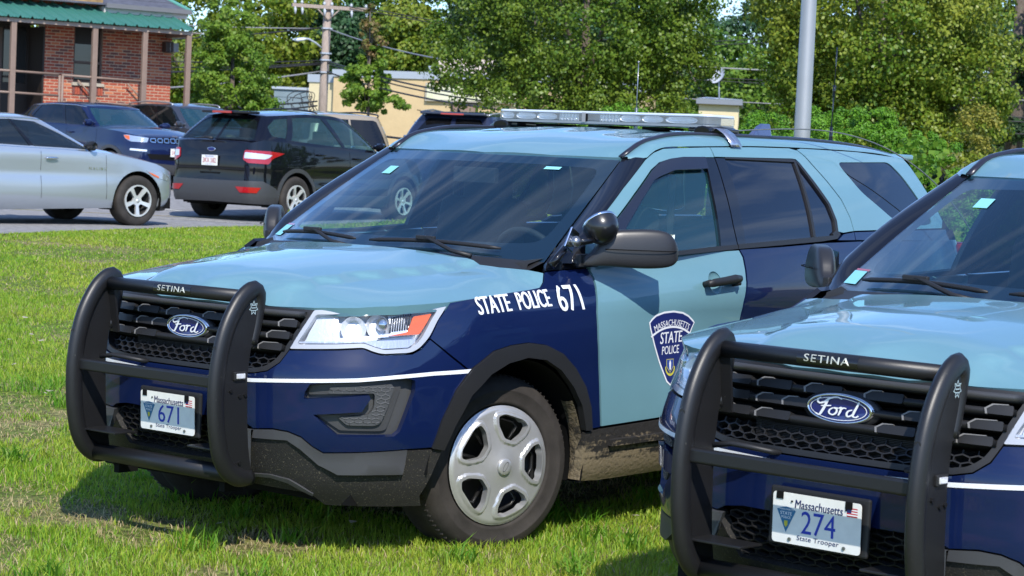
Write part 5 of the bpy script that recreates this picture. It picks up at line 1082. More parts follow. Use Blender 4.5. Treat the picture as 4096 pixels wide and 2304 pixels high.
# main roof
SLT = mat('slate_shingle', (.085,.09,.115), .75, var=.3, vscale=6, stretch=(1, 1, 4))
rf = bx('fascia', BR, -1.9, .16, -.10, .38, 4.40, 4.53, mat('white_fascia', (.62,.58,.55), .6), BW)
bx('gutter', BR, -1.9, .22, .36, .50, 4.50, 4.60, mat('grey_gutter', (.16,.16,.17), .5), BW); bx('gutter', BR, -9.5, -1.95, .30, .40, 4.60, 4.70, mat('rusty_gutter', (.36,.23,.09), .7, var=.4, vscale=3), BW)
mb = MB(); k = 14
for i in range(k):
    t0, t1 = i/k, (i+1)/k; za, zb_ = 4.56+2.4*t0, 4.56+2.4*t1; b0, b1 = .45-4*t0, .45-4*t1; e0, e1 = .22-3.6*t0, .22-3.6*t1
    mb.add([BR(-9.5, b0, za+.018), BR(e0, b0, za+.018), BR(e1, b1, zb_), BR(-9.5, b1, zb_), BR(-9.5, b0, za-.005), BR(e0, b0, za-.005)], [(0,1,2,3),(4,5,1,0)])
mb.build('slate_roof', SLT, BW, False)
mb = MB(); mb.tube([BR(.24,.47,4.56), BR(.22-3.6,.45-4,6.99)], .05, 6); mb.build('hip_flashing', mat('copper_green_flashing', (.12,.36,.30), .5), BW)
mb = MB(); mb.add([BR(.22,.45,4.55), BR(.22,-7,4.55), BR(-3.38,-3.55,6.96)], [(0,1,2)]); mb.build('slate_roof', SLT, BW, False)
tag(BW, 'red brick building with a slate roof and dark recessed entrance', 'building')
tag(aw, 'green corrugated metal canopy on taupe posts along the brick building', 'canopy'); tag(rl, 'taupe pipe railing under the green canopy of the brick building', 'railing'); tag(wl, 'dark floodlight on the corner of the brick wall', 'wall lamp')
# tan flat-roofed building
TN = mat('tan_rendered_wall', (.62,.46,.25), .9, var=.06, vscale=2, bump=.3, bscale=12, bdist=.02); TN2 = mat('cream_wall', (.66,.56,.35), .9, var=.05, vscale=2)
CP = mat('blue_grey_coping', (.38,.42,.47), .5)
T1 = Frame(-8.2, 86, (.94,-.34)); tb = bx('tan_building', T1, 1.2, 11.5, -8, 0, .5, 4.35, TN, None)
bx('wing', T1, 0, 1.25, -6, -.4, .5, 4.12, TN2, tb); bx('coping', T1, 1.15, 11.55, -8.05, .06, 4.35, 4.62, CP, tb); bx('coping', T1, -.05, 1.2, -6, -.35, 4.12, 4.42, CP, tb)
sg = bx('signboard', T1, 5.0, 8.8, .0, .14, 3.55, 4.22, mat('sign_frame', (.42,.38,.30), .6), tb); bx('sign_face', T1, 5.07, 8.73, .14, .15, 3.61, 4.17, mat('faded_sign_face', (.72,.70,.50), .6, col2=(.60,.62,.30), vscale=1.3, thr=(.45,.6)), sg)
dd_ = bx('roller_door', T1, 6.1, 7.0, .0, .05, .9, 3.50, mat('brown_door', (.28,.19,.14), .7), tb); bx('door_jamb', T1, 6.02, 6.1, 0, .07, .9, 3.56, DKF, dd_); bx('door_jamb', T1, 7.0, 7.08, 0, .07, .9, 3.56, DKF, dd_); bx('door_head', T1, 6.1, 7.0, 0, .07, 3.50, 3.56, DKF, dd_)
bx('wall_vent', T1, 4.55, 4.72, 0, .1, 2.30, 2.45, DKF, tb)
ac = bx('rooftop_unit', T1, 4.5, 7.2, -3.6, -2.2, 4.6, 5.25, mat('rusty_cream_metal', (.62,.52,.42), .7, col2=(.35,.16,.06), vscale=2.2, thr=(.58,.75), detail=8), None)
for k in range(7): bx('unit_panel', T1, 4.55+k*.38, 4.9+k*.38, -2.2, -2.17, 4.63, 5.2, _M['rusty_cream_metal'], ac)
bx('unit_pipe', T1, 4.05, 4.45, -3.4, -2.4, 4.6, 4.95, CP, ac)
tag(tb, 'tan flat-roofed commercial building with blank sign behind the car park', 'building'); tag(ac, 'rust-streaked rooftop machinery unit on the tan building', 'rooftop unit')
T2 = Frame(6.2, 80, (.97,-.1)); b2 = bx('small_cream_building', T2, 0.1, 1.5, -4, 0, .5, 3.78, TN2, None); bx('roof_slab', T2, 0, 1.62, -4.2, .25, 3.78, 3.96, mat('dull_grey_roof', (.20,.22,.25), .6), b2)
mb = MB(); pr = [T2(0,0,4.28)];
mb.add([T2(0,.2,3.97), T2(1.62,.2,3.97), T2(1.62,-2,4.05), T2(.3,-2,4.09)], [(0,1,2,3)]); mb.build('roof_sheet', CP, b2, False)
tag(b2, 'small cream building with grey roof seen between the two large trees', 'building')
ds = MB(); c = T2(.72, -.2, 4.78); qm = Matrix.Translation(Vector(c))@(Vector((-.15,-.77,.45)).to_track_quat('X', 'Z').to_matrix().to_4x4())
ds.lathe([(r, -.07+.11*(r/.31)**2) for r in (.01,.08,.16,.24,.31)], 24, qm); dsh = ds.build('satellite_dish', mat('dish_grey', (.50,.52,.56), .5), None)
mb = MB(); mb.tube([c, T2(.76,-.25,4.5), T2(.8,-.25,3.9)], .025, 6); mb.tube([c, T2(.35,.1,4.62)], .012, 6); mb.build('dish_mast', CP, dsh); tag(dsh, 'grey satellite dish on the roof of the small cream building', 'satellite dish')
sh_ = bx('grey_shed', Frame(-10.0, 92, (.98,.1)), 0, 1.55, -3, 0, 1.0, 3.95, mat('grey_metal_siding', (.18,.24,.27), .6, var=.1, vscale=2), None); bx('shed_roof', Frame(-10.0, 92, (.98,.1)), -.1, 1.65, -3, .1, 3.95, 4.05, CP, sh_)
for k in range(7): bx('siding_board', Frame(-10.0, 92, (.98,.1)), 0.02, 1.53, 0, .02, 2.2+k*.24, 2.4+k*.24, _M['grey_metal_siding'], sh_)
tag(sh_, 'grey metal-sided shed behind the black SUV at left', 'shed')
pe = MB(); f_ = Frame(-8.95, 79, (1,0)); pe.tube([f_(.28*math.cos(a), 0, 2.75+.28*math.sin(a)) for a in np.linspace(0, PI, 14)]+[f_(-.28,0,2.2)], .13, 12); tag(pe.build('rusty_pipe_bend', mat('rusty_iron', (.36,.13,.06), .8, var=.3, vscale=5)), 'rusty curved pipe standing behind the roof of the black SUV', 'pipe')
# ---- poles
WOOD = mat('weathered_wood', (.34,.27,.22), .85, var=.28, vscale=9, stretch=(6, 6, .5), bump=.4, bscale=30, bdist=.01)
UP = Frame(-6.78, 78, (.92,.39)); up = empty('utility_pole')
mb = MB(); mb.tube([UP(0,0,.9), UP(0,0,3.5), UP(.05,0,8.2)], [.165,.15,.13], 14); mb.build('pole_shaft', WOOD, up)
bx('cross_arm', UP, -1.30, 1.42, .13, .24, 6.38, 6.50, WOOD, up)
for s in (-1, 1): mb = MB(); mb.tube([UP(s*.42,.2,6.40), UP(0,.17,6.0)], .025, 6); mb.build('arm_brace', WOOD, up)
INS = mat('grey_insulator', (.45,.48,.52), .25)
for a in (-1.2,-.95,-.15,.12,.82,1.36):
    mb = MB(); mb.tube([UP(a,.18,6.5), UP(a,.18,6.55), UP(a,.18,6.62)], [.03,.055,.03], 8); mb.tube([UP(a,.22,6.38), UP(a,.26,6.30), UP(a,.27,6.14)], [.03,.05,.025], 8); mb.build('insulator', INS, up)
for z in (5.7, 4.85, 4.62, 4.2): bx('pole_band', UP, -.17, .17, .0, .18, z, z+.05, CP, up)
tag(up, 'weathered wooden utility pole with cross arm beside the tan building', 'utility pole')
sl_ = empty('street_lamp'); mb = MB(); mb.tube([UP(-.12,0,5.05), UP(-.35,.05,5.2), UP(-.62,.1,5.32), UP(-.80,.12,5.33)], .035, 8); mb.build('lamp_bracket', CP, sl_)
mb = MB(); mb.tube([UP(-.72,.12,5.33), UP(-.85,.13,5.30), UP(-1.05,.14,5.27), UP(-1.22,.14,5.27)], [.04,.10,.12,.03], 12, sq=(1, .6)); mb.build('lamp_head', mat('white_lamp_head', (.72,.76,.80), .35), sl_); tag(sl_, 'street lamp with white head bracketed on the wooden utility pole', 'street lamp')
WIR = mat('black_cable', (.02,.02,.022), .6); WIG = mat('grey_cable', (.25,.25,.26), .5)
def cable(name, p, q, sag, r, m, label, n=14):
    mb = MB(); p, q = np.array(p), np.array(q); mb.tube([tuple(p+(q-p)*t-np.array([0, 0, sag*4*t*(1-t)])) for t in np.linspace(0, 1, n)], r, 6); o = mb.build(name, m); tag(o, label, 'cable', 'overhead cables at the utility pole'); return o
def S3(R, D, z): p = CAM[:2]+RH*R+FH*D; return (p[0], p[1], z)
cl_ = 'black overhead cable strung from the utility pole'; cw_ = [
 ((-6.9,78,4.62),(-16,70,4.1),.15,.018,WIR),((-6.9,78,4.55),(-16,70,3.9),.2,.016,WIR),((-6.9,78,4.5),(-16,68,3.35),.1,.025,WIR),((-6.9,78,4.25),(-16,68,2.9),.25,.022,WIG),
 ((-6.9,78,5.75),(-17,66,4.2),.2,.02,WIR),((-6.9,78,5.72),(-16,72,5.4),.1,.014,WIG),((-6.7,78,5.72),(-2.0,62,4.15),.1,.016,WIG),((-6.7,78,4.62),(-1.0,58,3.10),.12,.02,WIR),
 ((-6.7,78,4.55),(-1.0,58,3.0),.15,.016,WIR),((-6.7,78,4.25),(-.5,56,2.75),.15,.02,WIR),((-5.4,78,6.5),(9,84,6.4),.5,.014,WIR),((-6.0,78,6.5),(9,84,6.25),.5,.014,WIR),
 ((-6.9,77,3.2),(-15,64,2.4),.2,.022,WIR),((-6.9,77,3.05),(-15,64,2.15),.25,.022,WIR),((-6.7,77,2.5),(0,60,2.1),.3,.028,WIR),((-3.8,84,3.2),(0,70,2.4),.1,.014,WIR)]
cn_ = ['upper thin black cable leaving the utility pole towards the left, below the lamp', 'second thin black cable leaving the utility pole towards the left', 'thick black cable sloping steeply down left from the utility pole', 'sagging grey cable lowest of those leaving the utility pole leftwards',
 'black service cable sloping down left behind the street lamp', 'grey cable leaving the utility pole leftwards above the street lamp', 'grey cable sloping down right from the upper utility pole to the big pear tree', 'thick black cable sloping right from mid pole across the tan building roof',
 'thinner black cable just below the one crossing the tan building roof', 'black cable crossing the coping of the tan building to the right', 'topmost black cable running right from the cross arm of the utility pole', 'second black cable running right from the cross arm',
 'upper black cable carrying the splice cases left of the utility pole', 'lower black cable carrying the splice cases left of the utility pole', 'thick low black cable in front of the tan building above the gold minivan', 'thin black cable slanting across the blank sign of the tan building']
for k, (a, b, sg_, r, m_) in enumerate(cw_): cable('overhead_cable', S3(*a), S3(*b), sg_, r*1.35, m_, cn_[k])
for k, (z, D) in enumerate(((5.55,90),(5.15,90),(4.95,88),(3.75,60),(3.3,60),(3.18,60),(2.86,60),(4.1,85))):
    x0, x1 = ((5.5,12) if k < 3 else (8.5,16)) if k < 7 else (6.0, 10); cable('far_cable', S3(x0, D, z), S3(x1, D, z-.05), .02, .018 if k else .03, WIR if k in (1,2,4,5,6) else WIG, ['uppermost pale cable in the gap between the pear trees','dark cable second from the top in the gap between the pear trees','pale cable third from the top in the gap between the pear trees','pale cable crossing high at the right edge beside the dark trees','upper of the paired black cables at the right edge','lower of the paired black cables at the right edge','lowest black cable at the right edge, above the hedge','pale cable crossing level with the satellite dish'][k])
for (p, q, r) in (((-9.1,76.5,3.12),(-8.35,76.4,3.22),.12),((-9.85,76.6,2.98),(-9.1,76.5,3.10),.09),((-11,76.8,2.86),(-9.9,76.7,2.95),.06)):
    mb = MB(); a, b = np.array(S3(*p)), np.array(S3(*q)); mb.tube([tuple(a), tuple(a+(b-a)*.06), tuple(a+(b-a)*.94), tuple(b)], [r*.6, r, r, r*.6], 12); tag(mb.build('splice_case', WIR), {.12: 'thick black splice case on the cables, nearest the utility pole', .09: 'middle black splice case on the cables left of the utility pole', .06: 'thin black splice case farthest left along the cables'}[r], 'splice case', 'cable splice cases')
mb = MB()
for k in range(9):
    ph = random.uniform(0, 6); rr_ = random.uniform(.25, .6); cx = -7.55+random.uniform(-.25, .3); cz = 3.15+random.uniform(-.35, .2)
    mb.tube([S3(cx+rr_*math.cos(t)*.8+.12*math.sin(3*t+ph), 77.6, cz+rr_*math.sin(t)+.06*math.cos(2*t+ph)) for t in np.linspace(ph, ph+4.6, 22)], .014, 5)
tag(mb.build('coiled_cable', WIR), 'tangled loops of black cable hanging beside the utility pole', 'cable')
FP = mat('brushed_aluminium_pole', (.42,.42,.43), .42, metal=.6, var=.04, vscale=3)
fl_ = MB(); b0 = site(2.745, 22, None); fl_.tube([(b0[0],b0[1],b0[2]-.1),(b0[0],b0[1],2.0),(b0[0],b0[1],4.5),(b0[0],b0[1],9.5)], [.081,.079,.070,.052], 28); o = fl_.build('flagpole', FP); tag(o, 'tapered silver flagpole standing behind the roof of police SUV 671', 'flagpole')
o.rotation_euler = (0, 0, 0)
# ---- trees
def crown(name, blobs, n, size, m, parent=None, flat=.35, clump=.30, nclump=None, seed=1, aspect=.75, seedmin=.0):
    """leaves in clumps spread through ellipsoids: blobs = (R, D, z, rR, rD, rz, weight)"""
    g = np.random.default_rng(seed); V = []; wts = np.array([b[6] if len(b) > 6 else b[3]*b[4]*b[5] for b in blobs], float); wts /= wts.sum()
    allP = []; allN = []
    for b, w in zip(blobs, wts):
        R, D, z, rx, ry, rz = b[:6]; k = max(20, int(n*w)); nc = max(6, int((nclump or 140)*w))
        d = g.normal(size=(nc, 3)); d /= np.linalg.norm(d, axis=1)[:, None]; rr = g.uniform(.35, 1.0, nc)**.5; c = d*rr[:, None]
        ci = g.integers(0, nc, k); q = g.normal(size=(k, 3)); q /= np.linalg.norm(q, axis=1)[:, None]; cr = g.uniform(.5, 1.15, nc)*clump
        off = q*(g.uniform(0, 1, k)**.45)[:, None]*cr[ci][:, None]; L_ = c[ci]*np.array([rx, ry, rz])+off*np.array([1, 1, .75])*min(rx, rz, 99)**.3
        nrm = q+.5*d[ci]+np.array([0, 0, flat]); P = L_+np.array([R, D, z]); allP.append(P); allN.append(nrm)
    P = np.concatenate(allP); Nn = np.concatenate(allN); k = P[:, 2] > gz(P[:, 1])+.05; P = P[k]; Nn = Nn[k]; k = len(P)
    W3 = np.c_[CAM[:2]+P[:, :1]*RH+P[:, 1:2]*FH, P[:, 2]]; Nw = np.c_[Nn[:, :1]*RH+Nn[:, 1:2]*FH, Nn[:, 2]]+g.normal(0, .75, (k, 3)); Nw /= np.linalg.norm(Nw, axis=1)[:, None]
    a = np.cross(Nw, g.normal(size=(k, 3))); a /= np.linalg.norm(a, axis=1)[:, None]; b_ = np.cross(Nw, a); s = size*g.uniform(.6, 1.25, k)[:, None]*.5
    V = np.stack([W3-a*s, W3+b_*s*aspect-Nw*s*.12, W3+a*s, W3-b_*s*aspect-Nw*s*.12], 1).reshape(-1, 3); i = np.arange(k)*4; F = np.stack([i, i+1, i+2, i+3], 1)
    return fast_mesh(name, V, F, m, parent, np.repeat(g.uniform(0, 1, k)*.55+.1+seedmin, 4))
BARK = mat('grey_brown_bark', (.12,.095,.075), .9, var=.3, vscale=14, bump=.6, bscale=40, bdist=.02)
def trunk(parent, R, D, z1, r, limbs, z0=None):
    z0 = gz(D)-.1 if z0 is None else z0; mb = MB(); mb.tube([S3(R, D, z0), S3(R+.05, D, z0+(z1-z0)*.4), S3(R-.03, D, z1)], [r, r*.8, r*.35], 10)
    for (dr, dd, za, zb_) in limbs: mb.tube([S3(R, D, za), S3(R+dr*.45, D+dd*.45, za+(zb_-za)*.55), S3(R+dr, D+dd, zb_)], [r*.45, r*.3, r*.1], 7)
    mb.build('trunk', BARK, parent)
def tree(name, label, R, D, z1, r, limbs, blobs, n, size, m, cat='tree', group=None, **k):
    t = empty(name, S3(R, D, gz(D))); t.location = (0, 0, 0); trunk(t, R, D, z1, r, limbs); crown('crown', blobs, n, size, m, t, **k); tag(t, label, cat, group); return t
LF1 = leafmat('pear_leaf', (.055,.135,.012), (.26,.33,.04), tr=.3, ns=.5, rough=.4); LF2 = leafmat('pear_leaf_yellowing', (.09,.185,.015), (.38,.39,.05), tr=.33, ns=.5, rough=.4)  # second set is the yellowing tree's own leaf colour
LF3 = leafmat('bright_leaf', (.08,.20,.017), (.27,.37,.04), tr=.35); LFR = leafmat('reddening_leaf', (.12,.16,.03), (.36,.17,.09), tr=.3)
YEW = leafmat('yew_needle', (.07,.21,.015), (.22,.42,.025), tr=.25, ns=1.2); FAR1 = leafmat('far_leaf_green', (.045,.14,.014), (.20,.29,.03), tr=.25, ns=.15); FAR2 = leafmat('far_leaf_yellow', (.09,.18,.012), (.32,.32,.035), tr=.25, ns=.15); FAR3 = leafmat('far_leaf_blue_green', (.025,.075,.03), (.07,.15,.055), tr=.2, ns=.15); PINE = leafmat('pine_needle', (.012,.035,.012), (.04,.085,.025), tr=.15)
tree('pear_tree', 'broad dark green pear tree behind the light bar of police SUV 671', 1.3, 48, 6.0, .16, [(-1.8,.3,2.4,4.6),(1.9,-.2,2.2,4.5),(-.8,-.5,2.8,5.5),(1,.4,3,6),(-1.2,-.8,2.0,3.3),(2.2,.5,2.3,3.4)],
     [(1.2,48,5.2,2.9,2.6,3.0),(-.9,47.6,3.9,1.15,1.4,1.5),(2.85,47.7,3.9,1.2,1.5,1.6),(.4,47.0,3.0,1.5,1.2,.9),(2.2,47,2.9,1.3,1.2,.8)], 105000, .082, LF1, nclump=900, clump=.34, seed=3)
tree('pear_tree', 'yellowing green pear tree behind the flagpole and the rear of the police SUV', 7.1, 45, 6.0, .15, [(-1.8,.3,2.4,4.6),(1.9,-.2,2.2,4.5),(-.8,-.5,2.8,5.5),(1,.4,3,6),(2.0,0,2,3.2)],
     [(7.0,45,5.0,2.5,2.4,3.0),(5.55,44.6,3.6,.90,1.2,1.5),(8.9,44.8,3.5,1.15,1.3,1.3),(6.6,44.2,2.6,1.9,1.1,1.1),(8.2,44.3,2.5,1.5,1,.9)], 105000, .082, LF2, nclump=900, clump=.34, seed=4)
tree('pear_tree', 'pale green tree just right of the brick building corner', -7.65, 60, 4.6, .09, [(-.6,0,2.2,3.6),(.6,.1,2.3,3.7)], [(-7.65,60,3.3,1.15,1.1,1.35),(-7.7,60,4.6,.75,.7,.9),(-7.0,59.8,2.7,.7,.7,.7)], 26000, .09, LF3, nclump=170, clump=.26, seed=5)
rt = tree('young_tree', 'young tree with thin reddening top in front of the tan building', -4.72, 70, 6.0, .05, [(-.3,0,2.8,4.2),(.35,0,3,4.4),(.1,0,3.4,5.6),(-.1,0,3.4,5.4)], [(-4.75,70,3.5,.78,.7,.85),(-4.2,70,3.15,.75,.6,.45),(-4.6,70,4.35,.55,.5,.45)], 7600, .13, LF3, nclump=90, clump=.24, seed=6)
crown('red_crown', [(-4.6,70,5.3,.42,.4,.95)], 1300, .12, LFR, rt, nclump=26, clump=.22, seed=7)
def bush(label, blobs, n, seed, size=.05, m=None, group=None): 
    o = crown('yew_shrub', blobs, n, size, m or YEW, None, flat=.6, clump=.13, nclump=900, seed=seed, aspect=.45); tag(o, label, 'shrub', group); return o
bush('bright green yew shrub behind the light bar, below the big tree', [(1.5,34,1.75,.75,.7,.72),(2.4,34.2,1.7,.7,.7,.70),(.5,34.5,1.55,.7,.6,.7),(2.9,34,1.4,.5,.6,.6)], 60000, 11, .048)
bush('large bright green yew hedge behind the rear roof of police SUV 671', [(3.2,30,1.55,.8,.9,.78),(4.3,29.7,1.68,.98,1,.84),(5.1,29.4,1.42,.85,.9,.80),(5.7,29,.95,.7,.9,.7),(6.4,28.6,.75,.7,.8,.6),(4.2,29,1.1,1.1,.7,.7),(5.4,28.6,.7,1.0,.6,.6)], 170000, 12, .045)
crown_l = crown('sapling_leaves', [(4.95,28.2,1.78,.30,.25,.30)], 160, .10, LF3, None, nclump=3, clump=.5, seed=13); tag(crown_l, kind='stuff')
gx = crown('goldenrod', [(7.7,38,2.4,.38,.3,.42)], 1300, .06, leafmat('goldenrod_leaf', (.16,.19,.03), (.40,.33,.05), tr=.3), None, nclump=30, clump=.25, seed=14); tag(gx, 'yellow-brown flowering bush at the right edge of the pear tree', 'bush')
# woodland on the rise behind: every crown a tree of its own
wood = [(-27,102,8.5,4.2,FAR1),(-19.5,100,7.5,3.6,FAR2),(-14.5,98,6.2,3.2,FAR2),(-11.8,101,6.4,3.0,FAR2),(-8.4,104,6.0,2.6,FAR3),(-10.2,110,9.5,4.2,FAR2),(-6.2,106,8.3,3.0,FAR1),(-5.0,99,6.6,2.0,FAR2),(-2.6,108,6.2,3.4,PINE),(-3.2,114,10.5,4.0,FAR1),(.6,110,8.5,4.0,FAR3),(2.6,118,10,4.6,FAR1),(5.5,112,7.2,3.6,FAR3),(8.3,120,7.0,4.2,FAR1),
        (9.2,104,5.0,3.0,FAR1),(11.6,114,6.8,3.8,FAR3),(15.5,112,9.6,4.2,FAR1),(19,108,9,4.2,FAR2),(23,106,8.4,4,FAR1),(28,104,8,4,FAR1),(13.6,140,4.6,4.6,FAR3),(8,138,12,5.5,FAR3),(20.5,138,12,5.5,FAR3),(0,140,14,6,FAR1),(-10,140,14,6,FAR1),(-21,136,13,6,FAR1),(28,134,12,6,FAR1),(-33,130,12,6,FAR1)]
wpos = [', hidden far left', ', just left of its roof', ', showing over its roof', ', left of the pole', ', right behind the lamp', ', tall and far back', ', just right of the pole', ', thin one by the red-topped sapling', ', conifer right of the pole', ', tall behind the conifer',
 ', left part', ', right part', ', at its right flank', ', low in the middle', ', low in front', ', right of the dish', ', left one', ', second one', ', third one', ', far right one', ', farthest back', ', far back in the middle', ', far back beyond its crown', ', farthest left-centre', ', back row behind the lamp', ', back row left', ', back row right', ', back row far left']
names_ = {FAR1: 'mid green', FAR2: 'yellow-green', FAR3: 'blue-green', PINE: 'very dark green'}
for k, (R, D, z, r, m_) in enumerate(wood):
    t = empty('woodland_tree'); trunk(t, R, D, z, .2, [(r*.5,0,z-r*.8,z+.4*r),(-r*.5,0,z-r*.7,z+.3*r)]); s_ = .26+.0018*(D-98)
    g = np.random.default_rng(50+k); bl = [(R,D,z,r*.8,r*.75,r*.95)]+[(R+g.uniform(-.7,.7)*r, D-g.uniform(0,.7)*r, z+g.uniform(-1.0,.5)*r, r*.42, r*.4, r*.36) for _ in range(6)]+[(R,D,z-r*.9,r*.6,r*.5,r*.8)]
    crown('crown', bl, int(12000 if D < 125 else 6500), s_*.8, m_, t, nclump=90, clump=.75, seed=90+k)
    side = 'behind the brick building' if R < -12 else 'behind the utility pole and tan building' if R < -4 else 'behind the big pear tree' if R < 6 else 'in the gap between the two pear trees' if R < 13 else 'beyond the right pear tree'
    tag(t, names_[m_]+' woodland tree '+side+wpos[k], 'tree', 'woodland trees on the rise ('+names_[m_]+', '+side+')')
for k, (R, D, z, r) in enumerate(((13.5,62,6.5,2.2),(16.4,60,6,2.4),(12.2,66,4.0,1.6))):
    t = empty('oak_tree'); trunk(t, R, D, z+1, .28, [(1.2,0,3.5,5.5),(-1.2,0,3.2,5.2),(.8,0,4.5,7)]); crown('crown', [(R,D,z,r,r,r*1.05),(R-.8,D,z-2.0,r*.7,r*.7,r*.6),(R+.8,D,z-3.2,r*.8,r*.7,r*.7),(R-.3,D,z-4.2,r*.6,r*.6,r*.5)], 9500, .17, PINE, t, nclump=75, clump=.42, seed=140+k); tag(t, ('very dark tall tree with sky showing through near the top right corner', 'very dark tree cut off by the right edge of the picture', 'low dark tree tucked behind the right flank of the yellowing pear tree')[k], 'tree', 'dark trees at the right edge')
# ---------------------------------------------------------------- cars in the parking lot
def spoke_wheel(parent, x, y, r, rim, w, spokes, m_rim, flip):
    hub = empty('wheel', (x, y, r*.985)); hub.parent = parent
    b = MB(); b.lathe([(rim*.98,-.01),(rim,.0),(rim*1.06,.012),(r*.80,.020),(r*.91,.016),(r*.97,.0),(r,-.03),(r,-w+.03),(r*.95,-w),(rim,-w)], 56); b.build('tyre', RUB, hub)
    b = MB(); b.lathe([(rim,.004),(rim*.93,-.004),(rim*.90,-.05),(rim*.86,-.15),(0,-.16)], 40); b.build('rim_well', mat('rim_dark', (.05,.05,.05), .4, metal=.3), hub)
    pk = []
    for k in range(spokes):
        a0 = 2*PI*k/spokes+.3; q = [(rim*.30,-.10*rim),(rim*.30,.10*rim),(rim*.78,.40*rim*5/spokes),(rim*.90,.16*rim),(rim*.90,-.16*rim),(rim*.78,-.40*rim*5/spokes)]
        pk.append(round_poly([(a*math.cos(a0)-t*math.sin(a0), a*math.sin(a0)+t*math.cos(a0)) for a, t in q], rim*.05, 2))
    def face(a, c): rr = np.hypot(a, c); return np.stack([.012+.012*np.cos(np.clip(rr/rim, 0, 1)*PI)*-1*(rr > rim*.2), a, c], 1)
    patch('rim', face, [(rim*.985*math.cos(t), rim*.985*math.sin(t)) for t in np.linspace(0, 2*PI, 40, endpoint=False)], m_rim, hub, holes=pk, h=.05, gap=0, depth=.03, hole_depth=.03, out=(1, 0, 0))
    b = MB(); b.lathe([(rim*.13,.0),(rim*.13,.012),(0,.014)], 16); b.build('hub_cap', m_rim, hub)
    if flip: hub.rotation_euler = (0, 0, PI)
def car_model(name, sp):
    """a complete car: lower body ring, hood and tail decks, glazed upper body, wheels, lamps. y = 0 at the front axle"""
    c = empty(name); Lg, Wd, H, wbse, fo = sp['L'], sp['W'], sp['H'], sp['wb'], sp['fo']; ye = Lg-fo; hw = Wd/2; wr = sp.get('wr', .34); PM = sp['paint']
    plan = [(0,-fo),(hw*.45,-fo+.03),(hw*.78,-fo+.12),(hw*.93,-fo+.33),(hw*.985,-fo+.65),(hw,.30),(hw,wbse*.5),(hw,wbse),(hw*.985,ye-.50),(hw*.94,ye-.22),(hw*.82,ye-.07),(hw*.45,ye-.01),(0,ye)]
    T = sp['top']   # [(y, z)] upper edge of the body side from nose to tail
    zmax = max(z for _, z in T)+.02; zs = [.16,.30,.50,.68,.82,.95,zmax]; fi = sp.get('fi', [.14,.03,0,.01,.05,.12,.25]); ri_ = sp.get('ri', [.12,.03,.0,.01,.02,.04,.07])
    R_ = Ring(plan, [0, 2.5, 4.5, 6, 8, 12], zs, [fi, [a*.8 for a in fi], [.10,.03,.0,.005,.012,.03,.06], [.12,.03,.005,.022,.008,.012,.05], [.12,.03,.005,.01,.008,.02,.05], ri_])
    B = lambda u, z: (lambda u_: (lambda p: np.c_[p[:, 0]*np.where(u_ < 0, -1, 1), p[:, 1:]])(R_(np.abs(u_), z)))(np.atleast_1d(np.asarray(u, float)))
    s_of = lambda y: float(np.interp(y, R_.plan[4:9, 1], R_.L[4:9])) if y > -fo+.65 else None
    yt = lambda u: R_(np.array([u]), np.array([.6]))[0, 1]
    top = [(u, float(np.interp(yt(u), [a for a, _ in T], [b for _, b in T]))) for u in np.linspace(0, R_.len, 70)]
    zb = sp.get('sill', .24)
    def arch(yc): s0 = s_of(yc); ra = wr+.055; return [(s0-ra*math.cos(a), wr+ra*math.sin(a)) for a in np.linspace(-.28, PI+.28, 20)]
    A1, A2 = arch(0), arch(wbse); zbump = sp.get('bump', .45)
    side = [(0, zb+.02)]+[(A1[0][0]-.02, zb)]+A1+[(A2[0][0]-.02, zb-.02)]+A2+[(A2[-1][0]+.05, zb), (R_.len, zb+.04)]+top[::-1]
    def bothp(nm, surf, ol, m, **k):
        o = patch(nm, surf, ol, m, c, **k); q = mirrored(o); return o
    bothp('body_side', B, side, PM, h=.11, fine=.07, gap=0, depth=.03)
    if sp.get('clad'):
        k_ = sp['clad']; bothp('lower_cladding', lift(B, .006), [(0, zb), (A1[0][0]-.03, zb-.02), (A1[0][0]-.03, wr+.18), (A1[0][0]-.2, k_+.06), (0, k_)], BKD, h=.1, gap=0, depth=.01)
        bothp('lower_cladding', lift(B, .006), [(A1[-1][0]+.02, zb-.03),(A2[0][0]-.02, zb-.03),(A2[0][0]-.04, .42),(A1[-1][0]+.04, .42)], BKD, h=.12, gap=0, depth=.01)
        bothp('lower_cladding', lift(B, .008), [(A2[-1][0]+.02, zb-.02),(R_.len, zb),(R_.len, k_+.09),(A2[-1][0]+.35, k_+.10),(A2[-1][0]+.10, k_),(A2[-1][0]+.03, .45)], BKD, h=.1, gap=0, depth=.01)
        for A in (A1, A2): bothp('arch_trim', lift(B, .010), A+[(s_of(0 if A is A1 else wbse)-(wr+.115)*math.cos(a), wr+(wr+.115-wr)*0+(wr+.115)*math.sin(a)) for a in np.linspace(PI+.2, -.2, 20)], BKD, h=.06, gap=0, depth=.02)
    for yc in (0, wbse):
        mb = MB(); aa = np.linspace(-.35, PI+.35, 20); mb.grid([[(x, yc+(wr+.05)*math.cos(a), wr+(wr+.05)*math.sin(a)) for a in aa] for x in (hw*.985, hw*.6)]); mb.add([(hw*.6, yc+(wr+.05)*math.cos(a), wr+(wr+.05)*math.sin(a)) for a in aa], [tuple(range(20))]); mirrored(mb.build('wheel_housing', DRK, c))
    # decks
    def deck(nm, us, crown_, m):
        rows = []
        for u in us:
            z = float(np.interp(yt(u), [a for a, _ in T], [b for _, b in T])); e = B([u], [z])[0]
            rows.append([(e[0]*t, e[1]+(1-abs(t))*0, e[2]+crown_(e[1])*(1-abs(t)**2.6)) for t in np.linspace(-1, 1, 15)])
        mb = MB(); mb.grid(rows); return mb.build(nm, m, c)
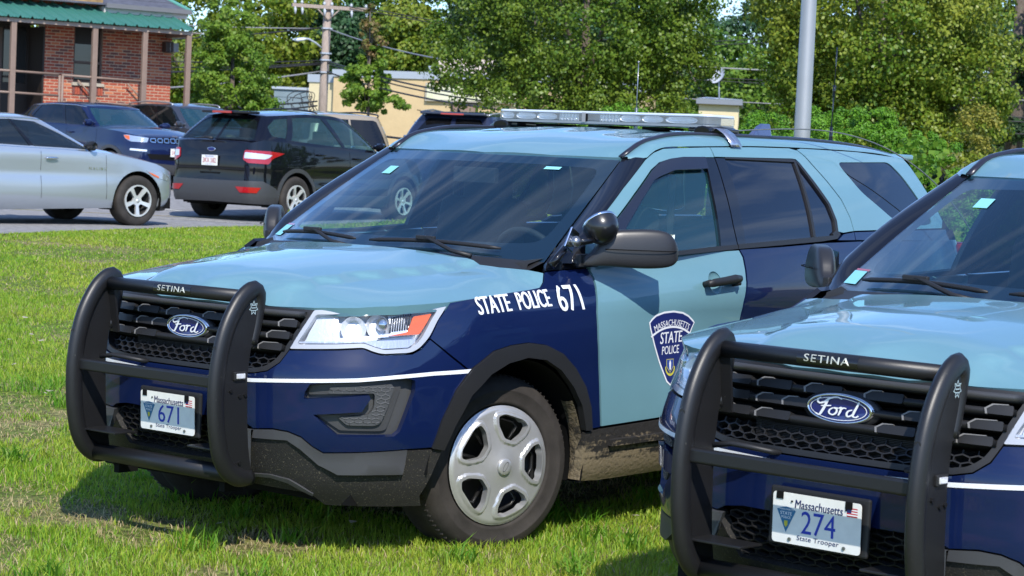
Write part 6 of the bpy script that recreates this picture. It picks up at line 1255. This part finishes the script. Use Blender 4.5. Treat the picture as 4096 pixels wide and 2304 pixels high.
    ycl = sp['cowl']; uc = s_of(ycl+.35)
    deck('hood', np.linspace(.02, uc, 22), lambda y: .075*min(1, max(0, (y+fo-.05)/.6)), PM)
    yr = sp['tail']; ur = s_of(min(yr-.15, ye-.5)); deck('rear_deck', np.linspace(ur, R_.len-.02, 16), lambda y: .03, PM)
    # glazed upper body
    zt = lambda y: float(np.interp(y, [a for a, _ in T], [b for _, b in T]))-.012
    bw = hw-.055; rw_ = sp.get('rw', hw*.68); y0, y1 = sp['roof0'], sp['roof1']; RZ = sp['roof']   # roof side line [(y,z)]
    lowp = [(0,ycl-.06),(bw*.5,ycl-.02),(bw*.84,ycl+.16),(bw*.97,ycl+.42),(bw,ycl+1.0),(bw,wbse*.62),(bw*.99,wbse),(bw*.95,yr-.28),(bw*.84,yr-.06),(bw*.5,yr),(0,yr+.02)]
    upp = [(0,y0-.10),(rw_*.55,y0-.05),(rw_*.90,y0+.03),(rw_*1.0,y0+.16),(rw_*1.05,y0+.45),(rw_*1.07,(y0+y1)/2),(rw_*1.04,y1-.45),(rw_*.98,y1-.14),(rw_*.88,y1-.03),(rw_*.5,y1+.02),(0,y1+.03)]
    lowp, upp = np.array(lowp), np.array(upp); U = np.linspace(0, 1, 11)
    zr = lambda y: np.interp(y, [a for a, _ in RZ], [b for _, b in RZ]); ztv = lambda y: np.interp(y, [a for a, _ in T], [b for _, b in T])-.012
    def G(u, k):
        u = np.atleast_1d(np.asarray(u, float)); k = np.broadcast_to(np.asarray(k, float), u.shape); s = np.abs(u); a = crm(U, lowp, s); b = crm(U, upp, s); za, zb_ = ztv(a[:, 1]), zr(b[:, 1])
        bul = .028*4*k*(1-k); f = (1+bul/np.maximum(np.hypot(a[:, 0], .5), .3)); x = (a[:, 0]*(1-k)+b[:, 0]*k)*f; return np.stack([x*np.where(u < 0, -1, 1), a[:, 1]*(1-k)+b[:, 1]*k, za*(1-k)+zb_*k], 1)
    wins = sp['wins']; hl = []
    ws = both([(0,.08),(.14,.08),(.205,.10),(.215,.5),(.222,.93),(.14,.95),(0,.95)]); hl_c = []
    shell = [(-1,0),(1,0),(1,1),(-1,1)]
    hs = [ws]+[w for w in wins]+[[(-a, b) for a, b in w][::-1] for w in wins]
    V = patch('upper_body', lambda u, k: G(np.clip(u, -.9999, .9999), k), [(-.9999,0),(.9999,0),(.9999,1),(-.9999,1)], PM, c, holes=hs+[[(a, b) for a, b in ((-.9999+.0,0.001),)]][0:0]+[sp['rg'], [(-a, b) for a, b in sp['rg']][::-1]], h=.05, fine=.04, gap=0, depth=.012, out=(0, 0, 1))
    gm = sp.get('glass') or BG_GLASS
    patch('windscreen', lift(G, -.004), ws, BG_WS, c, h=.07, gap=0, rim=False, out=(0, -1, .5))
    for w in wins:
        o = patch('side_window', lift(G, -.004), w, sp.get('glass') or BG_GLASS, c, h=.06, gap=0, rim=False); mirrored(o)
    o = patch('rear_glass', lift(G, -.004), sp['rg'], sp.get('rglass') or gm, c, h=.06, gap=0, rim=False, out=(0, 1, .5)); mirrored(o)
    for w0, w1 in zip(wins[:-1], wins[1:]):
        if sp.get('pillars', 1):
            xr = sorted(w0, key=lambda p: -p[0])[:3]; a0 = max(p[0] for p in w0 if p[1] < .3); a1 = max(p[0] for p in w0 if p[1] > .7); b0 = min(p[0] for p in w1 if p[1] < .3); b1 = min(p[0] for p in w1 if p[1] > .7)
            o = patch('pillar_trim', lift(G, .0015), [(a0-.002,.10),(b0+.002,.10),(b1+.002,.90),(a1-.002,.90)], GK, c, h=.05, gap=0, rim=False); mirrored(o)
    if sp.get('chrome'):
        us = [w for w in wins]; a0 = min(p[0] for w in wins for p in w); a1 = max(p[0] for w in wins for p in w)
        for kk in sp['chrome']:
            mb = MB(); g = lift(G, .004); pts = [tuple(q) for q in g(np.linspace(a0, a1, 30), np.full(30, kk))]; mb.tube(pts, .009, 6); mirrored(mb.build('window_trim', CHR, c))
    rows = []
    for u in np.linspace(0.0001, .9999, 40):
        e = G([u], [1.])[0]; cz = .045*math.sin(PI*min(1, max(0, u)))**.5; rows.append([(e[0]*t, e[1], e[2]+cz*(1-abs(t)**2.4)) for t in np.linspace(-1, 1, 13)])
    mb = MB(); mb.grid(rows); mb.build('roof', PM, c)
    if sp.get('rails'):
        for s in (1, -1):
            g = lift(G, .02); e = g(np.linspace(.32, .78, 20), np.full(20, 1.0)); zz = .045*np.sin(np.linspace(0, PI, 20))**.4; mb = MB(); mb.tube([(s*(a-.02), b, z+q) for (a, b, z), q in zip(e, zz)], .016, 8); mb.build('roof_rail', sp['rails'], c)
    # cabin
    mb = MB(); mb.box((0, (ycl+yr)/2, .62), (Wd*.8, (yr-ycl)*.75, .3)); mb.box((0, wbse*.5, .30), (Wd*.85, Lg*.86, .14)); mb.build('underbody', DRK, c, False)
    for x, y in ((.37, ycl+.95), (-.37, ycl+.95), (.37, ycl+1.8), (-.37, ycl+1.8)):
        o = MB(); o.box((x, y+.2, .95), (.46,.14,.6), Matrix.Rotation(-.15, 4, 'X')); o.box((x, y, .75), (.46,.45,.15)); s_ = bevel(o.build('seat', SEAT, c, False), .04); o = MB(); o.box((x, y+.26, 1.30), (.25,.09,.16)); bevel(o.build('headrest', SEAT, s_, False), .03)
    # seams, handles, mirrors
    for yc in sp['doors']:
        s0 = s_of(yc); z1 = zt(yc); o = patch('door_gap', lift(B, .0015), [(s0-.0025,.34),(s0+.0025,.34),(s0+.003+sp.get('lean', .0),z1-.02),(s0-.002+sp.get('lean', .0),z1-.02)], DRK, c, h=.05, gap=0, rim=False); mirrored(o)
    for yc in sp['handles']:
        s0 = s_of(yc); g = lift(B, .03); z_ = zt(yc)-.10; mb = MB(); mb.tube([tuple(g([s0+t], [z_])[0]) for t in (-.09,-.06,0,.06,.09)], [.008,.015,.017,.015,.008], 8); mirrored(mb.build('door_handle', sp.get('hm', PM), c))
    my = ycl+.52; mb = MB(); e = lift(G, 0)([.27], [.12])[0]; q = Vector((e[0]+.10, e[1]-.02, e[2]+.04))
    mb.grid([[(q.x+dx, q.y+.055*math.cos(a)*s, q.z+.065*math.sin(a)*s) for a in np.linspace(0, 2*PI, 14, endpoint=False)] for dx, s in ((-.14,.35),(-.07,.6),(-.04,1),(.06,1),(.10,.7))], wrap=True); mb.f.append(tuple(range(14))); mb.f.append(tuple(4*14+i for i in range(13,-1,-1))); mirrored(mb.build('side_mirror', sp.get('mm', PM), c))
    for y in (0, wbse):
        for s in (1, -1): spoke_wheel(c, s*(hw-.02), y, wr, wr*.64, .22, sp.get('spokes', 5), sp.get('rimm', RIMS), s < 0)
    c['_'] = 1; del c['_']
    return c, B, G, R_, s_of, bothp, lift
BG_GLASS = glass('car_side_glass', (.12,.17,.18), .95, ior=1.65, body=(.10, (.05,.07,.08))); BG_WS = glass('car_windscreen', (.35,.5,.55), .95, ior=1.6, body=(.12, (.10,.35,.50))); BG_CLEAR = glass('car_clear_glass', (.42,.62,.60), .95, ior=1.5, body=(.10, (.18,.38,.38))); BG_DARK = glass('car_dark_glass', (.02,.022,.025), .95, ior=1.6, body=(.3, (.02,.02,.022)))
RIMS = mat('bright_alloy', (.66,.66,.65), .3, metal=.4, coat=.5)
SPAINT = mat('silver_blue_paint', (.44,.48,.53), .30, metal=.55, coat=1, coatr=.04); JPAINT = mat('dark_blue_metallic', (.006,.012,.055), .3, metal=.1, coat=1, spec=.2); BPAINT = mat('black_car_paint', (.004,.004,.007), .3, coat=1, coatr=.03, spec=.05)
GPAINT = mat('charcoal_grey_paint', (.055,.062,.080), .3, metal=.4, coat=1); TPAINT = mat('gold_beige_paint', (.40,.32,.22), .32, metal=.3, coat=1); NPAINT = mat('dark_navy_paint', (.015,.022,.055), .3, metal=.3, coat=1)
def put(c, R, D, h, z=None):
    """place a car: plan position of its front axle centre, heading (right, ahead)"""
    h = np.array(h)/np.hypot(*h); yv = -(RH*h[0]+FH*h[1]); c.location = S3(R, D, gz(D) if z is None else z); c.rotation_euler = (0, 0, math.atan2(-yv[0], yv[1]))
SUVW = [[(.262,.10),(.30,.70),(.335,.90),(.455,.93),(.452,.10)],[(.468,.10),(.471,.93),(.60,.93),(.622,.10)],[(.640,.12),(.628,.90),(.72,.88),(.755,.30),(.74,.16)]]
# silver sedan
T_ = [(-.80,.66),(-.65,.72),(-.3,.83),(.45,.945),(1.2,.965),(2.6,.99),(3.2,1.02),(3.7,1.03),(3.97,.98)]
c, B, G, R_, s_of, bp_, lf = car_model('silver_sedan', dict(L=4.75, W=1.86, H=1.46, wb=2.83, fo=.80, wr=.335, paint=SPAINT, top=T_, cowl=.38, tail=3.45, roof0=1.32, roof1=2.55, roof=[(1.2,1.345),(1.6,1.375),(2.0,1.37),(2.55,1.31)], rw=.60, sill=.19,
    wins=[[(.255,.10),(.285,.55),(.33,.86),(.465,.90),(.462,.09)],[(.478,.09),(.481,.90),(.60,.88),(.68,.62),(.715,.30),(.70,.12)]], rg=[(.83,.15),(.86,.85),(.99,.92),(.99,.12)], doors=(.50,1.50,2.55), handles=(1.38,2.3), chrome=(.03,.94), hm=CHR, mm=BK, lean=.03, glass=glass('sedan_side_glass', (.10,.14,.15), .95, ior=1.75, body=(.25, (.035,.05,.055)))))
bp_('headlight', lf(B, .004), [(.86,.66),(1.0,.70),(1.22,.735),(1.34,.735),(1.26,.68),(1.10,.63),(.90,.60)], mat('sedan_lamp', (.5,.5,.52), .15, metal=.6, coat=1), h=.05, gap=0, depth=.004)
bp_('turn_signal', lf(B, .006), [(1.12,.66),(1.24,.70),(1.30,.715),(1.22,.67),(1.12,.635)], ORG, h=.05, gap=0, depth=.004)
bp_('lower_bumper_trim', lf(B, .006), [(0,.22),(1.05,.20),(1.08,.24),(.9,.27),(0,.29)], BK, h=.08, gap=0, depth=.006)
s0 = s_of(.62); P_ = lambda x, y: (lambda q: q*np.array([-1, 1, 1]))(lf(B, .012)(s0+.04-np.asarray(x), .74+np.asarray(y)))
letters('door_badge', 'MALIBU', P_, .032, .27, CHR, c, bold=.01, sp=1.5)
put(c, -5.66, 30.60, (.70,.71), gz(29)+.01); tag(c, 'silver sedan parked at the lawn edge, nose pointing right', 'car', 'cars in the parking lot')
# black SUV, seen from behind
T_ = [(-.9,.85),(-.7,.93),(-.2,1.0),(.5,1.08),(1.2,1.09),(2.2,1.13),(3.0,1.18),(3.4,1.20),(3.62,1.14)]
ESW = [[(.262,.10),(.295,.62),(.335,.88),(.452,.92),(.450,.10)],[(.470,.10),(.471,.92),(.585,.91),(.615,.14)],[(.632,.18),(.603,.90),(.68,.86),(.735,.58),(.695,.22)]]
c, B, G, R_, s_of, bp_, lf = car_model('black_suv', dict(L=4.52, W=1.84, H=1.68, wb=2.69, fo=.90, wr=.345, paint=BPAINT, top=T_, cowl=.30, tail=3.52, roof0=1.08, roof1=3.10, roof=[(1.0,1.55),(1.5,1.61),(2.2,1.62),(3.1,1.555)], rw=.60, clad=.50, sill=.28, wins=ESW, rg=[(.815,.10),(.86,.06),(.995,.04),(.995,.88),(.86,.88),(.835,.80)],
    doors=(.42,1.42,2.30), handles=(1.25,2.15), spokes=6, glass=BG_CLEAR, rglass=glass('rear_glass_mid', (.22,.30,.30), .95, ior=1.5, body=(.12, (.06,.09,.09))), hm=BPAINT, ri=[.10,.03,.0,.02,.02,.03,.09]))
Bl = R_.len
TL = [(Bl-1.36,1.015),(Bl-1.05,1.04),(Bl-.62,1.045),(Bl-.60,.91),(Bl-.69,.86),(Bl-1.02,.85),(Bl-1.10,.93)]
o = bp_('tail_light', lf(B, .012), round_poly(TL, .02), REDL, h=.05, gap=0, depth=.012)
bp_('reverse_lamp', lf(B, .016), round_poly([(Bl-1.10,.985),(Bl-.63,1.015),(Bl-.62,.925),(Bl-.95,.92),(Bl-1.02,.94)], .015), mat('white_lamp', (.75,.75,.76), .12, metal=.4, coat=1), h=.05, gap=0, depth=.006)
bp_('rear_reflector', lf(B, .016), [(Bl-.90,.505),(Bl-.50,.510),(Bl-.58,.425),(Bl-.84,.425)], REDL, h=.05, gap=0, depth=.006)
bp_('tailgate_recess', lf(B, .003), [(Bl-.50,.96),(Bl-.42,1.01),(Bl,1.02),(Bl,.955),(Bl-.40,.95)], GK, h=.05, gap=0, depth=.002); bp_('tailgate_seam', lf(B, .002), [(Bl-.66,1.08),(Bl-.65,1.08),(Bl-.63,.80),(Bl-.72,.53),(Bl,.52),(Bl,.512),(Bl-.73,.522),(Bl-.64,.80)], DRK, h=.05, gap=0, rim=False)
bp_('tailgate_handle', lf(B, .004), [(Bl-.20,.705),(Bl,.705),(Bl,.685),(Bl-.18,.68)], DRK, h=.05, gap=0, depth=.002)
rp = lf(B, .012); yb = float(rp([Bl], [.86])[0, 1])
o = bx('rear_plate', Frame(0,0,(1,0)), 0,1,0,1,0,1, PLT, c); bpy.data.objects.remove(o)
def plate(c, x0, y, z, s, num, red, tilt=0.):
    mb = MB(); mb.box((x0, y, z), (.305, .008, .152)); p = mb.build('number_plate', PLT, c, False); bevel(p, .002)
    f = lambda h, w, cy, t, m, nm: letters(nm, t, lambda x, yy: np.stack([x0-s*np.asarray(x)*-1*(1) if s < 0 else x0+np.asarray(x)*1., np.full(np.shape(x), y+(-.0062 if s > 0 else .0062)), z+cy+np.asarray(yy)], 1), h, w, m, p, bold=.01)
    xs = 1 if s > 0 else -1
    g = lambda h, w, cy, t, m, nm: letters(nm, t, lambda x, yy: np.stack([x0+xs*np.asarray(x), np.full(np.shape(x), y-xs*.0062), z+cy+np.asarray(yy)], 1), h, w, m, p, bold=.015)
    g(.070, .25, .0, num, mat('plate_red', (.42,.03,.03), .5), 'plate_number'); g(.018, .16, .060, 'Massachusetts', BLUP, 'plate_lettering'); g(.010, .16, -.058, 'The Spirit of America', BLUP, 'plate_lettering')
    return p
plate(c, 0, yb+.012, .875, -1, '3KX 582', 1)
mb = MB(); mb.v = [(.085*math.cos(t), yb-.018, 1.045+.034*math.sin(t)) for t in np.linspace(0, 2*PI, 24, endpoint=False)]; mb.f = [tuple(range(24))]
ob = MB(); yv = float(rp([Bl], [1.04])[0, 1])+.006
ob.grid([[(a_*math.cos(t), yv+d, 1.04+b_*math.sin(t)) for t in np.linspace(0, 2*PI, 24, endpoint=False)] for a_, b_, d in ((.078,.032,-.008),(.075,.030,.004),(.066,.024,.004))], wrap=True); og = ob.build('oval_badge', CHR, c)
ob = MB(); ob.v = [(.067*math.cos(t), yv+.003, 1.04+.025*math.sin(t)) for t in np.linspace(0, 2*PI, 24, endpoint=False)]; ob.f = [tuple(range(24))]; ob.build('badge_face', NAVY, og, False)
bx_ = MB(); bx_.box((0, 3.19, 1.60), (.96,.22,.04), None); bevel(bx_.build('spoiler', BPAINT, c, False), .015); bx_ = MB(); bx_.box((.05, 3.325, 1.598), (.36,.02,.030)); bx_.build('high_brake_light', REDL, c, False)
bx_ = MB(); bx_.tube([(-.02,3.60,1.20),(.12,3.585,1.215),(.36,3.56,1.19)], [.02,.018,.008], 8); bx_.build('rear_wiper', BK, c)
bx_ = MB(); bx_.tube([(.0,2.95,1.65),(.0,3.02,1.69)], [.02,.012], 8); bx_.tube([(.0,2.97,1.67),(.0,3.10,1.86)], .004, 6); bx_.build('roof_antenna', BK, c)
put(c, -2.54, 36.35, (.55,.835), gz(34)); tag(c, 'black SUV seen from behind with red tail lights and white plate 3KX 582', 'car', 'cars in the parking lot')
# dark blue SUV with slotted grille
T_ = [(-.85,.92),(-.7,.99),(-.2,1.06),(.45,1.12),(1.2,1.12),(2.2,1.15),(3.0,1.19),(3.3,1.20),(3.55,1.14)]
c, B, G, R_, s_of, bp_, lf = car_model('blue_suv', dict(L=4.40, W=1.84, H=1.64, wb=2.64, fo=.85, wr=.345, paint=JPAINT, top=T_, cowl=.34, tail=3.45, roof0=1.12, roof1=3.05, roof=[(1.0,1.50),(1.5,1.56),(2.2,1.57),(3.05,1.53)], rw=.61, clad=.46, sill=.28, wins=SUVW, rg=[(.83,.12),(.86,.88),(.99,.9),(.99,.10)], doors=(.45,1.42,2.3), handles=(1.28,2.15), chrome=(.94,), fi=[.16,.03,0,.0,.015,.05,.12], spokes=5))
bp_('headlight', lf(B, .006), round_poly([(.58,.955),(.80,.975),(1.06,1.0),(1.16,.995),(1.10,.93),(.95,.875),(.62,.87)], .02), mat('clear_lamp', (.62,.64,.66), .12, metal=.7, coat=1, bump=.6, bscale=30, bdist=.01), h=.04, gap=0, depth=.005)
bp_('turn_signal', lf(B, .009), round_poly([(1.0,.985),(1.15,.990),(1.09,.935),(.98,.90)], .015), ORG, h=.04, gap=0, depth=.004)
bp_('grille_panel', lf(B, .003), [(0,.985),(.56,.96),(.57,.87),(.0,.855)], DRK, h=.05, gap=0, depth=.004)
for k in range(4):
    s0 = .005+.145*k; sl_o = round_poly([(s0,.965-.003*k),(s0+.115,.962-.004*k),(s0+.115,.872+.001*k),(s0,.868)], .025)
    q = [tuple(p) for p in inset(sl_o, .016)]; o = patch('grille_slot', lf(B, .008), sl_o, CHR, c, holes=[q], h=.04, gap=0, depth=.008); mirrored(o) if k else None
    if not k: mirrored(o)
bp_('lower_intake', lf(B, .004), round_poly([(0,.66),(.62,.66),(.56,.56),(0,.55)], .02), DRK, h=.05, gap=0, depth=.003); bp_('fog_lamp', lf(B, .006), [(.62,.735),(.95,.75),(.96,.715),(.63,.70)], BRT, h=.05, gap=0, depth=.005)
q = lf(B, .01)([0], [.72])[0]; plate(c, 0, q[1]-.02, .695, 1, '5WX 667', 1)
letters('hood_badge', 'Jeep', lambda x, y: np.stack([np.asarray(x), np.full(np.shape(x), float(lf(B, .006)([0], [1.0])[0, 1])-.006), 1.005+np.asarray(y)*1.], 1), .035, .13, CHR, c, bold=.03)
put(c, -7.03, 43.13, (.72,-.69), gz(43)); tag(c, 'dark blue SUV with slotted grille between the silver sedan and the black SUV', 'car', 'cars in the parking lot')
# grey SUV behind
T_ = [(-.9,.9),(-.7,.98),(-.2,1.05),(.5,1.12),(1.2,1.11),(2.2,1.14),(3.0,1.2),(3.5,1.22),(3.75,1.15)]
c, B, G, R_, s_of, bp_, lf = car_model('grey_suv', dict(L=4.65, W=1.86, H=1.70, wb=2.72, fo=.90, wr=.345, paint=GPAINT, top=T_, cowl=.34, tail=3.60, roof0=1.15, roof1=3.15, roof=[(1.0,1.56),(1.5,1.62),(2.3,1.63),(3.15,1.57)], rw=.62, sill=.26, wins=SUVW, rg=[(.83,.12),(.86,.88),(.99,.9),(.99,.10)], doors=(.45,1.42,2.3), handles=(1.28,2.15), chrome=(.04,), rails=mat('silver_rail', (.55,.56,.58), .3, metal=.7)))
put(c, -6.1, 48.5, (.70,-.71), gz(47)+.05); tag(c, 'charcoal grey SUV with silver roof rails in front of the brick building', 'car', 'cars in the parking lot')
# gold minivan
T_ = [(-.95,.75),(-.7,.88),(-.2,1.0),(.3,1.06),(1.2,1.08),(2.4,1.10),(3.5,1.12),(4.0,1.12),(4.15,1.08)]
c, B, G, R_, s_of, bp_, lf = car_model('gold_minivan', dict(L=5.10, W=1.97, H=1.79, wb=3.0, fo=.95, wr=.34, paint=TPAINT, top=T_, cowl=.1, tail=4.08, roof0=1.1, roof1=3.85, roof=[(1.0,1.62),(1.6,1.70),(2.8,1.71),(3.85,1.66)], rw=.70, sill=.22, wins=SUVW, rg=[(.815,.04),(.85,.02),(.995,.0101),(.995,.90),(.85,.90),(.83,.85)], doors=(.45,1.6,2.9), handles=(1.4,1.8), glass=BG_DARK, rails=BK))
rp = lf(B, .008); q = MB(); yv = float(rp([R_.len], [1.0])[0, 1]); q.box((0, yv+.01, .985), (.42,.02,.05)); q.build('tailgate_trim', CHR, c, False); q = MB(); q.lathe([(.055,.0),(.05,.012),(.035,.012)], 20, Matrix.Translation((0, yv, 1.06))@Matrix.Rotation(PI/2, 4, 'Z')); q.build('round_badge', CHR, c)
bp_('tail_light', lf(B, .008), [(R_.len-1.02,1.08),(R_.len-.86,1.08),(R_.len-.86,.80),(R_.len-1.02,.80)], REDL, h=.05, gap=0, depth=.006)
put(c, -5.15, 46.0, (-.50,.866), gz(46)-.16); tag(c, 'gold minivan with dark rear glass behind the black SUV', 'car', 'cars in the parking lot')
# dark SUV whose roof shows over the police SUV
T_ = [(-.9,.9),(-.7,.98),(-.2,1.05),(.5,1.12),(1.2,1.13),(2.2,1.15),(3.2,1.2),(3.6,1.22),(3.85,1.15)]
c, B, G, R_, s_of, bp_, lf = car_model('navy_suv', dict(L=4.80, W=1.90, H=1.72, wb=2.78, fo=.92, wr=.35, paint=NPAINT, top=T_, cowl=.34, tail=3.72, roof0=1.15, roof1=3.45, roof=[(1.0,1.55),(1.5,1.62),(2.4,1.64),(3.45,1.58)], rw=.64, sill=.26, wins=SUVW, rg=[(.83,.08),(.86,.88),(.99,.9),(.99,.06)], doors=(.45,1.42,2.3), handles=(1.28,2.15), glass=BG_DARK, rails=mat('silver_rail', (.55,.56,.58), .3, metal=.7)))
bx_ = MB(); bx_.box((0, 3.50, 1.62), (1.15,.28,.05)); bevel(bx_.build('spoiler', NPAINT, c, False), .015); bx_ = MB(); bx_.box((0, 3.645, 1.61), (.40,.02,.025)); bx_.build('high_brake_light', REDL, c, False)
bx_ = MB(); bx_.tube([(.0,3.2,1.66),(.0,3.27,1.72)], [.03,.012], 8); bx_.tube([(.0,3.22,1.70),(.0,3.36,1.95)], .004, 6); bx_.build('roof_antenna', BK, c)
put(c, -.35, 42.3, (.22,.975), gz(41)+.03); tag(c, 'dark navy SUV whose roof shows over the windscreen of police SUV 671', 'car', 'cars in the parking lot')
